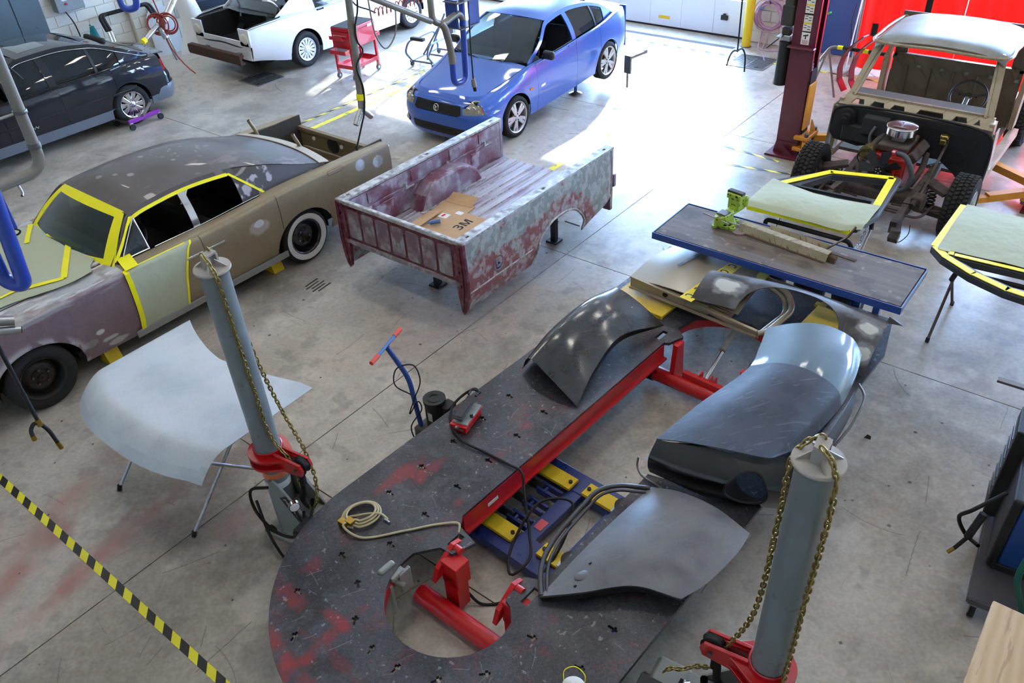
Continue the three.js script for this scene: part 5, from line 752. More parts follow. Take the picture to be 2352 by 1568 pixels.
// ---------- foot pump on the deck with its hose ----------
{
  const p = fmW(-1.0, DY, .77), t = thing('foot_pump', 'red and grey foot pedal pump standing on the black platform', 'pump', [p.x, DY, p.z], FM.t + .28);
  part('tank', [rb(.13, .07, .27, 0, .038, .0, .008), rb(.15, .012, .29, 0, .072, 0, .004)], M.redBright, t); part('top_plate', rb(.13, .015, .26, .005, .085, -.01, .004), M.greyPaint, t); part('pedal', [rb(.085, .022, .27, -.012, .135, -.03, .012, 2).rotateX(.12), rb(.06, .006, .17, -.012, .15, 0, .002).rotateX(.12)], std(0x3c3b3c, .7), t); part('pedal_loop', tube([[-.045, .17, -.14], [-.045, .17, -.2], [.02, .17, -.2], [.02, .17, -.14]], .01, 20, false, 6), M.black, t); part('valve', cy(V(.06, .09, .02), V(.06, .13, .02), .014), M.steel, t); part('fitting', cy(V(0, .06, .135), V(0, .09, .17), .012), M.zinc, t); part('nameplate', rb(.08, .016, .003, 0, .036, .137, .001), M.zinc, t);
  const hose = solo('hydraulic_hose', 'black hydraulic hose running from foot pump over platform edge to the blue lift', 'hose', [tube([fmW(-1.02, DY + .17, .58), fmW(-1.1, DY + .16, .56), fmW(-1.2, DY + .05, .7), fmW(-1.1, DY + .02, .86), fmW(-.85, DY + .03, .97), fmW(-.62, DY + .015, .94), fmW(-.4, DY + .02, .93), fmW(-.28, DY + .02, .93), fmW(-.2, .42, 1.0), fmW(.0, .24, 1.18), fmW(.12, .22, 1.32), fmW(.1, .2, 1.5), fmW(-.02, .22, 1.38), fmW(-.04, .42, 1.0), fmW(.14, .42, .86), fmW(.22, .26, 1.05), fmW(.22, .1, 1.4), fmW(.12, .02, 1.6), fmW(.0, .016, 1.72), fmW(-.1, .1, 1.75)], .011, 220, false, 8)], M.rubber);
}
// ---------- cream hose coil with brass block ----------
{
  const cx = -.9, cz = 1.96, P = []; for (let i = 0; i <= 54; i++) { const a = i / 18 * Math.PI * 2 + 1.2, r = .125 + .012 * Math.sin(i * .7) - .016 * Math.floor(i / 18); P.push(fmW(cx + r * Math.cos(a) * 1.02, DY + .012 + .013 * i / 18, cz + r * Math.sin(a))); }
  const t = thing('air_hose', 'cream air hose coiled on the black platform near its rounded end', 'hose');
  part('hose', [tube([...P, fmW(-.9, DY + .05, 2.12), fmW(-.75, DY + .014, 2.1), fmW(-.55, DY + .012, 1.86), fmW(-.4, DY + .012, 1.66), fmW(-.3, DY + .015, 1.58), fmW(-.26, DY + .0, 1.62), fmW(-.26, DY - .12, 1.68)], .0085, 260, false, 7)], std(0xb9ab82, .5), t); part('hose', tube([P[3], fmW(-.78, DY + .04, 1.88), fmW(-.72, DY + .014, 1.87)], .0085, 20, false, 7), std(0xb9ab82, .5), t); const e = fmW(-.74, DY + .014, 1.88), e2 = fmW(-.69, DY + .012, 1.88); part('coupler', cy(e, e2, .011, .008), M.zinc, t);
  const b = fmW(-.93, DY, 2.1); part('brass_block', [rb(.07, .05, .045, b.x, DY + .03, b.z, .004).clone()], M.brass, t); part('brass_block', rb(.06, .03, .05, b.x + .045, DY + .05, b.z - .03, .004), M.brass, t);
}
{ const p = fmW(1.06, DY, 2.02), t = thing('dust_mask', 'white cup dust mask with yellow strap lying on the platform', 'mask', [p.x, DY, p.z], .5); part('cup', new THREE.SphereGeometry(.07, 24, 14, 0, Math.PI * 2, 0, Math.PI / 2).scale(1, .75, .85), std(0xe9e8e2, .9), t); part('valve', rb(.035, .012, .03, 0, .052, .01, .006), M.white, t); part('strap', tube([[-.06, .01, -.02], [-.06, .06, -.06], [0, .07, -.085], [.06, .05, -.05], [.06, .01, -.01]], .003, 30, false, 5), M.tapeY, t); }
// ---------- blue scissor lift inside the platform ----------
{
  const o = thing('scissor_lift', 'low blue scissor lift with yellow pads on the floor inside the platform', 'lift', [FM.x, 0, FM.z], FM.t), m = phy(0x22306e, .45, 0, { clearcoat: .2, roughnessMap: grime });
  const beamX = (z, x0, x1, w, y) => rb(x1 - x0, .09, w, (x0 + x1) / 2, y, z, .008);
  part('beam', beamX(.46, -.95, .9, .2, .1), m, o); part('beam', beamX(1.24, -.95, .95, .24, .1), m, o); part('cross_beam', rb(.12, .07, .66, -.06, .1, .86, .006), m, o); part('cross_beam', rb(.1, .07, .62, .3, .1, .86, .006), m, o); part('cross_beam', rb(.12, .07, .66, -.8, .1, .86, .006), m, o);
  for (const z of [.68, .86, 1.04]) { part('cylinder_yoke', [bx(.2, .06, .02, -.22, .13, z - .035), bx(.2, .06, .02, -.22, .13, z + .035), cy(V(-.26, .13, z - .05), V(-.26, .13, z + .05), .016)], m, o); part('cylinder', cy(V(-.6, .13, z), V(-.28, .13, z), .035, .035, 16), M.black, o); }
  const pad = (x0, x1, z, n) => { const g = part('pad', [rb(x1 - x0, .03, .13, (x0 + x1) / 2, .165, z, .004)], M.yellow, o, 'yellow pad'); part('bolt', cyl(.016, .02, n, .185, z, 12), M.black, g); };
  pad(-.62, -.1, .53, -.13); pad(-.62, -.12, 1.2, -.15); pad(.0, .3, .5, .03); pad(.1, .36, 1.17, .13); pad(.36, .7, .5, .6); pad(.4, .7, 1.17, .6);
  for (const z of [.5, 1.15]) { part('lift_puck', [cyl(.075, .045, .36, .21, z, 28), lathe([[.03, .236], [.05, .234], [.052, .238], [.03, .24]], 24).translate(.36, 0, z)], std(0x2c2324, .7), o); part('puck_plate', rb(.19, .012, .16, .38, .185, z, .003), M.zinc, o); }
  part('warning_label', rb(.07, .003, .1, -.06, .137, .98, .001), std(0xc94b52, .5), o);
}
// ---------- wheeled pump with T-handle ----------
{
  const o = thing('pump_cart', 'blue T-handle with orange grips on a black motor pump behind the platform', 'pump cart', [-3.95, 0, -3.5], 0);
  part('handle_tube', bend([[-.02, .04, .02], [-.1, .42, .0], [-.16, .62, -.03], [-.28, .95, .05]], .022, .1, 12), std(0x27468c, .45), o); part('crossbar', cy(V(-.33, .97, -.13), V(-.22, .97, .24), .014), std(0x4a6ba8, .45), o); const grip = std(0xd9482e, .55); part('grip', cy(V(-.345, .97, -.18), V(-.315, .97, -.075), .019), grip, o); part('grip', cy(V(-.235, .97, .19), V(-.205, .97, .295), .019), grip, o);
  part('motor', [cyl(.09, .26, .06, .32, -.08, 28), cyl(.098, .03, .06, .46, -.08, 28), lathe([[.04, .476], [.06, .474], [.062, .48], [.04, .482]], 24).translate(.06, 0, -.08), rb(.1, .13, .12, .16, .36, -.13, .012)], M.black, o); part('motor_label', rb(.05, .09, .004, .08, .33, .011, .002).rotateY(.0), M.zinc, o); part('tank', rb(.3, .16, .26, .06, .1, -.06, .02, 2), std(0x4a4643, .6), o); for (const s of [1, -1]) part('cart_wheel', toX(cyl(.06, .03, 0, 0, 0, 18)).translate(.06 + s * .17, .06, -.1), M.rubber, o);
  part('cord', [tube([[-.1, .5, .02], [-.2, .62, .1], [-.22, .74, .04], [-.12, .76, -.06], [-.06, .62, -.06], [-.08, .46, .02], [-.12, .3, .06], [-.05, .44, .0], [0, .4, .02], [-.08, .2, .1], [-.02, .06, .1], [.1, .16, .06], [.16, .3, -.06]], .006, 120, false, 6)], M.rubber, o); part('plug', rb(.025, .04, .025, -.07, .05, .13, .006), M.black, o);
}
// ---------- loose body panels ----------
function net(P) { // free-form surface through a grid of points P[i][j]; u over rows, v over columns, both 0..1
  const cr = (a, b, c, d, t) => 0.5 * (2 * b + (c - a) * t + (2 * a - 5 * b + 4 * c - d) * t * t + (3 * b - a - 3 * c + d) * t * t * t);
  const at = (l, t) => { const n = l.length; t = clamp(t) * (n - 1); const i = Math.min(n - 2, Math.floor(t)), f = t - i, g = k => l[clamp(k, 0, n - 1)]; const b = g(i), c = g(i + 1), a = i > 0 ? g(i - 1) : b.clone().multiplyScalar(2).sub(c), d = i < n - 2 ? g(i + 2) : c.clone().multiplyScalar(2).sub(b); return V(cr(a.x, b.x, c.x, d.x, f), cr(a.y, b.y, c.y, d.y, f), cr(a.z, b.z, c.z, d.z, f)); };
  const Q = P.map(r => r.map(p => p.isVector3 ? p : V(...p))); return (u, v) => at(Q.map(r => at(r, v)), u);
}
const scratch = (base, alt, scr, sc, sd, dens = .5) => rep(dtex(512, 512, (u, v) => { const a = fbm(u * 5 + sd, v * 5, 5, 5), b = fbm(u * 40 + v * 30, v * 6 + sd, 6 * 0 + 4096, 3), f = vn(u * 256, v * 256, 256); let c = mix3(base, alt, sst(.3, .7, a)); c = mix3(c, scr, dens * sst(.66, .78, b)); const k = (f - .5) * 9; return [c[0] + k, c[1] + k, c[2] + k]; }), sc);
function stand(x, z, w, d, h, label, turn = 0, legM = M.zinc) { // folding panel stand: two padded bars on crossed legs
  const t = thing('panel_stand', label, 'stand', [x, 0, z], turn);
  for (const s of [1, -1]) { part('padded_bar', [bend([[-w / 2 - .03, h - .14, s * d * .8], [-w / 2, h, s * d], [w / 2, h, s * d], [w / 2 + .03, h - .14, s * d * .8]], .024, .05, 12)], M.rubber, t); for (const e of [-1, 1]) part('leg', [cy(V(e * (w / 2 + .03), h - .12, s * d * .82), V(e * (w / 2 + .03) + s * .03, .02, -s * d * 1.15), .014, .014, 12)], legM, t); for (const e of [-1, 1]) part('foot', cy(V(e * (w / 2 + .03) + s * .03, 0, -s * d * 1.17), V(e * (w / 2 + .03) + s * .03, .045, -s * d * 1.12), .019, .019, 12), M.rubber, t); }
  return t;
}
{ // grey hood lying on a stand
  const h = 0.93, xl = -6.0, xr = -4.39, m = phy(0xffffff, .42, 0, { map: scratch([188, 197, 205], [202, 210, 217], [208, 216, 222], 1.4, 4, .12), clearcoat: .25, clearcoatRoughness: .3 });
  const o = thing('car_hood', 'pale grey primed car hood lying flat on a folding stand', 'car hood', [-5.2, 0, -2.1], 0);
  const S = (k, t) => { const x = -.82 * k, e = Math.abs(k), zf = .6 - .2 * e ** 2.6, zr = -.42 - .23 * e ** 1.6 - .02 * e, z = lerp(zf, zr, t); const nose = 1 - t; return V(x, h + .055 * (1 - e * e) - .16 * Math.pow(clamp((nose - .78) / .22), 2) + .012 * sst(.03, 0, Math.abs(e - .52 + .12 * t)) - .03 * sst(.9, 1, e), z); };
  part('skin', patch(S, span(-1, 1, 40), 0, 1, 36, .012), m, o); part('inner_frame', [patch((k, t) => { const p = S(k * .9, lerp(.08, .9, t)); p.y -= .03; return p; }, span(-1, 1, 12), 0, 1, 10, .01)], std(0x55585c, .6), o);
}
stand(-5.22, -2.02, .9, .36, .87, 'chrome-legged folding stand under the grey car hood', .08);
{ // black fender leaning on the deck
  const L = (x, y, z) => fmW(x, y, z), o = thing('car_fender', 'glossy black car fender lying on the platform beside the red rail', 'fender');
  const m = phy(0xffffff, .2, 0, { map: scratch([36, 37, 39], [52, 53, 55], [84, 84, 86], .9, 8, .25), clearcoat: .6, clearcoatRoughness: .14 });
  const S = net([[L(-1.07, .53, .0), L(-1.0, .66, -.02), L(-.72, .62, .04), L(-.41, .515, .09)], [L(-1.13, .54, -.38), L(-1.02, .77, -.36), L(-.78, .775, -.33), L(-.5, .63, -.26)], [L(-1.13, .56, -.82), L(-1.0, .83, -.8), L(-.76, .83, -.77), L(-.55, .7, -.72)], [L(-1.1, .56, -1.25), L(-.95, .8, -1.18), L(-.72, .74, -1.2), L(-.46, .54, -1.27)]]);
  part('skin', patch(S, span(0, 1, 40), 0, 1, 30, .006), m, o); part('arch_flange', patch((u, k) => { const p = S(u, 1), q = S(u, .97), d = p.clone().sub(q).normalize(); return V(p.x - .015 * k, p.y - .07 * k * Math.sin(u * Math.PI) - .01 * k, p.z); }, span(0, 1, 30), 0, 1, 3, .004), M.black, o);
  for (const [u, v] of [[.62, .55], [.5, .6], [.45, .5], [.36, .62], [.9, .72], [.94, .62]]) { const p = S(u, v); part('dent_repair', new THREE.SphereGeometry(.014, 12, 8).scale(1, .3, 1).translate(p.x, p.y - .001, p.z), M.alu, o); }
}
{ // tan door lying on the far end
  const o = thing('car_door_shell', 'glossy tan truck door lying flat on the far end of the platform', 'car door'), m = phy(0x9d9078, .28, .1, { clearcoat: .8, clearcoatRoughness: .1 }), y = .7;
  const S = net([[[-3.36, y - .03, -5.84], [-2.9, y + .015, -5.82], [-2.45, y + .02, -5.80], [-2.22, y, -5.80]], [[-3.36, y - .02, -6.25], [-2.9, y + .03, -6.24], [-2.45, y + .035, -6.22], [-2.25, y + .01, -6.2]], [[-3.28, y - .03, -6.68], [-2.9, y + .01, -6.66], [-2.5, y + .02, -6.62], [-2.3, y, -6.58]]]);
  part('outer_skin', patch(S, span(0, 1, 18), 0, 1, 24, .008), m, o); part('inner_shell', [rb(1.05, .09, .78, -2.83, y - .075, -6.23, .02, 2)], m, o);
  part('hinge_edge', [beam(V(-3.34, y - .06, -5.84), V(-2.5, y - .055, -5.80), .02, .1), beam(V(-2.5, y - .055, -5.80), V(-1.98, y - .09, -5.74), .02, .06), beam(V(-3.34, y - .0, -5.83), V(-2.0, y - .05, -5.73), .03, .016), beam(V(-3.34, y - .11, -5.82), V(-2.0, y - .1, -5.72), .03, .016)], m, o);
  for (const [x, r] of [[-2.95, .026], [-2.65, .008], [-2.6, .008]]) part('bolt_hole', new THREE.CylinderGeometry(r, r, .006, 14).rotateX(Math.PI / 2).translate(x, y - .056, -5.805), M.dark, o);
  part('window_frame', [bend([[-2.3, y - .02, -6.55], [-2.0, y - .03, -6.42], [-1.87, y - .05, -6.2], [-1.94, y - .08, -5.8], [-2.0, y - .08, -5.74]], .028, .1, 10), bend([[-2.3, y - .05, -6.5], [-2.03, y - .06, -6.38], [-1.92, y - .08, -6.18], [-1.99, y - .1, -5.8]], .02, .1, 8)], m, o);
  const bt = canvas(256, 32, (g, w, h) => { g.fillStyle = '#8fa2b4'; g.fillRect(0, 0, w, h); g.fillStyle = '#dfe8ee'; g.font = 'bold 28px sans-serif'; g.textAlign = 'center'; g.textBaseline = 'middle'; g.fillText('CHEYENNE', w / 2, h / 2); }); const bp = plainUV('badge', new THREE.BoxGeometry(.3, .008, .035), std(0xffffff, .3, .6, { map: bt }), o); bp.position.set(-3.0, y + .032, -6.36); bp.rotation.y = 1.35;
  const yt = canvas(512, 64, (g, w, h) => { g.fillStyle = '#e6cf1c'; g.fillRect(0, 0, w, h); g.fillStyle = '#23221c'; g.font = 'bold 58px sans-serif'; g.textAlign = 'center'; g.textBaseline = 'middle'; 'COSOLC'.split('').forEach((c, i) => g.fillText(c, 45 + i * 84, h / 2 + 3)); }); const yp = plainUV('yellow_tape', new THREE.BoxGeometry(.84, .003, .13), std(0xffffff, .5, 0, { map: yt }), o); yp.position.set(-2.635, y + .043, -6.12); yp.rotation.y = -1.708; yp.rotation.x = 0;
  part('yellow_tape', rb(.1, .003, .3, -2.3, y + .02, -6.52, .001), std(0xe6cf1c, .5), o);
}
{ // dark fender with filler patches
  const o = thing('car_fender', 'black and grey sanded fender with filler patches arching over the tan door', 'fender');
  const tx = dtex(512, 256, (u, v) => { const x = -2.7 + 1.75 * u, t = v, n = fbm(x * 8 + 40, t * 5, 4096, 4); let c = mix3([30, 30, 33], [70, 70, 76], sst(.35, .65, n)); c = mix3(c, [120, 122, 132], .8 * sst(.72, .9, t + .2 * (n - .5))); const bl = (a, b, r, q) => sst(.95, .5, ((x - a) / r) ** 2 + ((t - b) / q) ** 2 + 1.2 * (fbm(x * 12 + 9, t * 8, 4096, 3) - .5)); for (const [a, b, r, q] of [[-2.42, .5, .2, .3], [-1.18, .72, .14, .2], [-1.15, .28, .12, .2]]) { c = mix3(c, [120, 122, 128], bl(a, b, r, q)); c = mix3(c, [192, 194, 192], bl(a, b, r * .66, q * .62)); } return c; }); tx.repeat.set(1 / 1.75, 1); tx.offset.set(2.7 / 1.75, 0);
  const m = phy(0xffffff, .42, .1, { map: tx, clearcoat: .25, clearcoatRoughness: .3 });
  const S = (x, v) => { const k = clamp((x + 2.66) / 1.6), n = Math.pow(1 - v, 2.2); return V(x, lerp(.86, .84, k) + .05 * Math.sin(k * Math.PI) - lerp(.13, .3, sst(.5, 1, k)) * n - .03 * Math.pow(v, 6), lerp(-5.74, -6.16, v) - .1 * k * v - .03 * Math.sin(k * 3.1)); };
  const low = x => { const d = (x + 1.80) / .44; return Math.abs(d) < 1 ? .1 + .74 * Math.pow(1 - Math.abs(d) ** 2.4, .5) : .02; };
  const g = patch(S, span(-2.66, -1.07, 60).concat([-2.239, -2.241, -1.359, -1.361]).sort((a, b) => a - b), low, 1, 16, .005); { const p = g.attributes.position, u = g.attributes.uv; for (let i = 0; i < p.count; i++) u.setXY(i, p.getX(i), clamp((-5.74 - p.getZ(i)) / .45)); } part('skin', g, m, o);
  part('arch_lip', [patch((x, k) => { const p = S(x, low(x)); return V(p.x, p.y - .02 * k, p.z - .09 * k); }, span(-2.238, -1.362, 40), 0, 1, 3, .004)], M.black, o); part('top_flange', patch((x, k) => { const p = S(x, 1); return V(p.x, p.y - .05 * k, p.z - .05 * k); }, span(-2.66, -1.07, 30), 0, 1, 2, .004), std(0x8d909a, .4, .2), o);
  part('tail_tip', [ext(shape([[0, 0], [.14, .02], [.02, .07]]), .02).translate(-1.1, .8, -6.26)], std(0x777a82, .4, .2), o);
}
{ // two-tone grey hood section over the black fender
  const o = thing('hood_panel', 'large two-tone grey hood panel, glossy at far half and scratched matte at near half', 'panel');
  const S = net([[[-1.95, .82, -3.88], [-1.72, .88, -3.92], [-1.45, .93, -3.96], [-1.24, .95, -4.0], [-1.17, .93, -4.06]], [[-1.87, .83, -4.4], [-1.65, .92, -4.42], [-1.38, .96, -4.44], [-1.16, .93, -4.44], [-1.08, .84, -4.42]], [[-1.75, .85, -4.95], [-1.55, .95, -4.97], [-1.32, .98, -4.98], [-1.1, .91, -4.98], [-1.03, .8, -4.95]], [[-1.8, .85, -5.3], [-1.6, .94, -5.34], [-1.36, .97, -5.38], [-1.13, .9, -5.4], [-1.06, .78, -5.38]], [[-1.86, .84, -5.56], [-1.66, .92, -5.64], [-1.45, .94, -5.72], [-1.24, .88, -5.76], [-1.12, .78, -5.72]]]);
  const mt = phy(0xffffff, .5, 0, { specularIntensity: .5, map: scratch([50, 52, 59], [63, 65, 73], [112, 114, 120], .8, 2, .4) }), gl = phy(0x56676c, .45, 0, { specularIntensity: .5, clearcoat: .6, clearcoatRoughness: .08, map: scratch([235, 240, 240], [255, 255, 255], [220, 226, 226], 1, 6, .2) });
  part('matte_half', patch(S, span(0, .53, 26), 0, 1, 24, .007), mt, o, 'matte scratched dark grey half'); part('gloss_half', patch(S, span(.53, 1, 24), 0, 1, 24, .007), gl, o, 'glossy grey-green half'); part('under_rib', patch((u, k) => { const p = S(u, 0); return V(p.x - .01 + .08 * k, p.y - .03 - .05 * k, p.z); }, span(.3, 1, 16), 0, 1, 2, .005), std(0x8d939a, .5), o);
}
{ // black fender with headlight opening, under the hood panel
  const o = thing('car_fender', 'shiny black front fender with a round headlight hole under the grey panel', 'fender'), m = phy(0x0e0e10, .26, 0, { clearcoat: .8, clearcoatRoughness: .15 });
  const Zf = (x, y) => -3.84 + .07 * Math.sin(clamp((y - .5) / .36) * Math.PI) - .3 * (x + 1.95) ** 2.2 * (1 - .0 * y) - .12 * clamp((y - .74) / .15);
  const hx = -1.26, hy = .675, hr = .132; // polar patch round the lamp hole
  const out = a => { const c = Math.cos(a), s = Math.sin(a), t = []; const lim = (n, d) => { if (n > 1e-6) t.push(d / n); }; lim(c, .23); lim(s, .215); lim(-s, hy - .5); lim(-c, .165); return Math.min(...t); };
  part('skin', [patch((a, k) => { const r = lerp(hr, out(a), k), x = hx + r * Math.cos(a), y = hy + r * Math.sin(a); return V(x, y, Zf(x, y)); }, span(0, Math.PI * 2, 56), 0, 1, 8, .005), patch((x, y) => V(x, y, Zf(x, y)), span(-1.95, hx - .164, 24), x => .5 + .05 * sst(-1.62, -1.95, x) + .03 * Math.sin((x + 1.95) * 5), x => .87 - .045 * sst(-1.6, -1.95, x), 18, .005)], m, o);
  part('lamp_ring', tube(span(0, Math.PI * 2, 40).slice(0, 40).map(a => { const x = hx + hr * Math.cos(a), y = hy + hr * Math.sin(a); return V(x, y, Zf(x, y) + .004); }), .009, 60, true, 8), M.black, o); part('lamp_bucket', [patch((a, k) => { const x = hx + hr * (1 - .15 * k) * Math.cos(a), y = hy + hr * (1 - .15 * k) * Math.sin(a); return V(x, y, Zf(hx, hy) - .1 * k + (Zf(x, y) - Zf(hx, hy)) * (1 - k)); }, span(0, Math.PI * 2, 36), 0, 1, 3, .003)], M.dark, o);
  part('arch_lip', tube([[-1.9, .55, -3.84], [-1.75, .54, -3.84], [-1.55, .515, -3.87], [-1.42, .512, -3.92]], .012, 30, false, 6), m, o);
  const sideS = net([[[-1.06, .86, -4.08], [-1.03, .7, -4.06], [-1.06, .52, -4.08]], [[-1.0, .8, -4.5], [-.96, .68, -4.5], [-1.02, .53, -4.5]], [[-1.0, .76, -5.0], [-.96, .66, -5.0], [-1.02, .54, -5.0]], [[-1.02, .74, -5.3], [-1.0, .66, -5.3], [-1.04, .56, -5.3]]]); part('side_skin', patch(sideS, span(0, 1, 24), 0, 1, 12, .005), std(0x2a2a2e, .45, .05), o);
  part('trim_rod', tube([[-1.02, .74, -5.4], [-.94, .72, -5.3], [-.92, .66, -5.0], [-.95, .62, -4.75], [-.96, .6, -4.5], [-.98, .58, -4.3]], .01, 50, false, 7), M.steel, o);
}
{ const t = thing('paper_sheet', 'white folded paper sheets poking out under the black fender', 'paper', [-1.93, .51, -3.86], .5); part('sheet', ext(shape([[-.12, .0], [.14, -.06], [.16, .1], [.02, .09]]), .002).rotateX(-Math.PI / 2 + .3), std(0xd9d8c8, .8), t); part('sheet', ext(shape([[-.1, .06], [.1, .02], [.12, .14]]), .002).rotateX(-Math.PI / 2 + .45).translate(0, .04, -.02), std(0xb9c4d4, .8), t); }
solo('wire_hook', 'bent steel wire hook on the platform beside the paper sheets', 'hook', [bend([fmW(.62, .52, .42), fmW(.42, .515, .4), fmW(.36, .54, .36), fmW(.35, .6, .33)], .008, .04, 8)], M.steel);
{ // grey door near the round end
  const o = thing('car_door_shell', 'matte grey primed car door with empty window frame lying on the platform', 'car door');
  const m = phy(0xffffff, .38, .05, { map: scratch([88, 90, 97], [104, 106, 112], [124, 126, 132], 1.1, 12, .2), clearcoat: .3, clearcoatRoughness: .3 });
  const S = net([[[-1.96, .545, -2.47], [-1.74, .6, -2.62], [-1.5, .63, -2.83], [-1.22, .61, -2.93]], [[-1.93, .58, -2.85], [-1.7, .665, -2.95], [-1.42, .69, -3.06], [-1.14, .63, -3.12]], [[-1.89, .595, -3.25], [-1.66, .68, -3.3], [-1.38, .7, -3.36], [-1.09, .64, -3.42]], [[-1.84, .6, -3.64], [-1.62, .655, -3.67], [-1.36, .665, -3.67], [-1.1, .615, -3.64]]]);
  part('outer_skin', patch(S, span(0, 1, 30), 0, 1, 30, .008), m, o); part('edge_flange', patch((v, k) => { const p = S(0, v); return V(p.x + .01 * k, p.y - .06 * k, p.z - .02 * k); }, span(0, 1, 24), 0, 1, 2, .006), M.black, o); part('inner_panel', patch((u, v) => { const p = S(lerp(.06, .95, u), lerp(.06, .95, v)); p.y -= .06; return p; }, span(0, 1, 10), 0, 1, 10, .01), M.black, o);
  part('window_frame', [bend([[-1.96, .55, -2.48], [-2.1, .56, -2.66], [-2.15, .58, -2.9], [-2.14, .6, -3.4], [-2.04, .61, -3.52], [-1.84, .61, -3.62]], .018, .12, 10), bend([[-1.94, .55, -2.52], [-2.07, .56, -2.7], [-2.11, .58, -2.92], [-2.1, .6, -3.38], [-2.02, .61, -3.48], [-1.84, .61, -3.57]], .012, .1, 8)], std(0x4a4b50, .3, .4), o);
  const hp = S(.16, .23); part('handle_recess', [new THREE.SphereGeometry(.07, 22, 12).scale(1.1, .22, .55).rotateY(.95).translate(hp.x, hp.y - .002, hp.z)], m, o); for (const [u, v] of [[.07, .24], [.26, .2]]) { const p = S(u, v); part('handle_slot', rb(.05, .014, .02, 0, 0, 0, .005).rotateY(1.1).translate(p.x, p.y, p.z), M.dark, o); }
}
// ---------- work bench and what lies on it ----------
{
  const o = thing('work_bench', 'long plywood-topped work bench with blue steel edge', 'workbench', [-2.23, 0, -6.74], 0), wood = std(0xffffff, .7, 0, { map: (() => { const t = dtex(1024, 256, (u, v) => { const a = fbm(u * 4, v * 30, 4096, 4), b = fbm(u * 9 + 4, v * 5, 4096, 5), c = fbm(u * 30, v * 14 + 8, 4096, 3); let k = mix3([92, 80, 72], [122, 110, 100], a); k = mix3(k, [66, 58, 54], .6 * sst(.52, .7, b)); return mix3(k, [160, 152, 144], .5 * sst(.7, .78, c)); }); return rep(t, 2.4, .8); })() }), blue = phy(0x1a4390, .38, 0, { clearcoat: .3 });
  part('top', rb(2.36, .04, .7, 0, .885, 0, .003), wood, o); part('front_edge', [rb(2.4, .07, .012, 0, .872, .372, .003), bx(2.4, .008, .05, 0, .84, .35)], blue, o); part('side_edge', rb(.012, .07, .74, 1.195, .872, 0, .003), std(0x5b6780, .4, .3), o); part('side_edge', rb(.012, .07, .74, -1.195, .872, 0, .003), std(0x5b6780, .4, .3), o); part('back_edge', rb(2.4, .07, .012, 0, .872, -.372, .003), blue, o);
  for (const [x, z] of [[-.95, -.2], [-.95, -.33], [.62, -.2], [.62, -.33]]) part('leg', [rb(.1, .84, .07, x, .42, z, .006)], blue, o); part('shelf', [rb(1.7, .03, .36, -.16, .155, -.3, .006)], blue, o); for (const x of [.72, .9]) part('drawer_post', [rb(.06, .84, .06, x, .42, -.2, .004)], blue, o);
}
[[-.18, 'black bucket under bench, next to the tan door'], [.22, 'black bucket under bench, middle of the three'], [.6, 'dark grey bucket under bench, next to the blue drawer post']].forEach(([x, l], i) => { const t = thing('bucket', l, 'bucket', [-2.23 + x, .172, -7.06], 0, 'buckets under the bench'); part('pail', lathe([[.0, .0], [.14, .0], [.165, .36], [.17, .36], [.172, .33], [.162, .32]], 32), i === 2 ? std(0x33363d, .6) : std(0x17191f, .5), t); part('rim', lathe([[.165, .3], [.178, .305], [.178, .325], [.165, .33]], 32), M.black, t); part('lid', lathe([[0, .365], [.15, .362], [.172, .37], [.176, .355]], 32), M.black, t); });
{ const t = thing('caution_strip', 'flat black and yellow striped bar lying behind the dark fender', 'bar', [-1.5, .504, -6.6], -.06); for (let i = 0; i < 6; i++) part('stripe', rb(.1, .03, .06, -.25 + i * .1, .016, 0, .003), i % 2 ? M.black : M.yellow, t); }
{ // vise
  const o = thing('bench_vise', 'lime green bench vise on the corner of the plywood bench', 'vise', [-2.9, .9055, -6.9], -.15), m = std(0x9fb83a, .5, 0, { map: rep(dtex(128, 128, (u, v) => mix3([255, 255, 255], [70, 60, 40], sst(.66, .74, fbm(u * 8, v * 8, 8, 4)))), .25) });
  part('base', [cyl(.105, .025, 0, .0135, 0, 28), cyl(.085, .045, 0, .045, 0, 28, .078)], m, o); for (const a of [.4, 1.97, 3.54, 5.11]) part('base_ear', [cyl(.03, .022, .125 * Math.cos(a), .013, .125 * Math.sin(a), 14), cyl(.012, .012, .125 * Math.cos(a), .029, .125 * Math.sin(a), 6)], m, o);
  part('anvil_body', [rb(.11, .09, .17, 0, .105, .03, .02, 2), cyl(.05, .08, 0, .1, .12, 20).rotateX(0)], m, o); part('anvil_plate', rb(.1, .012, .1, 0, .155, .06, .004), M.steel, o); part('slide', rb(.08, .07, .3, 0, .12, -.12, .015, 2), m, o); part('jaw_block', [rb(.13, .15, .09, 0, .19, -.13, .025, 2), rb(.16, .06, .1, 0, .27, -.13, .014, 2)], m, o); part('jaw_plate', rb(.17, .028, .06, 0, .305, -.13, .005), std(0x4a423a, .6, .5), o); part('jaw_block', rb(.12, .12, .06, 0, .17, -.26, .02, 2), m, o);
  part('screw', cy(V(0, .12, .11), V(0, .12, .16), .028), M.steel, o); part('handle', cy(V(-.17, .13, .15), V(.12, .11, .15), .007), M.zinc, o); part('lock_bar', cy(V(.02, .07, .06), V(.18, .07, .04), .007), M.zinc, o);
}
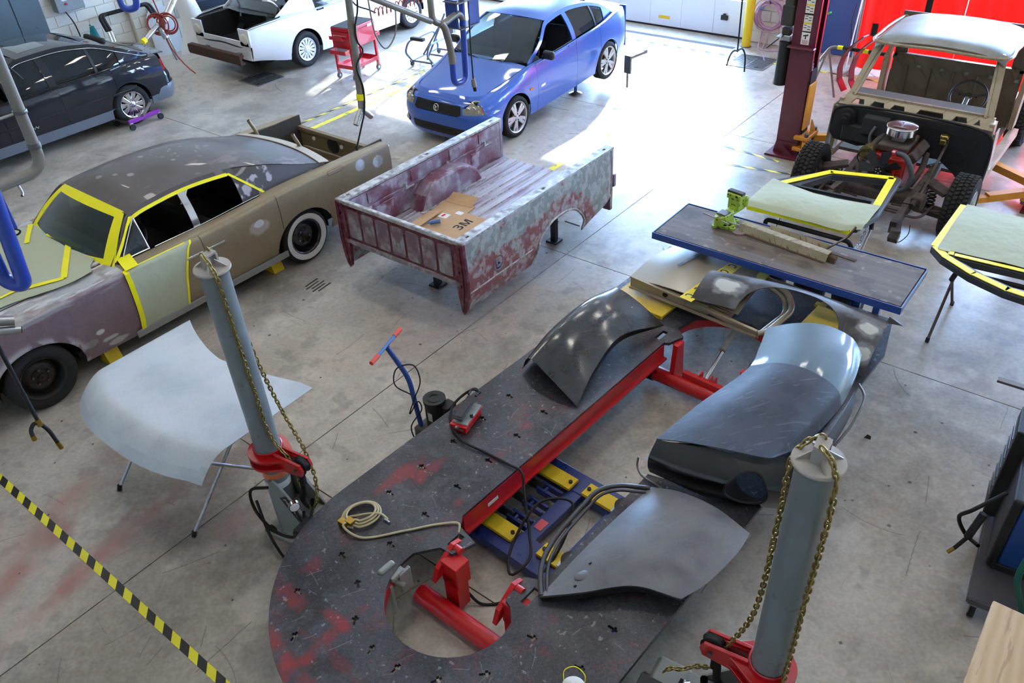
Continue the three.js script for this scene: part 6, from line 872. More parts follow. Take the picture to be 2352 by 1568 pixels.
{ // steel scraps on the bench
  const tan = std(0xffffff, .5, .2, { map: scratch([150, 138, 110], [166, 152, 122], [96, 72, 52], .6, 5, .9) }), rust = std(0x54402f, .8, .2);
  const t = thing('sill_panel', 'cut tan steel rocker section lying across the bench', 'steel section', [-2.27, .906, -6.83], -.13); part('channel', ext(shape([[0, 0], [.0, .006], [.03, .075], [.1, .08], [.12, .0], [.114, .0], [.096, .074], [.034, .069], [.006, 0]]), .92).rotateY(Math.PI / 2).translate(-.46, 0, .05), tan, t); part('torn_edge', [ext(shape([[0, 0], [.06, .02], [.05, .06], [.01, .05]]), .09).rotateY(Math.PI / 2).translate(.44, .0, .02)], rust, t); part('lower_flange', rb(.9, .004, .03, 0, .004, .06, .001), rust, t);
  const q = thing('sill_panel', 'narrow tan steel strip with a bent bar, behind the rocker section on the bench', 'steel section', [-2.05, .906, -6.98], -.1); part('strip', [rb(.62, .05, .012, -.14, .03, 0, .003).rotateX(-.5)], tan, q); part('rusty_edge', rb(.9, .006, .04, 0, .004, .03, .002), rust, q); part('bent_bar', [beam(V(.15, .01, .02), V(.3, .16, -.06), .025, .01), beam(V(.3, .16, -.06), V(.34, .26, -.1), .025, .01)], rust, q);
  solo('sanding_disc', 'round pinkish sanding disc lying on the bench by the vise', 'disc', [cyl(.065, .006, -2.72, .91, -6.83, 28)], std(0x8d7b78, .9));
}
// ---------- masked doors on stands ----------
function maskedDoor(name, label, outline, win, yy, crown, tapeEdges, extra) {
  const o = thing(name, label, 'car door'), m = std(0x3a3c40, .5, .1), Y = (x, z) => yy + crown(x, z);
  const s = shape(outline.map(([x, z]) => [x, -z]), [win.map(([x, z]) => [x, -z])]); const g = flat(s, .05, .006).translate(0, yy - .06, 0); part('door_shell', g, m, o);
  const loop = (pts, w, name_, mat, inset = 0) => { const c = [0, 0]; pts.forEach(p => { c[0] += p[0] / pts.length; c[1] += p[1] / pts.length; }); for (let i = 0; i < pts.length; i++) { const a = pts[i], b = pts[(i + 1) % pts.length]; part(name_, beam(V(a[0], yy + .004 + .0006 * i, a[1]), V(b[0], yy + .004 + .0006 * i, b[1]), w, .004), mat, o); } };
  tapeEdges(o, loop); extra(o, Y); return o;
}
{
  const out = [[-2.88, -7.4], [-2.9, -8.06], [-2.46, -8.62], [-2.4, -8.65], [-1.84, -8.82], [-1.78, -8.78], [-1.72, -7.85], [-1.8, -7.5], [-1.92, -7.43]], win = [[-2.66, -7.98], [-2.42, -8.5], [-1.92, -8.66], [-1.86, -8.6], [-1.84, -8.1]];
  maskedDoor('car_door_shell', 'door masked with pale paper and yellow tape on a stand before the truck', out, win, .93, () => 0, (o, loop) => {
    for (const [a, b, w] of [[[-2.8, -8.0], [-2.45, -8.56], .075], [[-2.46, -8.55], [-1.85, -8.74], .075], [[-1.86, -8.74], [-1.79, -8.0], .075], [[-1.79, -8.05], [-1.78, -7.6], .06]]) part('masking_tape', beam(V(a[0], .938, a[1]), V(b[0], .938, b[1]), w, .006), M.tapeY, o);
    part('masking_tape', patch((t, k) => V(lerp(-2.89, -1.84, t), .935 - .055 * k, lerp(-7.4, -7.44, t) + .03 + .004 * k), span(0, 1, 20), .35, 1.1, 2, .003), M.tapeY, o); part('masking_tape', patch((t, k) => V(lerp(-1.84, -1.73, t), .93 - .05 * k, lerp(-7.42, -7.85, t)), span(0, 1, 8), .3, 1.1, 2, .003), M.tapeY, o);
  }, (o) => { part('masking_paper', topv(patch((t, k) => { const x = lerp(-2.91, -1.75, t), zb = lerp(-8.06, -8.02, t) + .1 * Math.sin(t * Math.PI), zf = -7.37 - .06 * sst(.85, 1, t) * 2; const z = lerp(zb, zf, k); return V(x, .945 + .03 * Math.sin(k * Math.PI) * Math.sin(t * Math.PI) + .016 * (fbm(x * 5 + 9, z * 5 + 30, 4096, 3) - .5) - .03 * sst(.9, 1, k), z); }, span(0, 1, 40), 0, 1, 24, .003)), M.paper, o, 'pale green masking paper'); part('weatherstrip', beam(V(-2.66, .94, -8.0), V(-1.86, .94, -8.06), .03, .03), M.rubber, o); });
  stand(-2.25, -7.75, .86, .34, .80, 'black padded folding stand with a chain under the masked door before the truck', 0);
  { const c = thing('safety_chain', 'thin silver chain hanging between legs of the stand under the masked door', 'chain'); chain(c, [[-1.82, .78, -7.42], [-1.82, .62, -7.62], [-1.82, .6, -7.8], [-1.82, .72, -8.0]], 'links', .028, M.zinc); }
}
{
  const out = [[-1.1, -8.5], [-1.11, -7.5], [-.98, -7.34], [-.7, -7.16], [-.4, -7.05], [.2, -6.98], [.45, -7.2], [.5, -8.3], [.4, -8.45]], win = [[-.88, -7.4], [-.6, -7.24], [-.3, -7.14], [.2, -7.08], [.36, -7.4], [.3, -7.5]];
  maskedDoor('car_door_shell', 'paper-masked door on a rusty-legged stand, beyond the end of the bench', out, win, .93, () => 0, (o) => {
    for (const [a, b, w] of [[[-1.08, -8.48], [-1.09, -7.5], .07], [[-1.08, -7.5], [-.95, -7.36], .07], [[-.96, -7.37], [-.68, -7.19], .07], [[-.69, -7.2], [-.38, -7.08], .07], [[-.4, -7.09], [.22, -7.02], .07], [[-.9, -7.44], [.36, -7.52], .05], [[-.98, -7.78], [-.93, -7.42], .05], [[-1.06, -7.82], [-.95, -7.76], .06]]) part('masking_tape', beam(V(a[0], .94, a[1]), V(b[0], .94, b[1]), w, .006), M.tapeY, o);
  }, (o) => { part('masking_paper', topv(patch((t, k) => { const x = lerp(-1.06, .45, t), z = lerp(-8.5, lerp(-7.48, -7.55, t), k); return V(x, .945 + .02 * Math.sin(k * Math.PI) + .014 * (fbm(x * 4 + 19, z * 4 + 30, 4096, 3) - .5), z); }, span(0, 1, 30), 0, 1, 24, .003)), M.paper, o, 'pale green masking paper'); part('masking_paper', rb(.1, .004, .26, -1.0, .946, -7.58, .001), M.paper, o); });
  stand(-.3, -7.78, 1.1, .34, .80, 'dark folding stand with rusty legs under the second masked door, past the bench end', .05, std(0x5b4c46, .6, .4));
}
solo('plastic_scrap', 'small black broken plastic piece lying on the bare floor', 'scrap', [ext(shape([[0, 0], [.05, .005], [.045, .03], [.015, .035]]), .008, .002).rotateX(-.6).translate(-.92, .006, -5.68)], M.black);
// ---------- stripped pickup cab and chassis (local origin under the front axle) ----------
{
  const o = thing('truck_chassis', 'stripped tan pickup cab on bare chassis with exposed engine', 'truck', [-2.14, 0, -9.6], 0);
  const tan = phy(0xffffff, .42, .1, { map: scratch([140, 126, 98], [158, 144, 116], [120, 88, 66], 1.0, 3, .5), clearcoat: .2 }), inn = std(0xffffff, .65, .05, { map: scratch([98, 88, 70], [114, 104, 84], [70, 58, 46], 1.2, 7, .4) }), blk = std(0x1f1f22, .6, .05, { roughnessMap: grime }), rust = std(0xffffff, .75, .25, { map: scratch([62, 54, 50], [84, 74, 68], [110, 92, 80], .5, 9, .6) }), prim = phy(0xffffff, .5, 0, { map: scratch([128, 127, 122], [146, 145, 140], [116, 108, 98], 1.3, 1, .35), clearcoat: .05 });
  const zf = -.66, zc = -.82, zw = -1.27, zb = -2.48, yc = 1.14, yr = 1.7, hw = .84;
  // firewall with cut-away fender flares, cowl, dash
  part('firewall', [ext(shape([[-.92, .86], [-.9, .98], [-.8, 1.055], [.8, 1.055], [.9, .98], [.93, .8], [.93, .36], [.8, .3], [.6, .5], [.42, .62], [-.42, .62], [-.55, .58], [-.86, .62], [-.92, .7]]), .03, .008).translate(0, 0, zf)], blk, o);
  part('firewall_lip', tube([[-.92, .8, zf + .03], [-.9, .98, zf + .03], [-.78, 1.05, zf + .03], [.78, 1.05, zf + .03], [.9, .98, zf + .03], [.935, .8, zf + .03], [.935, .4, zf + .03]], .016, 60, false, 6), blk, o);
  const cowl = shape([[-.88, -.19], [-.84, .0], [.84, .0], [.88, -.19]], [[-.74, -.58], [-.52, -.34], [-.28, -.1], [.02, .34], [.42, .6], [.66, .74]].map(([a, b]) => [[a, -.15], [b, -.15], [b - .03, -.06], [a + .03, -.06]]));
  part('cowl', [flat(cowl, .012, .003).rotateX(.44).translate(0, 1.135, zc + .0), bx(1.7, .04, .05, 0, 1.12, zc - .03)], tan, o); part('cowl_drain', bx(1.6, .02, .16, 0, 1.0, zf - .08), M.dark, o);
  part('dash_top', [patch((x, t) => V(x * .78, 1.13 + .02 * t, zc - .02 - .2 * t), span(1, -1, 12), 0, 1, 4, .02), rb(1.5, .22, .06, 0, 1.0, zc - .24, .02)], std(0x6d6862, .55), o); for (const x of [-.38, .3]) part('dash_opening', rb(.09, .006, .07, x, 1.145, zc - .08, .002), M.dark, o); for (let i = 0; i < 6; i++) part('dash_vent', rb(.22, .006, .01, -.06, 1.147 + i * .0016, zc - .05 - i * .018, .002), M.dark, o);
  // windshield frame and pillars
  both('windshield_pillar', [beam(V(.8, yc - .04, zc), V(.69, yr, zw), .07, .06), beam(V(.745, yc, zc + .02), V(.645, yr - .03, zw + .02), .03, .03)], tan, o); part('windshield_sill', bx(1.56, .03, .03, 0, yc + .015, zc + .0), tan, o);
  part('windshield_header', [rb(1.4, .06, .06, 0, yr, zw, .02, 2)], tan, o);
  // roof
  part('roof', topv(patch((u, v) => { const k = Math.abs(u), z = lerp(zw + .12, zb - .02, v), w = .77 - .04 * Math.pow(Math.abs(v - .5) * 2, 6); const e = Math.pow(k, 6), ez = Math.pow(Math.abs(v - .5) * 2, 8); return V(u * w, yr + .04 + .075 * (1 - k * k * .6) - .075 * e - .06 * ez, z); }, span(-1, 1, 30), 0, 1, 26, .015)), prim, o, 'pale primer roof');
  part('drip_rail', [tube([[-.76, yr + .0, zb], [-.78, yr + .02, -2.0], [-.77, yr + .03, -1.5], [-.74, yr + .01, zw + .1], [0, yr + .02, zw + .15], [.74, yr + .01, zw + .1], [.77, yr + .03, -1.5], [.78, yr + .02, -2.0], [.76, yr, zb]], .02, 80, false, 6)], tan, o);
  // back wall with window opening, rear pillars, sills, floor
  part('back_wall', [bx(1.6, .78, .03, 0, .82, zb), bx(1.6, .12, .03, 0, yr, zb), bx(.16, .5, .03, .72, 1.42, zb), bx(.16, .5, .03, -.72, 1.42, zb), bx(1.5, .12, .06, 0, 1.17, zb + .03)], inn, o); for (let i = 0; i < 5; i++) { part('back_wall_rib', rb(.03, .5, .02, -.6 + i * .3, .82, zb + .025, .008), inn, o); part('clip', rb(.05, .04, .02, -.45 + i * .3, 1.08, zb + .03, .005), M.greyPaint, o); }
  both('rear_pillar', [beam(V(.86, .5, zb + .06), V(.86, 1.2, zb + .06), .06, .22, V(0, 0, 1)), beam(V(.86, 1.2, zb + .06), V(.74, yr, zb + .12), .05, .18, V(0, 0, 1))], tan, o); both('hinge_pillar', [beam(V(.88, .42, zf - .08), V(.86, 1.12, zf - .1), .05, .16, V(0, 0, 1)), rb(.03, .04, .05, .91, 1.0, zf - .03, .008)], tan, o); both('door_sill', [beam(V(.88, .42, zf), V(.9, .42, zb), .1, .1)], tan, o);
  both('lower_cowl_side', [patch((z, y) => V(.93 + .02 * Math.sin(y * 3), y, z), span(zf + .03, zf - .16, 4), .32, 1.05, 8, .01)], tan, o); part('cab_floor', [bx(1.6, .04, 1.7, 0, .45, -1.6), rb(.34, .16, 1.5, 0, .52, -1.5, .06, 2)], inn, o);
  steering(o, .44, 1.2, zc - .42, -.75, .2, M.black); part('steering_column', cy(V(.44, 1.19, zc - .4), V(.44, .98, zc - .12), .03), M.steel, o);
  for (const a of [.35, 2.79, -1.57]) part('spoke_hole', cyl(.012, .014, 0, 0, 0, 10).rotateX(Math.PI / 2).translate(.44 + .1 * Math.cos(a), 1.2 + .07 * Math.sin(a), zc - .41 + .07 * Math.sin(a)), M.dark, o);
  // heater box, blower, wiper motor, master cylinder
  part('blower_motor', [cyl(.11, .08, 0, 0, 0, 26).rotateX(Math.PI / 2).translate(-.72, .93, zf + .07), cyl(.07, .1, 0, 0, 0, 22).rotateX(Math.PI / 2).translate(-.72, .93, zf + .13), cyl(.04, .06, 0, 0, 0, 16).rotateX(Math.PI / 2).translate(-.72, .93, zf + .2)], blk, o); part('heater_box', [rb(.3, .22, .14, -.36, .9, zf + .1, .02, 2), rb(.5, .2, .1, -.5, .76, zf + .08, .02, 2)], std(0x29292a, .7), o); part('heater_hose', tube([[-.34, .92, zf + .17], [-.37, .82, zf + .22], [-.34, .72, zf + .24], [-.28, .7, zf + .26], [-.2, .72, zf + .34], [-.26, .74, zf + .5], [-.1, .75, zf + .6], [-.02, .6, zf + .72]], .018, 50, false, 8), std(0x55585a, .6), o);
  part('master_cylinder', [rb(.07, .07, .13, .43, .88, zf + .1, .015, 2), rb(.1, .05, .1, .43, .93, zf + .1, .02, 2)], M.gold, o); part('brake_booster', cyl(.05, .08, 0, 0, 0, 20).rotateX(Math.PI / 2).translate(.43, .86, zf + .04), rust, o);
  for (const pts of [[[-.2, 1.02, zf + .04], [.1, 1.0, zf + .05], [.5, .95, zf + .05], [.7, .88, zf + .05]], [[.4, .8, zf + .08], [.6, .76, zf + .06], [.74, .82, zf + .05], [.78, .9, zf + .05]], [[.7, .7, zf + .06], [.5, .62, zf + .1], [.34, .6, zf + .25], [.3, .5, zf + .4]], [[-.1, 1.0, zf + .06], [.05, .98, zf + .2], [.14, .92, zf + .26], [.16, .85, zf + .3]]]) part('wire', tube(pts, .006, 30, false, 5), M.dark, o);
  // engine
  part('air_cleaner', [cyl(.17, .085, 0, 1.02, -.3, 36), lathe([[0, 1.075], [.12, 1.072], [.17, 1.068], [.176, 1.06], [.17, 1.052]], 36).translate(0, 0, -.3), cyl(.012, .03, 0, 1.09, -.3, 10)], M.chrome, o, 'chrome round air cleaner'); const et = canvas(128, 64, (g, w, h) => { g.fillStyle = '#c9cacc'; g.fillRect(0, 0, w, h); g.fillStyle = '#6d6f72'; g.font = 'italic bold 22px serif'; g.textAlign = 'center'; g.fillText('Edelbrock', 64, 40); }); const ep = plainUV('air_cleaner_print', new THREE.PlaneGeometry(.16, .05).rotateX(-Math.PI / 2), std(0xffffff, .25, .8, { map: et }), o); ep.position.set(0, 1.0785, -.22); part('carburetor', rb(.14, .1, .16, 0, .93, -.3, .02), M.alu, o); part('intake', rb(.34, .08, .5, 0, .86, -.3, .02, 2), rust, o);
  both('valve_cover', [rb(.12, .08, .52, 0, 0, 0, .02, 2).rotateZ(-.75).translate(.24, .8, -.3)], rust, o); part('engine_block', [rb(.4, .34, .6, 0, .62, -.3, .03, 2), rb(.34, .3, .1, .02, .66, .03, .02, 2)], std(0xa8200f, .5, .05, { roughnessMap: grime }), o); part('timing_cover', [rb(.2, .26, .06, .02, .6, .08, .02, 2)], std(0xb02810, .5), o); part('alternator', [cyl(.075, .1, 0, 0, 0, 24).rotateX(Math.PI / 2).translate(-.24, .82, .02), cyl(.085, .02, 0, 0, 0, 24).rotateX(Math.PI / 2).translate(-.24, .82, .09)], M.gold, o); part('thermostat_housing', cy(V(.05, .86, .02), V(.1, .88, .08), .035), M.redBright, o); part('radiator_hose', tube([[.08, .88, .06], [.2, .88, .12], [.28, .8, .16], [.33, .68, .18], [.3, .55, .2], [.22, .5, .22]], .03, 40, false, 10), std(0x44494d, .55), o); part('pulley', cyl(.09, .05, 0, 0, 0, 26).rotateX(Math.PI / 2).translate(-.02, .7, .14), M.black, o); part('belt', tube(span(0, Math.PI * 2, 24).slice(0, 24).map(a => V(-.12 + .2 * Math.cos(a), .72 + .12 * Math.sin(a) + .06 * Math.cos(a) * -1, .12)), .008, 48, true, 5), M.rubber, o);
  for (let i = 0; i < 7; i++) { const a = i / 7 * Math.PI * 2 + .2, g = ext(shape([[-.03, .05], [-.06, .22], [.05, .24], [.06, .2], [.035, .05]]), .006).rotateY(.45).rotateZ(-a).translate(-.03, .7, .2); part('fan_blade', g, std(0x2b2b2d, .6, .2), o); } part('fan_hub', [cyl(.05, .06, 0, 0, 0, 18).rotateX(Math.PI / 2).translate(-.03, .7, .19)], M.black, o); for (let i = 0; i < 5; i++) { const a = i * 1.2566; part('fan_bolt', cyl(.009, .02, 0, 0, 0, 8).rotateX(Math.PI / 2).translate(-.03 + .028 * Math.cos(a), .7 + .028 * Math.sin(a), .225), M.chrome, o); } both('exhaust_manifold', tube([[.3, .7, -.5], [.33, .66, -.3], [.34, .62, -.1], [.3, .5, 0]], .035, 24, false, 8), rust, o);
  // frame, suspension, steering
  both('frame_rail', [beam(V(.42, .5, -2.9), V(.42, .5, -.3), .07, .16), beam(V(.42, .5, -.3), V(.4, .42, .45), .07, .16), beam(V(.4, .42, .45), V(.44, .47, 1.05), .07, .13)], rust, o); both('frame_horn', [beam(V(.44, .47, .9), V(.5, .45, 1.12), .1, .05), beam(V(.5, .45, 1.12), V(.5, .4, 1.2), .1, .08)], rust, o); part('front_crossmember', [rb(.95, .14, .26, 0, .36, .02, .04, 2)], rust, o); part('radiator_support', [beam(V(-.44, .42, .5), V(-.1, .44, .56), .06, .02), beam(V(-.1, .44, .56), V(.42, .42, .5), .06, .02)], rust, o); part('sway_bar', tube([[-.62, .36, .1], [-.55, .4, .55], [-.3, .44, .62], [.3, .44, .62], [.55, .4, .55], [.62, .36, .1]], .016, 50, false, 8), rust, o);
  both('control_arm', [beam(V(.46, .56, -.1), V(.72, .5, 0), .16, .04), beam(V(.42, .3, .05), V(.74, .26, .02), .2, .05)], rust, o); both('coil_spring', tube(span(0, 5, 60).map(t => V(.55 + .055 * Math.cos(t * 6.283), .3 + t * .045, .0 + .055 * Math.sin(t * 6.283))), .01, 160, false, 6), M.black, o); both('knuckle', rb(.08, .26, .1, .74, .38, 0, .02, 2), rust, o); both('tie_rod', cy(V(.2, .34, .24), V(.72, .34, .16), .014), rust, o);
  part('steering_shaft', [cy(V(.46, .84, zf), V(.5, .56, .35), .016), cy(V(.5, .56, .35), V(.47, .5, .5), .035)], rust, o); part('steering_box', rb(.14, .16, .18, .5, .5, .36, .03, 2), rust, o); part('upright_bracket', [beam(V(-.42, .5, .55), V(-.3, .62, .2), .07, .02)], rust, o); part('driveshaft', cy(V(0, .42, -.7), V(0, .4, -3.2), .04), rust, o); part('transmission', rb(.3, .28, .6, 0, .5, -.9, .06, 2), rust, o);
  part('dangling_wire', tube([[.48, .45, 1.15], [.56, .4, 1.2], [.62, .46, 1.1], [.6, .52, 1.0]], .005, 30, false, 5), M.dark, o);
  for (const x of [1, -1]) { wheel('truck', o, x * .87, .378, 0, .378, .26, x, .1); wheel('truck', o, x * .87, .378, -3.2, .378, .26, x, .5); }
  part('rear_axle', [cy(V(-.8, .378, -3.2), V(.8, .378, -3.2), .05), new THREE.SphereGeometry(.14, 16, 12).translate(0, .378, -3.2)], rust, o); both('rear_rail', [beam(V(.42, .5, -2.9), V(.42, .6, -3.2), .07, .16), beam(V(.42, .6, -3.2), V(.42, .55, -4.3), .07, .16)], rust, o);
}
// ---------- two-post lift ----------
const liftDecal = canvas(64, 256, (g, w, h) => { g.fillStyle = '#e6e4dc'; g.fillRect(0, 0, w, h); for (let i = 0; i < 4; i++) { g.fillStyle = i % 2 ? '#e2cf35' : '#222'; g.fillRect(0, i * 62, w, 12); g.fillStyle = '#333'; for (let k = 0; k < 4; k++) g.fillRect(6 + (k % 2) * 28, 18 + i * 62 + k * 9, 22, 5); } });
const liftDecal2 = canvas(64, 96, (g, w, h) => { g.fillStyle = '#eceae4'; g.fillRect(0, 0, w, h); g.fillStyle = '#222'; g.beginPath(); g.moveTo(12, 30); g.lineTo(52, 20); g.lineTo(50, 32); g.lineTo(36, 34); g.lineTo(36, 56); g.lineTo(26, 56); g.lineTo(28, 36); g.lineTo(12, 38); g.closePath(); g.fill(); g.fillStyle = '#b33'; for (let k = 0; k < 3; k++) g.fillRect(10, 66 + k * 9, 44, 4); });
function liftPost(x, z, s, label) {
  const o = thing('lift_post', label, 'car lift', [x, 0, z], 0), W = .3, D = .26;
  part('post', [bx(W, 3.9, .016, 0, 1.95, D / 2), bx(.016, 3.9, D, -s * W / 2, 1.95, 0), bx(W, 3.9, .016, 0, 1.95, -D / 2), bx(.016, 3.9, .05, s * W / 2, 1.95, D / 2 - .025), bx(.016, 3.9, .05, s * W / 2, 1.95, -D / 2 + .025)], M.maroon, o); part('base_plate', [rb(.5, .03, .56, 0, .016, 0, .005), ext(shape([[-.18, .03], [.18, .03], [.15, .2], [-.15, .2]]), .012).translate(0, 0, D / 2 + .01), ext(shape([[0, .03], [.16, .03], [0, .16]]), .014).translate(-.02, 0, D / 2 + .06)], M.maroon, o);
  part('step', rb(.36, .02, .1, 0, 1.5, D / 2 + .04, .02, 2), M.maroon, o); part('carriage', [bx(.14, .9, D - .05, s * .1, .75, 0)], M.dark, o); part('chain_guide', [cyl(.05, .03, 0, 0, 0, 20).rotateX(Math.PI / 2).translate(s * .1, 1.32, .05)], M.steel, o);
  part('guard_plate', [rb(.02, .62, .24, s * .19, .72, .04, .004)], M.amber, o); part('arm_bracket', [rb(.2, .05, .4, s * .2, .3, 0, .01), rb(.2, .05, .4, s * .2, .14, 0, .01), ext(shape([[0, 0], [.2, 0], [0, .22]]), .016).rotateY(Math.PI / 2).translate(s * .26, .33, .06)], M.amber, o); part('arm_pin', cyl(.03, .3, s * .26, .22, .15, 16), M.steel, o); part('arm_pin', cyl(.03, .3, s * .26, .22, -.15, 16), M.steel, o);
  part('lift_arm', [beam(V(s * .26, .22, .15), V(s * .62, .2, .48), .1, .09), beam(V(s * .5, .19, .37), V(s * .8, .18, .66), .08, .07)], M.amber, o); part('lift_arm', [beam(V(s * .26, .22, -.15), V(s * .95, .2, -.62), .1, .09), beam(V(s * .8, .19, -.5), V(s * 1.2, .18, -.8), .08, .07)], M.amber, o); part('lift_pad', cyl(.06, .06, s * .8, .25, .66, 20), M.rubber, o); part('lift_pad', cyl(.06, .06, s * 1.2, .25, -.8, 20), M.rubber, o);
  const d1 = plainUV('decal', new THREE.PlaneGeometry(.11, .46), std(0xffffff, .5, 0, { map: liftDecal }), o); d1.position.set(.02, 1.92, D / 2 + .0095); const d2 = plainUV('decal', new THREE.PlaneGeometry(.11, .17), std(0xffffff, .5, 0, { map: liftDecal2 }), o); d2.position.set(.02, 1.62, D / 2 + .0095);
  if (s > 0) { part('power_unit', [rb(.17, .26, .16, -.26, 1.86, .06, .02, 2), cyl(.085, .1, -.26, 2.03, .06, 24), rb(.12, .1, .1, -.26, 1.66, .06, .02, 2)], std(0x35352f, .6), o); part('valve_block', [rb(.14, .08, .12, -.26, 1.57, .06, .015), rb(.07, .02, .14, -.31, 1.6, .14, .006)], M.alu, o); part('oil_tank', cyl(.085, .58, -.26, 1.24, .06, 28), M.black, o); part('release_handle', cy(V(-.32, 1.58, .1), V(-.46, 1.44, .2), .008), M.black, o); }
  const c = new THREE.Group(); c.name = 'leaf_chain'; o.add(c); for (let i = 0; i < 14; i++) { const l = new THREE.Mesh(lkG, M.alu); l.name = 'link'; l.castShadow = true; l.position.set(s * .15, 1.28 - i * .04, .07); c.add(l); }
  return o;
}
const lkG = fin(rb(.03, .036, .02, 0, 0, 0, .008));
liftPost(-3.77, -10.9, 1, 'maroon steel two-post lift column with black pump motor and white decals'); liftPost(-.5, -10.9, -1, 'maroon steel lift column on the driver side of the truck');
// ---------- red welding curtain, sawhorse with maroon trims, bollard, hoses ----------
{
  const o = thing('welding_curtain', 'bright red translucent welding curtain on a pipe frame at the back wall', 'curtain', [0, 0, 0]);
  const m = phy(0xff1e08, .45, 0, { transmission: .55, thickness: 0, roughness: .6 });
  for (let i = 0; i < 3; i++) { const x0 = -4.2 + i * 1.55; part('curtain_panel', patch((x, y) => V(x, y, -14.62 + .04 * Math.sin(x * 9) + .02 * Math.sin(x * 23)), span(x0, x0 + 1.54, 40), .1, 2.25, 4, .003), m, o); }
  part('frame_top', cy(V(-4.22, 2.3, -14.62), V(.5, 2.3, -14.62), .02), M.zinc, o); for (const x of [-4.22, -2.64, -1.1, .45]) { part('frame_post', cy(V(x, .02, -14.62), V(x, 2.3, -14.62), .02), M.zinc, o); part('frame_foot', beam(V(x, .02, -14.9), V(x, .02, -14.3), .04, .04), M.zinc, o); }
  for (const [x, y, h] of [[-3.2, 1.2, .28], [-3.95, .75, .2], [-3.9, .25, .16], [-2.4, .9, .1]]) part('tape_patch', rb(.1, h, .003, x, y, -14.57, .001), M.dark, o, 'dark tape patch');
}
{ // tubular sawhorse with two curved maroon trims hung over it
  const o = thing('trestle', 'grey tube trestle with black and yellow taped bar behind the lift post', 'trestle', [-3.75, 0, -12.75], 0); part('top_bar', bend([[-.35, .78, .22], [-.28, .95, .0], [.75, .95, .0], [.82, .78, .22]], .022, .08, 12), M.greyPipe, o); part('bar_tape', cy(V(-.1, .95, 0), V(.65, .95, 0), .028, .028, 14), M.black, o); for (const x of [-.18, .2, .55]) part('bar_tape', cy(V(x, .95, 0), V(x + .08, .95, 0), .03, .03, 14), M.tapeY, o);
  for (const x of [-.3, .78]) { part('leg', cy(V(x, .9, .06), V(x - .12, .02, .5), .018), M.greyPipe, o); part('leg', cy(V(x, .9, .02), V(x + .05, .02, -.5), .018), M.greyPipe, o); }
  for (const [dx, dz, l] of [[.05, 0, 'outer curved maroon trim panel hanging over the trestle'], [.22, -.02, 'inner curved maroon trim panel hanging over the trestle']]) { const t = thing('trim_panel', l, 'trim panel', [-3.75 + dx, 0, -12.75 + dz], 0); part('shell', patch((a, k) => { const c = [[.16, 1.19], [.0, 1.03], [-.09, .88], [-.12, .7], [-.1, .52], [.0, .36]], q = a * 5, i = Math.min(4, Math.floor(q)), f = q - i; return V(lerp(c[i][0], c[i + 1][0], f) + .03 * k, lerp(c[i][1], c[i + 1][1], f), .15 - .14 * k + .02 * Math.sin(a * 3)); }, span(0, 1, 30), 0, 1, 4, .012), M.maroon, t); }
}
{ const o = thing('bollard', 'yellow steel bollard beside the white roll-up door', 'bollard', [-6.36, 0, -15.05]); part('post', lathe([[.085, 0], [.085, 1.2], [.07, 1.25], [.03, 1.27], [0, 1.275]], 30), M.yellow, o); part('base_ring', lathe([[.086, 0], [.1, 0], [.1, .012], [.086, .014]], 30), M.steel, o); }
{ // coiled pink hose hung on the wall
  const o = thing('air_hose', 'pink air hose hung in a thick coil on the back wall', 'hose', [-6.05, .56, -15.3]); const hm = std(0xb58fa6, .5);
  for (let i = 0; i < 13; i++) { const P = [], r = rr(.2, .28), ox = rr(-.05, .05), oy = rr(-.04, .04), z = rr(0, .12), ph = rr(0, 6.28); for (let k = 0; k < 20; k++) { const a = k / 20 * 6.283; P.push(V(ox + r * Math.cos(a), oy + r * Math.sin(a) * rr(.98, 1.08), z + .03 * Math.sin(a + ph))); } part('loop', tube(P, .011, 60, true, 6), hm, o); }
  part('tail', tube([[.05, -.28, .05], [.0, -.45, .08], [.02, -.56, .25], [.2, -.55, .6], [.35, -.55, .9]], .011, 40, false, 6), hm, o); part('tail', tube([[-.1, -.26, .05], [-.12, -.45, .06], [-.02, -.55, .3], [.2, -.55, .3], [.6, -.52, .1]], .011, 40, false, 6), hm, o); part('tail', tube([[.1, .2, .08], [.22, .0, .1], [.3, -.2, .1]], .011, 30, false, 6), hm, o); part('hook', tube([[0, .25, -.06], [0, .22, .1], [0, .28, .14]], .012, 16, false, 6), M.steel, o); part('nozzle', cy(V(-.18, .12, .12), V(-.12, .14, .14), .02), std(0x4a86c8, .4), o);
}
{ const o = thing('floor_broom', 'slim pole with green tag leaning at the edge of red curtain', 'pole', [-4.32, 0, -14.75]); part('shaft', cy(V(0, .02, .1), V(.02, 1.6, -.1), .012), M.white, o); part('tag', rb(.12, .03, .02, .0, 1.0, .06, .005).rotateZ(.5), std(0x49c94e, .5), o); part('cable', tube([[-.04, 1.1, .0], [-.06, .8, .04], [-.02, .5, .03]], .01, 14, false, 6), M.black, o); }
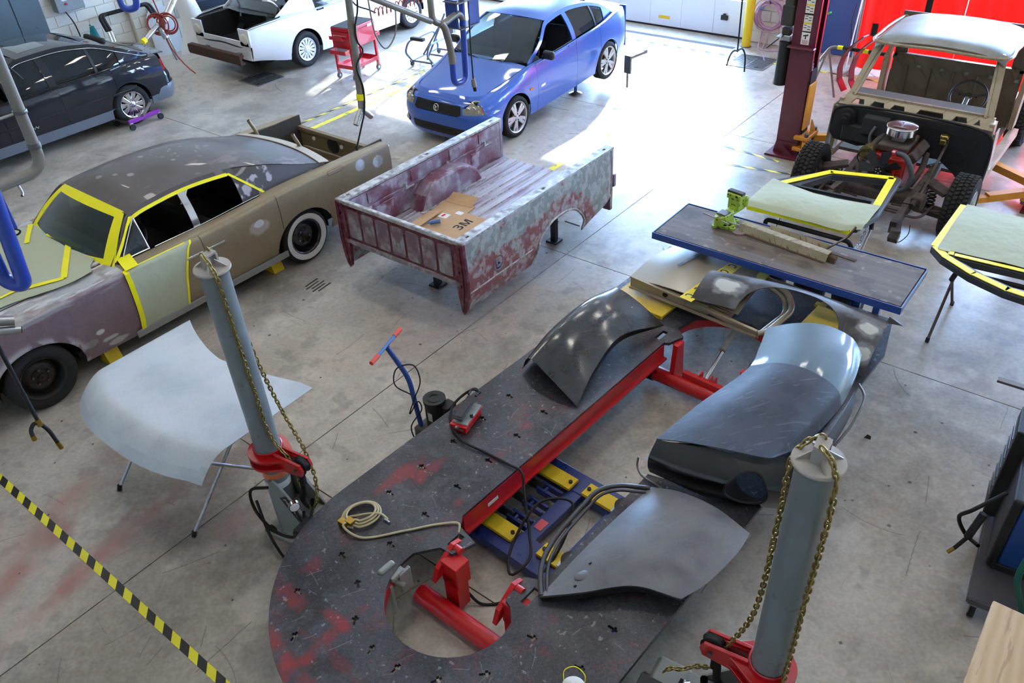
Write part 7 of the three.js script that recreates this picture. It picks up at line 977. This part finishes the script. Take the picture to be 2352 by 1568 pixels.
// ---------- red tool cart ----------
{
  const o = thing('tool_cart', 'red wheeled tool cart with black mat top between white and blue cars', 'tool cart', [-11.82, 0, -10.13], .12), r = phy(0xb80a24, .35, 0, { clearcoat: .5 });
  part('chest', [rb(.42, .36, .72, 0, .74, 0, .01)], r, o); part('mat', rb(.4, .012, .7, 0, .926, 0, .004), std(0x3c3c3c, .8), o); part('lid_seam', bx(.425, .006, .725, 0, .86, 0), M.dark, o); part('drawer_front', [rb(.36, .07, .012, 0, .8, .364, .004)], r, o); part('drawer_pull', rb(.3, .02, .03, 0, .79, .38, .006), M.chrome, o); part('latch', rb(.004, .05, .12, .213, .86, -.22, .002), M.white, o);
  for (const [x, z] of [[.19, .34], [-.19, .34], [.19, -.34], [-.19, -.34]]) { part('leg', [rb(.045, .5, .045, x, .34, z, .004)], r, o); const c = part('caster_fork', [rb(.03, .08, .05, x, .12, z, .008)], M.zinc, o); part('caster_wheel', toX(cyl(.055, .03, 0, 0, 0, 20)).translate(x, .056, z), std(0x55565a, .6), c); part('caster_hub', toX(cyl(.025, .034, 0, 0, 0, 14)).translate(x, .056, z), M.alu, c); }
  part('lower_tray', [rb(.42, .015, .72, 0, .2, 0, .004), rb(.42, .07, .012, 0, .23, .36, .003), rb(.42, .07, .012, 0, .23, -.36, .003), rb(.012, .07, .72, .21, .23, 0, .003), rb(.012, .07, .72, -.21, .23, 0, .003)], r, o); part('end_tray', [rb(.36, .012, .14, 0, .5, .43, .003), rb(.36, .07, .012, 0, .53, .5, .003), rb(.012, .07, .14, .18, .53, .43, .003), rb(.012, .07, .14, -.18, .53, .43, .003)], r, o); part('end_tray', [rb(.36, .012, .14, 0, .6, -.43, .003), rb(.36, .07, .012, 0, .63, -.5, .003), rb(.012, .07, .14, .18, .63, -.43, .003)], r, o); part('side_shelf', [rb(.3, .012, .1, -.02, .74, .42, .003), rb(.3, .06, .01, -.02, .77, .47, .003)], r, o); for (const [y, z] of [[.88, .3], [.72, .3], [.58, .3], [.88, -.32], [.72, -.32]]) part('rivet', toX(cyl(.012, .006, 0, 0, 0, 12)).translate(.212, y, z), M.white, o);
}
{ // tubular stand behind the blue car
  const o = thing('tube_stand', 'blue-grey tubular rolling stand behind the blue car', 'stand', [-11.05, 0, -11.45], .1), m = std(0x55617a, .4, .3); part('side_frame', [bend([[-.25, .1, .45], [-.25, .3, .62], [-.25, .46, .5], [-.25, .46, -.3], [-.25, .1, -.4], [-.25, .1, .5]], .02, .08, 8)], m, o); part('side_frame', [bend([[.25, .1, .45], [.25, .3, .62], [.25, .46, .5], [.25, .46, -.3], [.25, .1, -.4], [.25, .1, .5]], .02, .08, 8)], m, o); for (const z of [.45, 0, -.35]) part('cross_tube', cy(V(-.25, .1, z), V(.25, .1, z), .018), m, o); part('brace', cy(V(.0, .1, .3), V(.05, .8, -.3), .02), m, o); part('brace', cy(V(-.25, .1, .1), V(.05, .72, -.25), .018), m, o); part('pad', rb(.3, .06, .1, -.1, .5, .4, .02), M.rubber, o); part('upright', [rb(.12, .7, .12, .1, .75, -.42, .02, 2), rb(.3, .12, .16, .1, 1.1, -.42, .05, 3)], std(0x6c7078, .4, .4), o); for (const [x, z] of [[-.25, .45], [.25, .45], [-.25, -.4], [.25, -.4]]) part('caster_wheel', toX(cyl(.045, .03, 0, 0, 0, 16)).translate(x, .046, z), M.rubber, o);
}
// jack stand under the blue car, wheel dollies under the black car
{ const o = thing('jack_stand', 'blue jack stand holding up the middle of the blue car', 'jack stand', [-7.72, 0, -11.3]); part('base', lathe([[0, 0], [.11, 0], [.11, .012], [.05, .03], [.03, .04]], 24), M.zinc, o); part('tube', cyl(.028, .2, 0, .13, 0, 18), M.blue, o); part('screw', cyl(.016, .1, 0, .26, 0, 14), M.zinc, o); part('saddle', rb(.08, .02, .06, 0, .31, 0, .006), M.steel, o); }
{ const o = thing('body_hook', 'grey steel bracket bar sticking out behind the blue car wheel', 'bracket', [-7.1, .5, -12.1], 1.45); part('bar', [rb(.46, .05, .06, .1, 0, 0, .01), rb(.1, .07, .06, .34, .0, 0, .02)], M.steel, o); part('plate', rb(.04, .3, .14, -.12, -.1, 0, .01), M.steel, o); part('prop', cy(V(-.12, -.49, 0), V(-.12, -.2, 0), .02), M.steel, o); }
function dolly(x, z, label) {
  const o = thing('wheel_dolly', label, 'wheel dolly', [x, 0, z], .1, 'purple wheel dollies of the black car'), m = std(0x8a2a9c, .45); for (const s of [1, -1]) part('arm', [rb(.06, .06, .62, s * .19, .13, 0, .01)], m, o); part('crossbar', [cy(V(-.19, .13, .3), V(.19, .13, .3), .02)], M.steel, o); part('roller', cy(V(-.17, .13, -.2), V(.17, .13, -.2), .024), M.steel, o); part('roller', cy(V(-.17, .13, .2), V(.17, .13, .2), .024), M.steel, o); part('pedal', [beam(V(.22, .16, .02), V(.27, .34, -.14), .02, .04), beam(V(.2, .16, .1), V(.24, .26, .04), .02, .03)], M.zinc, o);
  for (const [a, b] of [[.21, .28], [.21, -.28], [-.21, .28], [-.21, -.28]]) { const c = part('caster_fork', rb(.04, .07, .06, a, .085, b, .008), M.zinc, o); part('caster_wheel', toX(cyl(.05, .035, 0, 0, 0, 20)).translate(a + .02, .051, b), M.rubber, c); }
}
dolly(-13.32, -6.42, 'purple wheel dolly under the rear wheel of the black car'); dolly(-13.32, -3.6, 'purple wheel dolly under the front wheel of the black car');
// ---------- left wall: cabinet, boxes, conduits, stands, panels ----------
{ const o = thing('electrical_cabinet', 'tall grey-green double-door electrical cabinet against the block wall', 'cabinet', [-16.24, 0, -6.2]), m = std(0x56666c, .45, .1, { roughnessMap: grime }); part('body', rb(.3, 2.0, 1.0, 0, 1.0, 0, .01), m, o); for (const s of [1, -1]) part('door', rb(.02, 1.9, .47, .16, 1.0, s * .245, .006), m, o); part('handle', [rb(.04, .05, .03, .19, .98, -.02, .01), rb(.03, .09, .02, .19, 1.04, .0, .006)], std(0xc0703a, .5), o); }
{ const o = thing('control_box', 'grey control box with dials and buttons on the block wall', 'control box', [-16.32, 1.62, -7.28]); part('box', rb(.2, .7, .52, 0, 0, 0, .01), std(0x8a9396, .45), o); part('dial', toX(lathe([[0, 0], [.09, 0], [.09, .02], [0, .024]], 26)).translate(.1, .0, -.12), M.white, o); part('button', toX(cyl(.022, .02, 0, 0, 0, 16)).translate(.11, -.22, .08), std(0xb02025, .4), o); part('button', toX(cyl(.022, .02, 0, 0, 0, 16)).translate(.11, -.02, .1), std(0x2a2f36, .4), o); part('plate', rb(.004, .03, .1, .102, -.15, .09, .001), M.white, o); part('plate', rb(.004, .03, .1, .102, .06, .1, .001), M.white, o); part('red_tag', rb(.004, .14, .12, .12, -.1, -.34, .001), std(0xd85a58, .5), o); part('conduit', tube([[0, -.35, .1], [-.02, -.6, .0], [-.02, -1.0, -.05], [-.04, -1.5, -.2]], .012, 30, false, 6), M.black, o); }
{ const o = thing('wall_pipe', 'beige vertical pipe on the block wall behind the black car', 'pipe', [-16.36, 0, -8.4]); part('pipe', cy(V(0, .02, 0), V(0, 3.4, 0), .035), std(0xb9ae97, .55), o); part('clamp', rb(.06, .03, .12, -.01, .95, 0, .005), M.zinc, o); }
for (const [z, l] of [[-8.3, 'folded black-padded chrome stand leaning on block wall, outer of two'], [-8.24, 'folded black-padded chrome stand leaning on block wall, inner of two']]) { const o = thing('panel_stand', l, 'stand', [-16.1, 0, z], 0, 'folded stands leaning on the wall'); part('padded_bar', bend([[.02, .8, .52], [-.16, 1.05, .5], [-.16, 1.05, -.5], [.02, .8, -.52]], .035, .09, 12), M.rubber, o); for (const s of [1, -1]) part('leg', cy(V(.04, .78, s * .52), V(.3, .0, s * .56), .02), M.chrome, o); }
{ const o = thing('rag', 'teal cloth bag hanging on the block wall', 'bag', [-16.33, .75, -7.55]); part('cloth', patch((u, v) => V(.04 + .04 * Math.sin(u * 5) * (1 - v), lerp(-.3, .16, v), lerp(-.14, .14, u) * lerp(1, .25, v)), span(0, 1, 14), 0, 1, 10, .02), std(0x197a80, .8), o); part('hook', rb(.05, .02, .02, 0, .17, 0, .004), M.steel, o); }
{ const o = thing('car_fender', 'white car fender leaning upright against the block wall', 'fender', [-16.05, 0, -9.35], 0); const S = net([[[.25, .0, -.35], [.2, .02, 0], [.1, .0, .35]], [[.16, .5, -.38], [.16, .5, -.12], [.02, .5, .1]], [[.06, 1.0, -.3], [.08, 1.05, -.1], [-.06, 1.05, .1]], [[-.1, 1.5, -.2], [-.08, 1.55, 0], [-.2, 1.55, .25]]]); part('skin', patch(S, span(0, 1, 24), v => 0, 1, 14, .006), phy(0xe6e6e4, .35, 0, { clearcoat: .6 }), o); part('edge', patch((u, k) => { const p = S(u, 0); return V(p.x - .05 * k, p.y, p.z + .02 * k); }, span(0, 1, 18), 0, 1, 2, .004), M.white, o); }
{ const o = thing('white_panel', 'round-edged white plastic panel leaning behind the white fender', 'panel', [-16.3, 0, -9.0]); part('sheet', ext(shape([...arc(0, .62, .3, 0, Math.PI, 14, .34), [-.3, .0], [.3, .0]]), .012, .003).rotateY(Math.PI / 2).rotateZ(.1), std(0xd6dade, .5), o); }
{ const o = thing('car_door_shell', 'dark navy bare car door shell hung on the block wall', 'car door', [-16.3, .95, -10.25]); part('shell', ext(shape([[-.5, -.28], [.45, -.28], [.5, .0], [.5, .4], [-.5, .4]], [[[-.2, .0], [.3, .0], [.3, .25], [-.2, .25]]]), .08, .01).rotateY(Math.PI / 2), std(0x1a2233, .4, .1), o); part('inner_rib', [rb(.03, .04, .9, .1, -.1, .03, .01), rb(.03, .3, .04, .1, 0, -.1, .01)], std(0x232c40, .4), o); }
// ---------- right foreground: welder cart and table ----------
{
  const o = thing('welder_cart', 'grey rolling cart carrying a blue welding machine by the wooden table', 'cart', [.55, 0, -4.78], .1), plate = std(0x4c484c, .6, .2, { roughnessMap: grime });
  part('deck', [rb(.82, .02, .86, 0, .22, 0, .004), rb(.82, .05, .02, 0, .2, .43, .004), rb(.02, .05, .86, -.41, .2, 0, .004)], plate, o); part('tray', [rb(.7, .06, .03, .02, .26, .1, .006)], M.black, o); for (const [x, z] of [[-.36, .36], [.36, .36], [-.36, -.36], [.36, -.36]]) { const c = part('caster_fork', [rb(.05, .09, .06, x, .14, z, .01)], M.zinc, o); part('caster_wheel', toX(cyl(.06, .035, 0, 0, 0, 22)).translate(x, .062, z), M.rubber, c); part('caster_hub', toX(cyl(.04, .04, 0, 0, 0, 18)).translate(x, .062, z), M.zinc, c); }
  part('handle', bend([[-.1, .24, .46], [-.24, .62, .5], [-.16, .95, .2], [.3, 1.0, .2]], .02, .08, 12), std(0x0f5a4c, .3, .4), o);
}
{ const o = thing('welding_machine', 'blue welding machine with black front standing on the rolling cart', 'welder', [.44, .23, -4.92], .1), b = phy(0x0e3c7c, .4, 0, { clearcoat: .3 }); part('case', [rb(.5, .62, .5, .04, .33, 0, .02, 2)], b, o); part('front_bezel', rb(.06, .64, .52, -.24, .33, .0, .02, 2), M.black, o); part('top_cover', rb(.44, .012, .46, .05, .648, 0, .004), M.greyPaint, o); part('emblem', [new THREE.CylinderGeometry(.05, .05, .006, 24).rotateX(Math.PI / 2).translate(-.08, .42, .252)], M.white, o); part('wire_rack', [rb(.1, .8, .3, -.3, .42, -.36, .01)], M.black, o); for (let i = 0; i < 8; i++) part('louver', rb(.1, .012, .26, -.31, .1 + i * .09, -.36, .004), M.steel, o); part('torch_cable', tube([[-.3, .55, .1], [-.45, .4, .2], [-.5, .2, .1], [-.42, .02, .05], [-.34, .1, .2]], .014, 40, false, 8), M.rubber, o); part('torch', [cy(V(-.38, .36, .16), V(-.42, .16, .22), .026), cy(V(-.42, .16, .22), V(-.47, .06, .26), .014)], M.black, o); part('torch_tip', cy(V(-.47, .06, .26), V(-.5, .02, .28), .014), M.brass, o); }
{ const o = thing('wood_table', 'pale wooden table beside the welder cart', 'table', [.9, 0, -3.05], 0), wood = std(0xffffff, .5, 0, { map: (() => { const t = dtex(512, 512, (u, v) => { const q = u * 3 + .25 * fbm(u * 3, v * 2, 4096, 4), r = Math.sin(q * 40 + 6 * fbm(u * 4, v * 1.5, 4096, 3)), f = fbm(u * 60, v * 6, 4096, 3); let c = mix3([196, 160, 116], [216, 184, 140], .5 + .3 * r + .4 * (f - .5)); return mix3(c, [150, 112, 76], .4 * sst(.68, .78, f)); }); return rep(t, 1.1); })() }); for (let i = 0; i < 4; i++) part('board', rb(.31, .045, 1.4, -.475 + i * .315, .878, 0, .008), wood, o); for (const [x, z] of [[-.5, .6], [.5, .6], [-.5, -.6], [.5, -.6]]) part('leg', rb(.07, .85, .07, x, .425, z, .006), wood, o); part('apron', rb(1.1, .1, .03, 0, .8, -.62, .004), wood, o); }
{ const o = thing('work_light_arm', 'dark grey flat steel arm on a post beyond the welder', 'stand', [0.15, 0, -5.85]); part('arm', [beam(V(-.32, .9, .03), V(.6, .9, .0), .05, .02), rb(.2, .02, .1, .1, .9, 0, .005)], M.steel, o); part('post', cy(V(.6, .02, 0), V(.6, .9, 0), .02), M.steel, o); part('base', rb(.3, .02, .3, .6, .01, 0, .005), M.steel, o); }
// ---------- exhaust hoses and air drops hanging from the ceiling ----------
{ // ducts over the old car
  const o = thing('exhaust_drop', 'grey elbow duct with blue bent hose hanging over the tan car hood', 'duct', [0, 0, 0]);
  part('duct', bend([[-6.2, 7.1, -2.18], [-6.2, 2.54, -2.18], [-6.2, 2.51, -1.2]], .04, .13, 16), M.greyPipe, o); part('clamp', [lathe([[.041, -.012], [.049, -.012], [.049, .012], [.041, .012]], 24).translate(-6.2, 2.97, -2.18)], M.steel, o); part('clamp', [lathe([[.041, -.02], [.046, -.02], [.046, .02], [.041, .02]], 24).translate(-6.2, 2.72, -2.18)], M.steel, o); part('rod', cy(V(-6.2, 2.97, -2.18), V(-6.2, 2.94, -1.3), .01), M.zinc, o); part('hook', tube([[-6.2, 2.5, -1.97], [-6.18, 2.44, -1.97], [-6.15, 2.43, -1.95]], .01, 12, false, 6), M.zinc, o);
  part('box', rb(.26, .3, .24, -5.42, 2.74, -1.46, .01), M.blue, o); part('blue_hose', bend([[-4.86, 3.6, -1.28], [-4.86, 2.52, -1.26], [-4.78, 2.48, -1.33], [-4.76, 3.6, -1.42]], .043, .07, 18), M.bluePipe, o); part('cable', tube([[-5.3, 2.66, -1.4], [-5.2, 2.6, -1.52], [-5.15, 2.64, -1.54], [-5.2, 2.68, -1.44], [-5.22, 2.62, -1.4]], .006, 30, false, 6), M.rubber, o);
  const y = thing('exhaust_nozzle', 'galvanised twin-pipe exhaust nozzle hanging over the mauve fender', 'nozzle', [0, 0, 0]); part('pipe', cy(V(-4.36, 2.66, -.86), V(-4.28, 2.585, -1.07), .027), M.zinc, y); part('pipe', cy(V(-4.36, 2.6, -.84), V(-4.26, 2.53, -1.075), .023), M.zinc, y); part('bore', cy(V(-4.261, 2.531, -1.073), V(-4.259, 2.529, -1.078), .017), M.dark, y); part('stem', cy(V(-4.37, 2.62, -.83), V(-4.37, 7.1, -.83), .026), M.zinc, y);
  const h = thing('air_drop', 'black air drop hose split in two with brass couplers by the mauve fender', 'hose', [0, 0, 0]); part('hose', tube([[-3.9, 7.1, -.86], [-3.9, 4, -.866], [-3.9, 2.6, -.863], [-3.9, 2.225, -.863]], .0105, 40, false, 8), M.rubber, h); part('tee', cy(V(-3.9, 2.24, -.863), V(-3.9, 2.2, -.863), .015), M.brass, h); part('hose', tube([[-3.9, 2.22, -.863], [-3.9, 2.225, -.838], [-3.9, 2.2, -.815], [-3.9, 2.165, -.81]], .0105, 20, false, 8), M.rubber, h); part('hose', tube([[-3.9, 2.21, -.866], [-3.9, 2.15, -.886], [-3.9, 2.05, -.898]], .0105, 20, false, 8), M.rubber, h); part('coupler', cy(V(-3.9, 2.17, -.81), V(-3.9, 2.14, -.81), .013), M.brass, h); part('coupler', cy(V(-3.9, 2.055, -.897), V(-3.9, 2.01, -.902), .013), M.brass, h);
}
{ // ducts before the red cart and blue car
  const o = thing('exhaust_drop', 'beige duct ending in a split nozzle hanging before the red cart', 'duct', [0, 0, 0]), b = M.greyPipe;
  part('duct', cy(V(-6.07, 7.1, -5.4), V(-6.07, 2.2, -5.165), .034, .034, 20), b, o); part('collar', cy(V(-6.07, 2.2, -5.165), V(-6.07, 2.14, -5.16), .04, .04, 20), M.tapeY, o); part('collar', cy(V(-6.07, 2.86, -5.2), V(-6.07, 2.78, -5.196), .041, .041, 20), b, o); part('nozzle_stem', cy(V(-6.07, 2.15, -5.16), V(-6.07, 2.03, -5.15), .032), M.zinc, o); part('nozzle_branch', cy(V(-6.07, 2.05, -5.15), V(-6.05, 1.93, -5.03), .03, .028), M.zinc, o); part('nozzle_branch', cy(V(-6.07, 2.05, -5.15), V(-6.08, 1.93, -5.27), .028, .028), M.zinc, o);
  const c = thing('power_cable', 'thin black cord wound down the beige split-nozzle duct', 'cord', [0, 0, 0]); part('cord', tube([[-6.05, 3.6, -5.33], [-6.03, 2.97, -5.26], [-6.02, 2.83, -5.19], [-6.03, 2.69, -5.2], [-6.02, 2.6, -5.24], [-6.03, 2.48, -5.14], [-6.03, 2.26, -5.18], [-6.03, 2.04, -5.15], [-6.04, 1.9, -5.09], [-6.05, 1.72, -5.0]], .0085, 80, false, 6), M.rubber, c); part('plug', cy(V(-6.05, 1.73, -5.0), V(-6.05, 1.68, -4.99), .013), M.black, c);
  const d = thing('exhaust_drop', 'beige elbow duct feeding a blue U-bend hose above the blue car', 'duct', [0, 0, 0]);
  part('duct', bend([[-5.9, 3.9, -3.75], [-5.9, 2.68, -6.08]], .03, .1, 14), b, d); part('duct', bend([[-5.9, 4.6, -6.11], [-5.9, 2.68, -6.1], [-5.9, 2.61, -6.24], [-5.9, 2.67, -6.5], [-5.9, 2.58, -6.56]], .034, .07, 14), b, d); part('duct', bend([[-5.88, 2.64, -6.2], [-5.88, 2.58, -6.25], [-5.88, 2.4, -6.3], [-5.88, 2.24, -6.32]], .038, .06, 14), b, d); part('collar', cy(V(-5.88, 2.27, -6.32), V(-5.88, 2.2, -6.32), .041), b, d);
  part('blue_hose', bend([[-5.88, 2.25, -6.32], [-5.88, 1.98, -6.31], [-5.9, 1.95, -6.53], [-5.9, 2.85, -6.56]], .033, .09, 18), M.bluePipe, d); part('box', [rb(.02, .27, .16, -5.86, 2.64, -6.69, .004)], M.blue, d); part('box', rb(.16, .27, .02, -5.95, 2.66, -6.45, .004), M.blue, d); part('box_plate', rb(.2, .012, .3, -5.92, 2.52, -6.58, .003), M.steel, d); part('box_plate', rb(.22, .012, .34, -5.92, 2.78, -6.58, .003), M.steel, d);
  const p = thing('power_cable', 'black cord with a grey plug hanging over the blue car hood', 'cord', [0, 0, 0]); part('cord', tube([[-5.8, 2.6, -6.54], [-5.8, 2.22, -6.536], [-5.8, 1.97, -6.536]], .0085, 20, false, 6), M.rubber, p); part('plug', cy(V(-5.8, 1.985, -6.536), V(-5.8, 1.9, -6.546), .024, .028), std(0x8a857a, .6), p); part('socket', cy(V(-5.8, 1.9, -6.546), V(-5.8, 1.85, -6.555), .02), M.black, p);
  const e = thing('air_coil', 'red coiled air hose stretched beside the beige elbow duct', 'hose', [0, 0, 0]); part('coil', tube(span(0, 1, 160).map(t => { const a = t * 12 * 6.283, q = V(-6.3, 2.8, -5.72).lerp(V(-6.3, 2.79, -6.4), t); return V(q.x + .02 * Math.cos(a), q.y + .04 * Math.sin(a), q.z + .035 * Math.cos(a)); }), .006, 480, false, 6), std(0xa8413a, .5), e); part('lead', tube([[-6.2, 3.1, -5.3], [-6.3, 2.92, -5.49], [-6.3, 2.85, -5.63], [-6.3, 2.8, -5.72]], .008, 24, false, 6), M.rubber, e); part('lead', tube([[-6.25, 3.0, -5.6], [-6.25, 2.6, -5.64], [-6.25, 2.45, -5.75], [-6.25, 2.55, -5.9], [-6.25, 2.78, -5.95]], .008, 30, false, 6), std(0x8b857c, .5), e);
}
{ // drops in front of the left wall
  const o = thing('air_drop', 'red hose coil with a grey pistol nozzle hanging above the black car', 'hose', [0, 0, 0]); const cx = -9.7, cy0 = 2.32, cz = -5.35, rm = std(0x9c3a30, .5); for (let i = 0; i < 6; i++) { const r = rr(.08, .15), P = []; const ox = rr(-.06, .06); for (let k = 0; k < 14; k++) { const a = k / 14 * 6.283; P.push(V(cx + ox + r * Math.cos(a) * .8, cy0 + .02 + r * Math.sin(a), cz - ox - r * Math.cos(a) * .6)); } part('loop', tube(P, .009, 40, true, 6), rm, o); } part('hose', tube([[cx, 5.5, cz + .1], [cx - .05, 3, cz + .05], [cx, 2.4, cz], [cx + .02, 2.1, cz], [cx + .1, 1.82, cz - .1], [cx + .16, 1.72, cz - .16]], .009, 50, false, 6), rm, o); part('nozzle', [cy(V(cx - .06, 2.34, cz), V(cx - .0, 2.22, cz + .28), .03), cy(V(cx - .01, 2.3, cz + .05), V(cx + .02, 2.18, cz + .02), .03)], M.zinc, o); part('nozzle_cap', cy(V(cx - .0, 2.225, cz + .27), V(cx + .01, 2.21, cz + .32), .033), M.tapeY, o); part('arm', cy(V(cx, 2.36, cz - .02), V(cx - .3, 2.75, cz - .65), .04), M.zinc, o);
  const b = thing('exhaust_drop', 'blue U-shaped hose loop hanging before the block wall', 'duct', [0, 0, 0]); part('blue_hose', bend([[-10.18, 3.4, -5.14], [-10.12, 2.5, -5.14], [-10.03, 2.5, -5.28], [-10.06, 3.4, -5.34]], .04, .12, 14), M.bluePipe, b);
  const g = thing('exhaust_drop', 'short grey duct nozzle hanging above the black car roof', 'duct', [0, 0, 0]); part('duct', cy(V(-10.9, 3.4, -3.9), V(-10.7, 2.3, -3.62), .045), M.zinc, g); part('collar', cy(V(-10.8, 2.85, -3.76), V(-10.79, 2.78, -3.745), .052), M.black, g); const y = thing('air_drop', 'black air hose split into two tails above the black car roof', 'hose', [0, 0, 0]); part('hose', tube([[-10.6, 3.4, -3.72], [-10.6, 2.6, -3.6], [-10.6, 2.22, -3.58]], .013, 24, false, 6), M.rubber, y); part('hose', tube([[-10.6, 2.22, -3.58], [-10.58, 2.2, -3.45], [-10.57, 2.1, -3.42], [-10.57, 1.9, -3.42]], .013, 24, false, 6), M.rubber, y); part('hose', tube([[-10.6, 2.22, -3.58], [-10.58, 2.2, -3.72], [-10.55, 2.05, -3.83], [-10.54, 1.95, -3.88]], .013, 24, false, 6), M.rubber, y);
}
{ const h = thing('air_drop', 'black air hose fork hanging before the back wall drain grate', 'hose', [0, 0, 0]); part('hose', tube([[-3.06, 6.8, -6.98], [-3.06, 4, -7.0], [-3.06, 2.54, -7.07]], .0075, 20, false, 6), M.rubber, h); part('hose', tube([[-3.06, 2.55, -7.07], [-3.06, 2.57, -6.98], [-3.06, 2.54, -6.91], [-3.06, 2.47, -6.87]], .0075, 20, false, 6), M.rubber, h); part('hose', tube([[-3.06, 2.55, -7.07], [-3.06, 2.54, -7.17], [-3.06, 2.46, -7.25], [-3.06, 2.3, -7.28]], .0075, 20, false, 6), M.rubber, h); }
renderer.render(scene, camera);
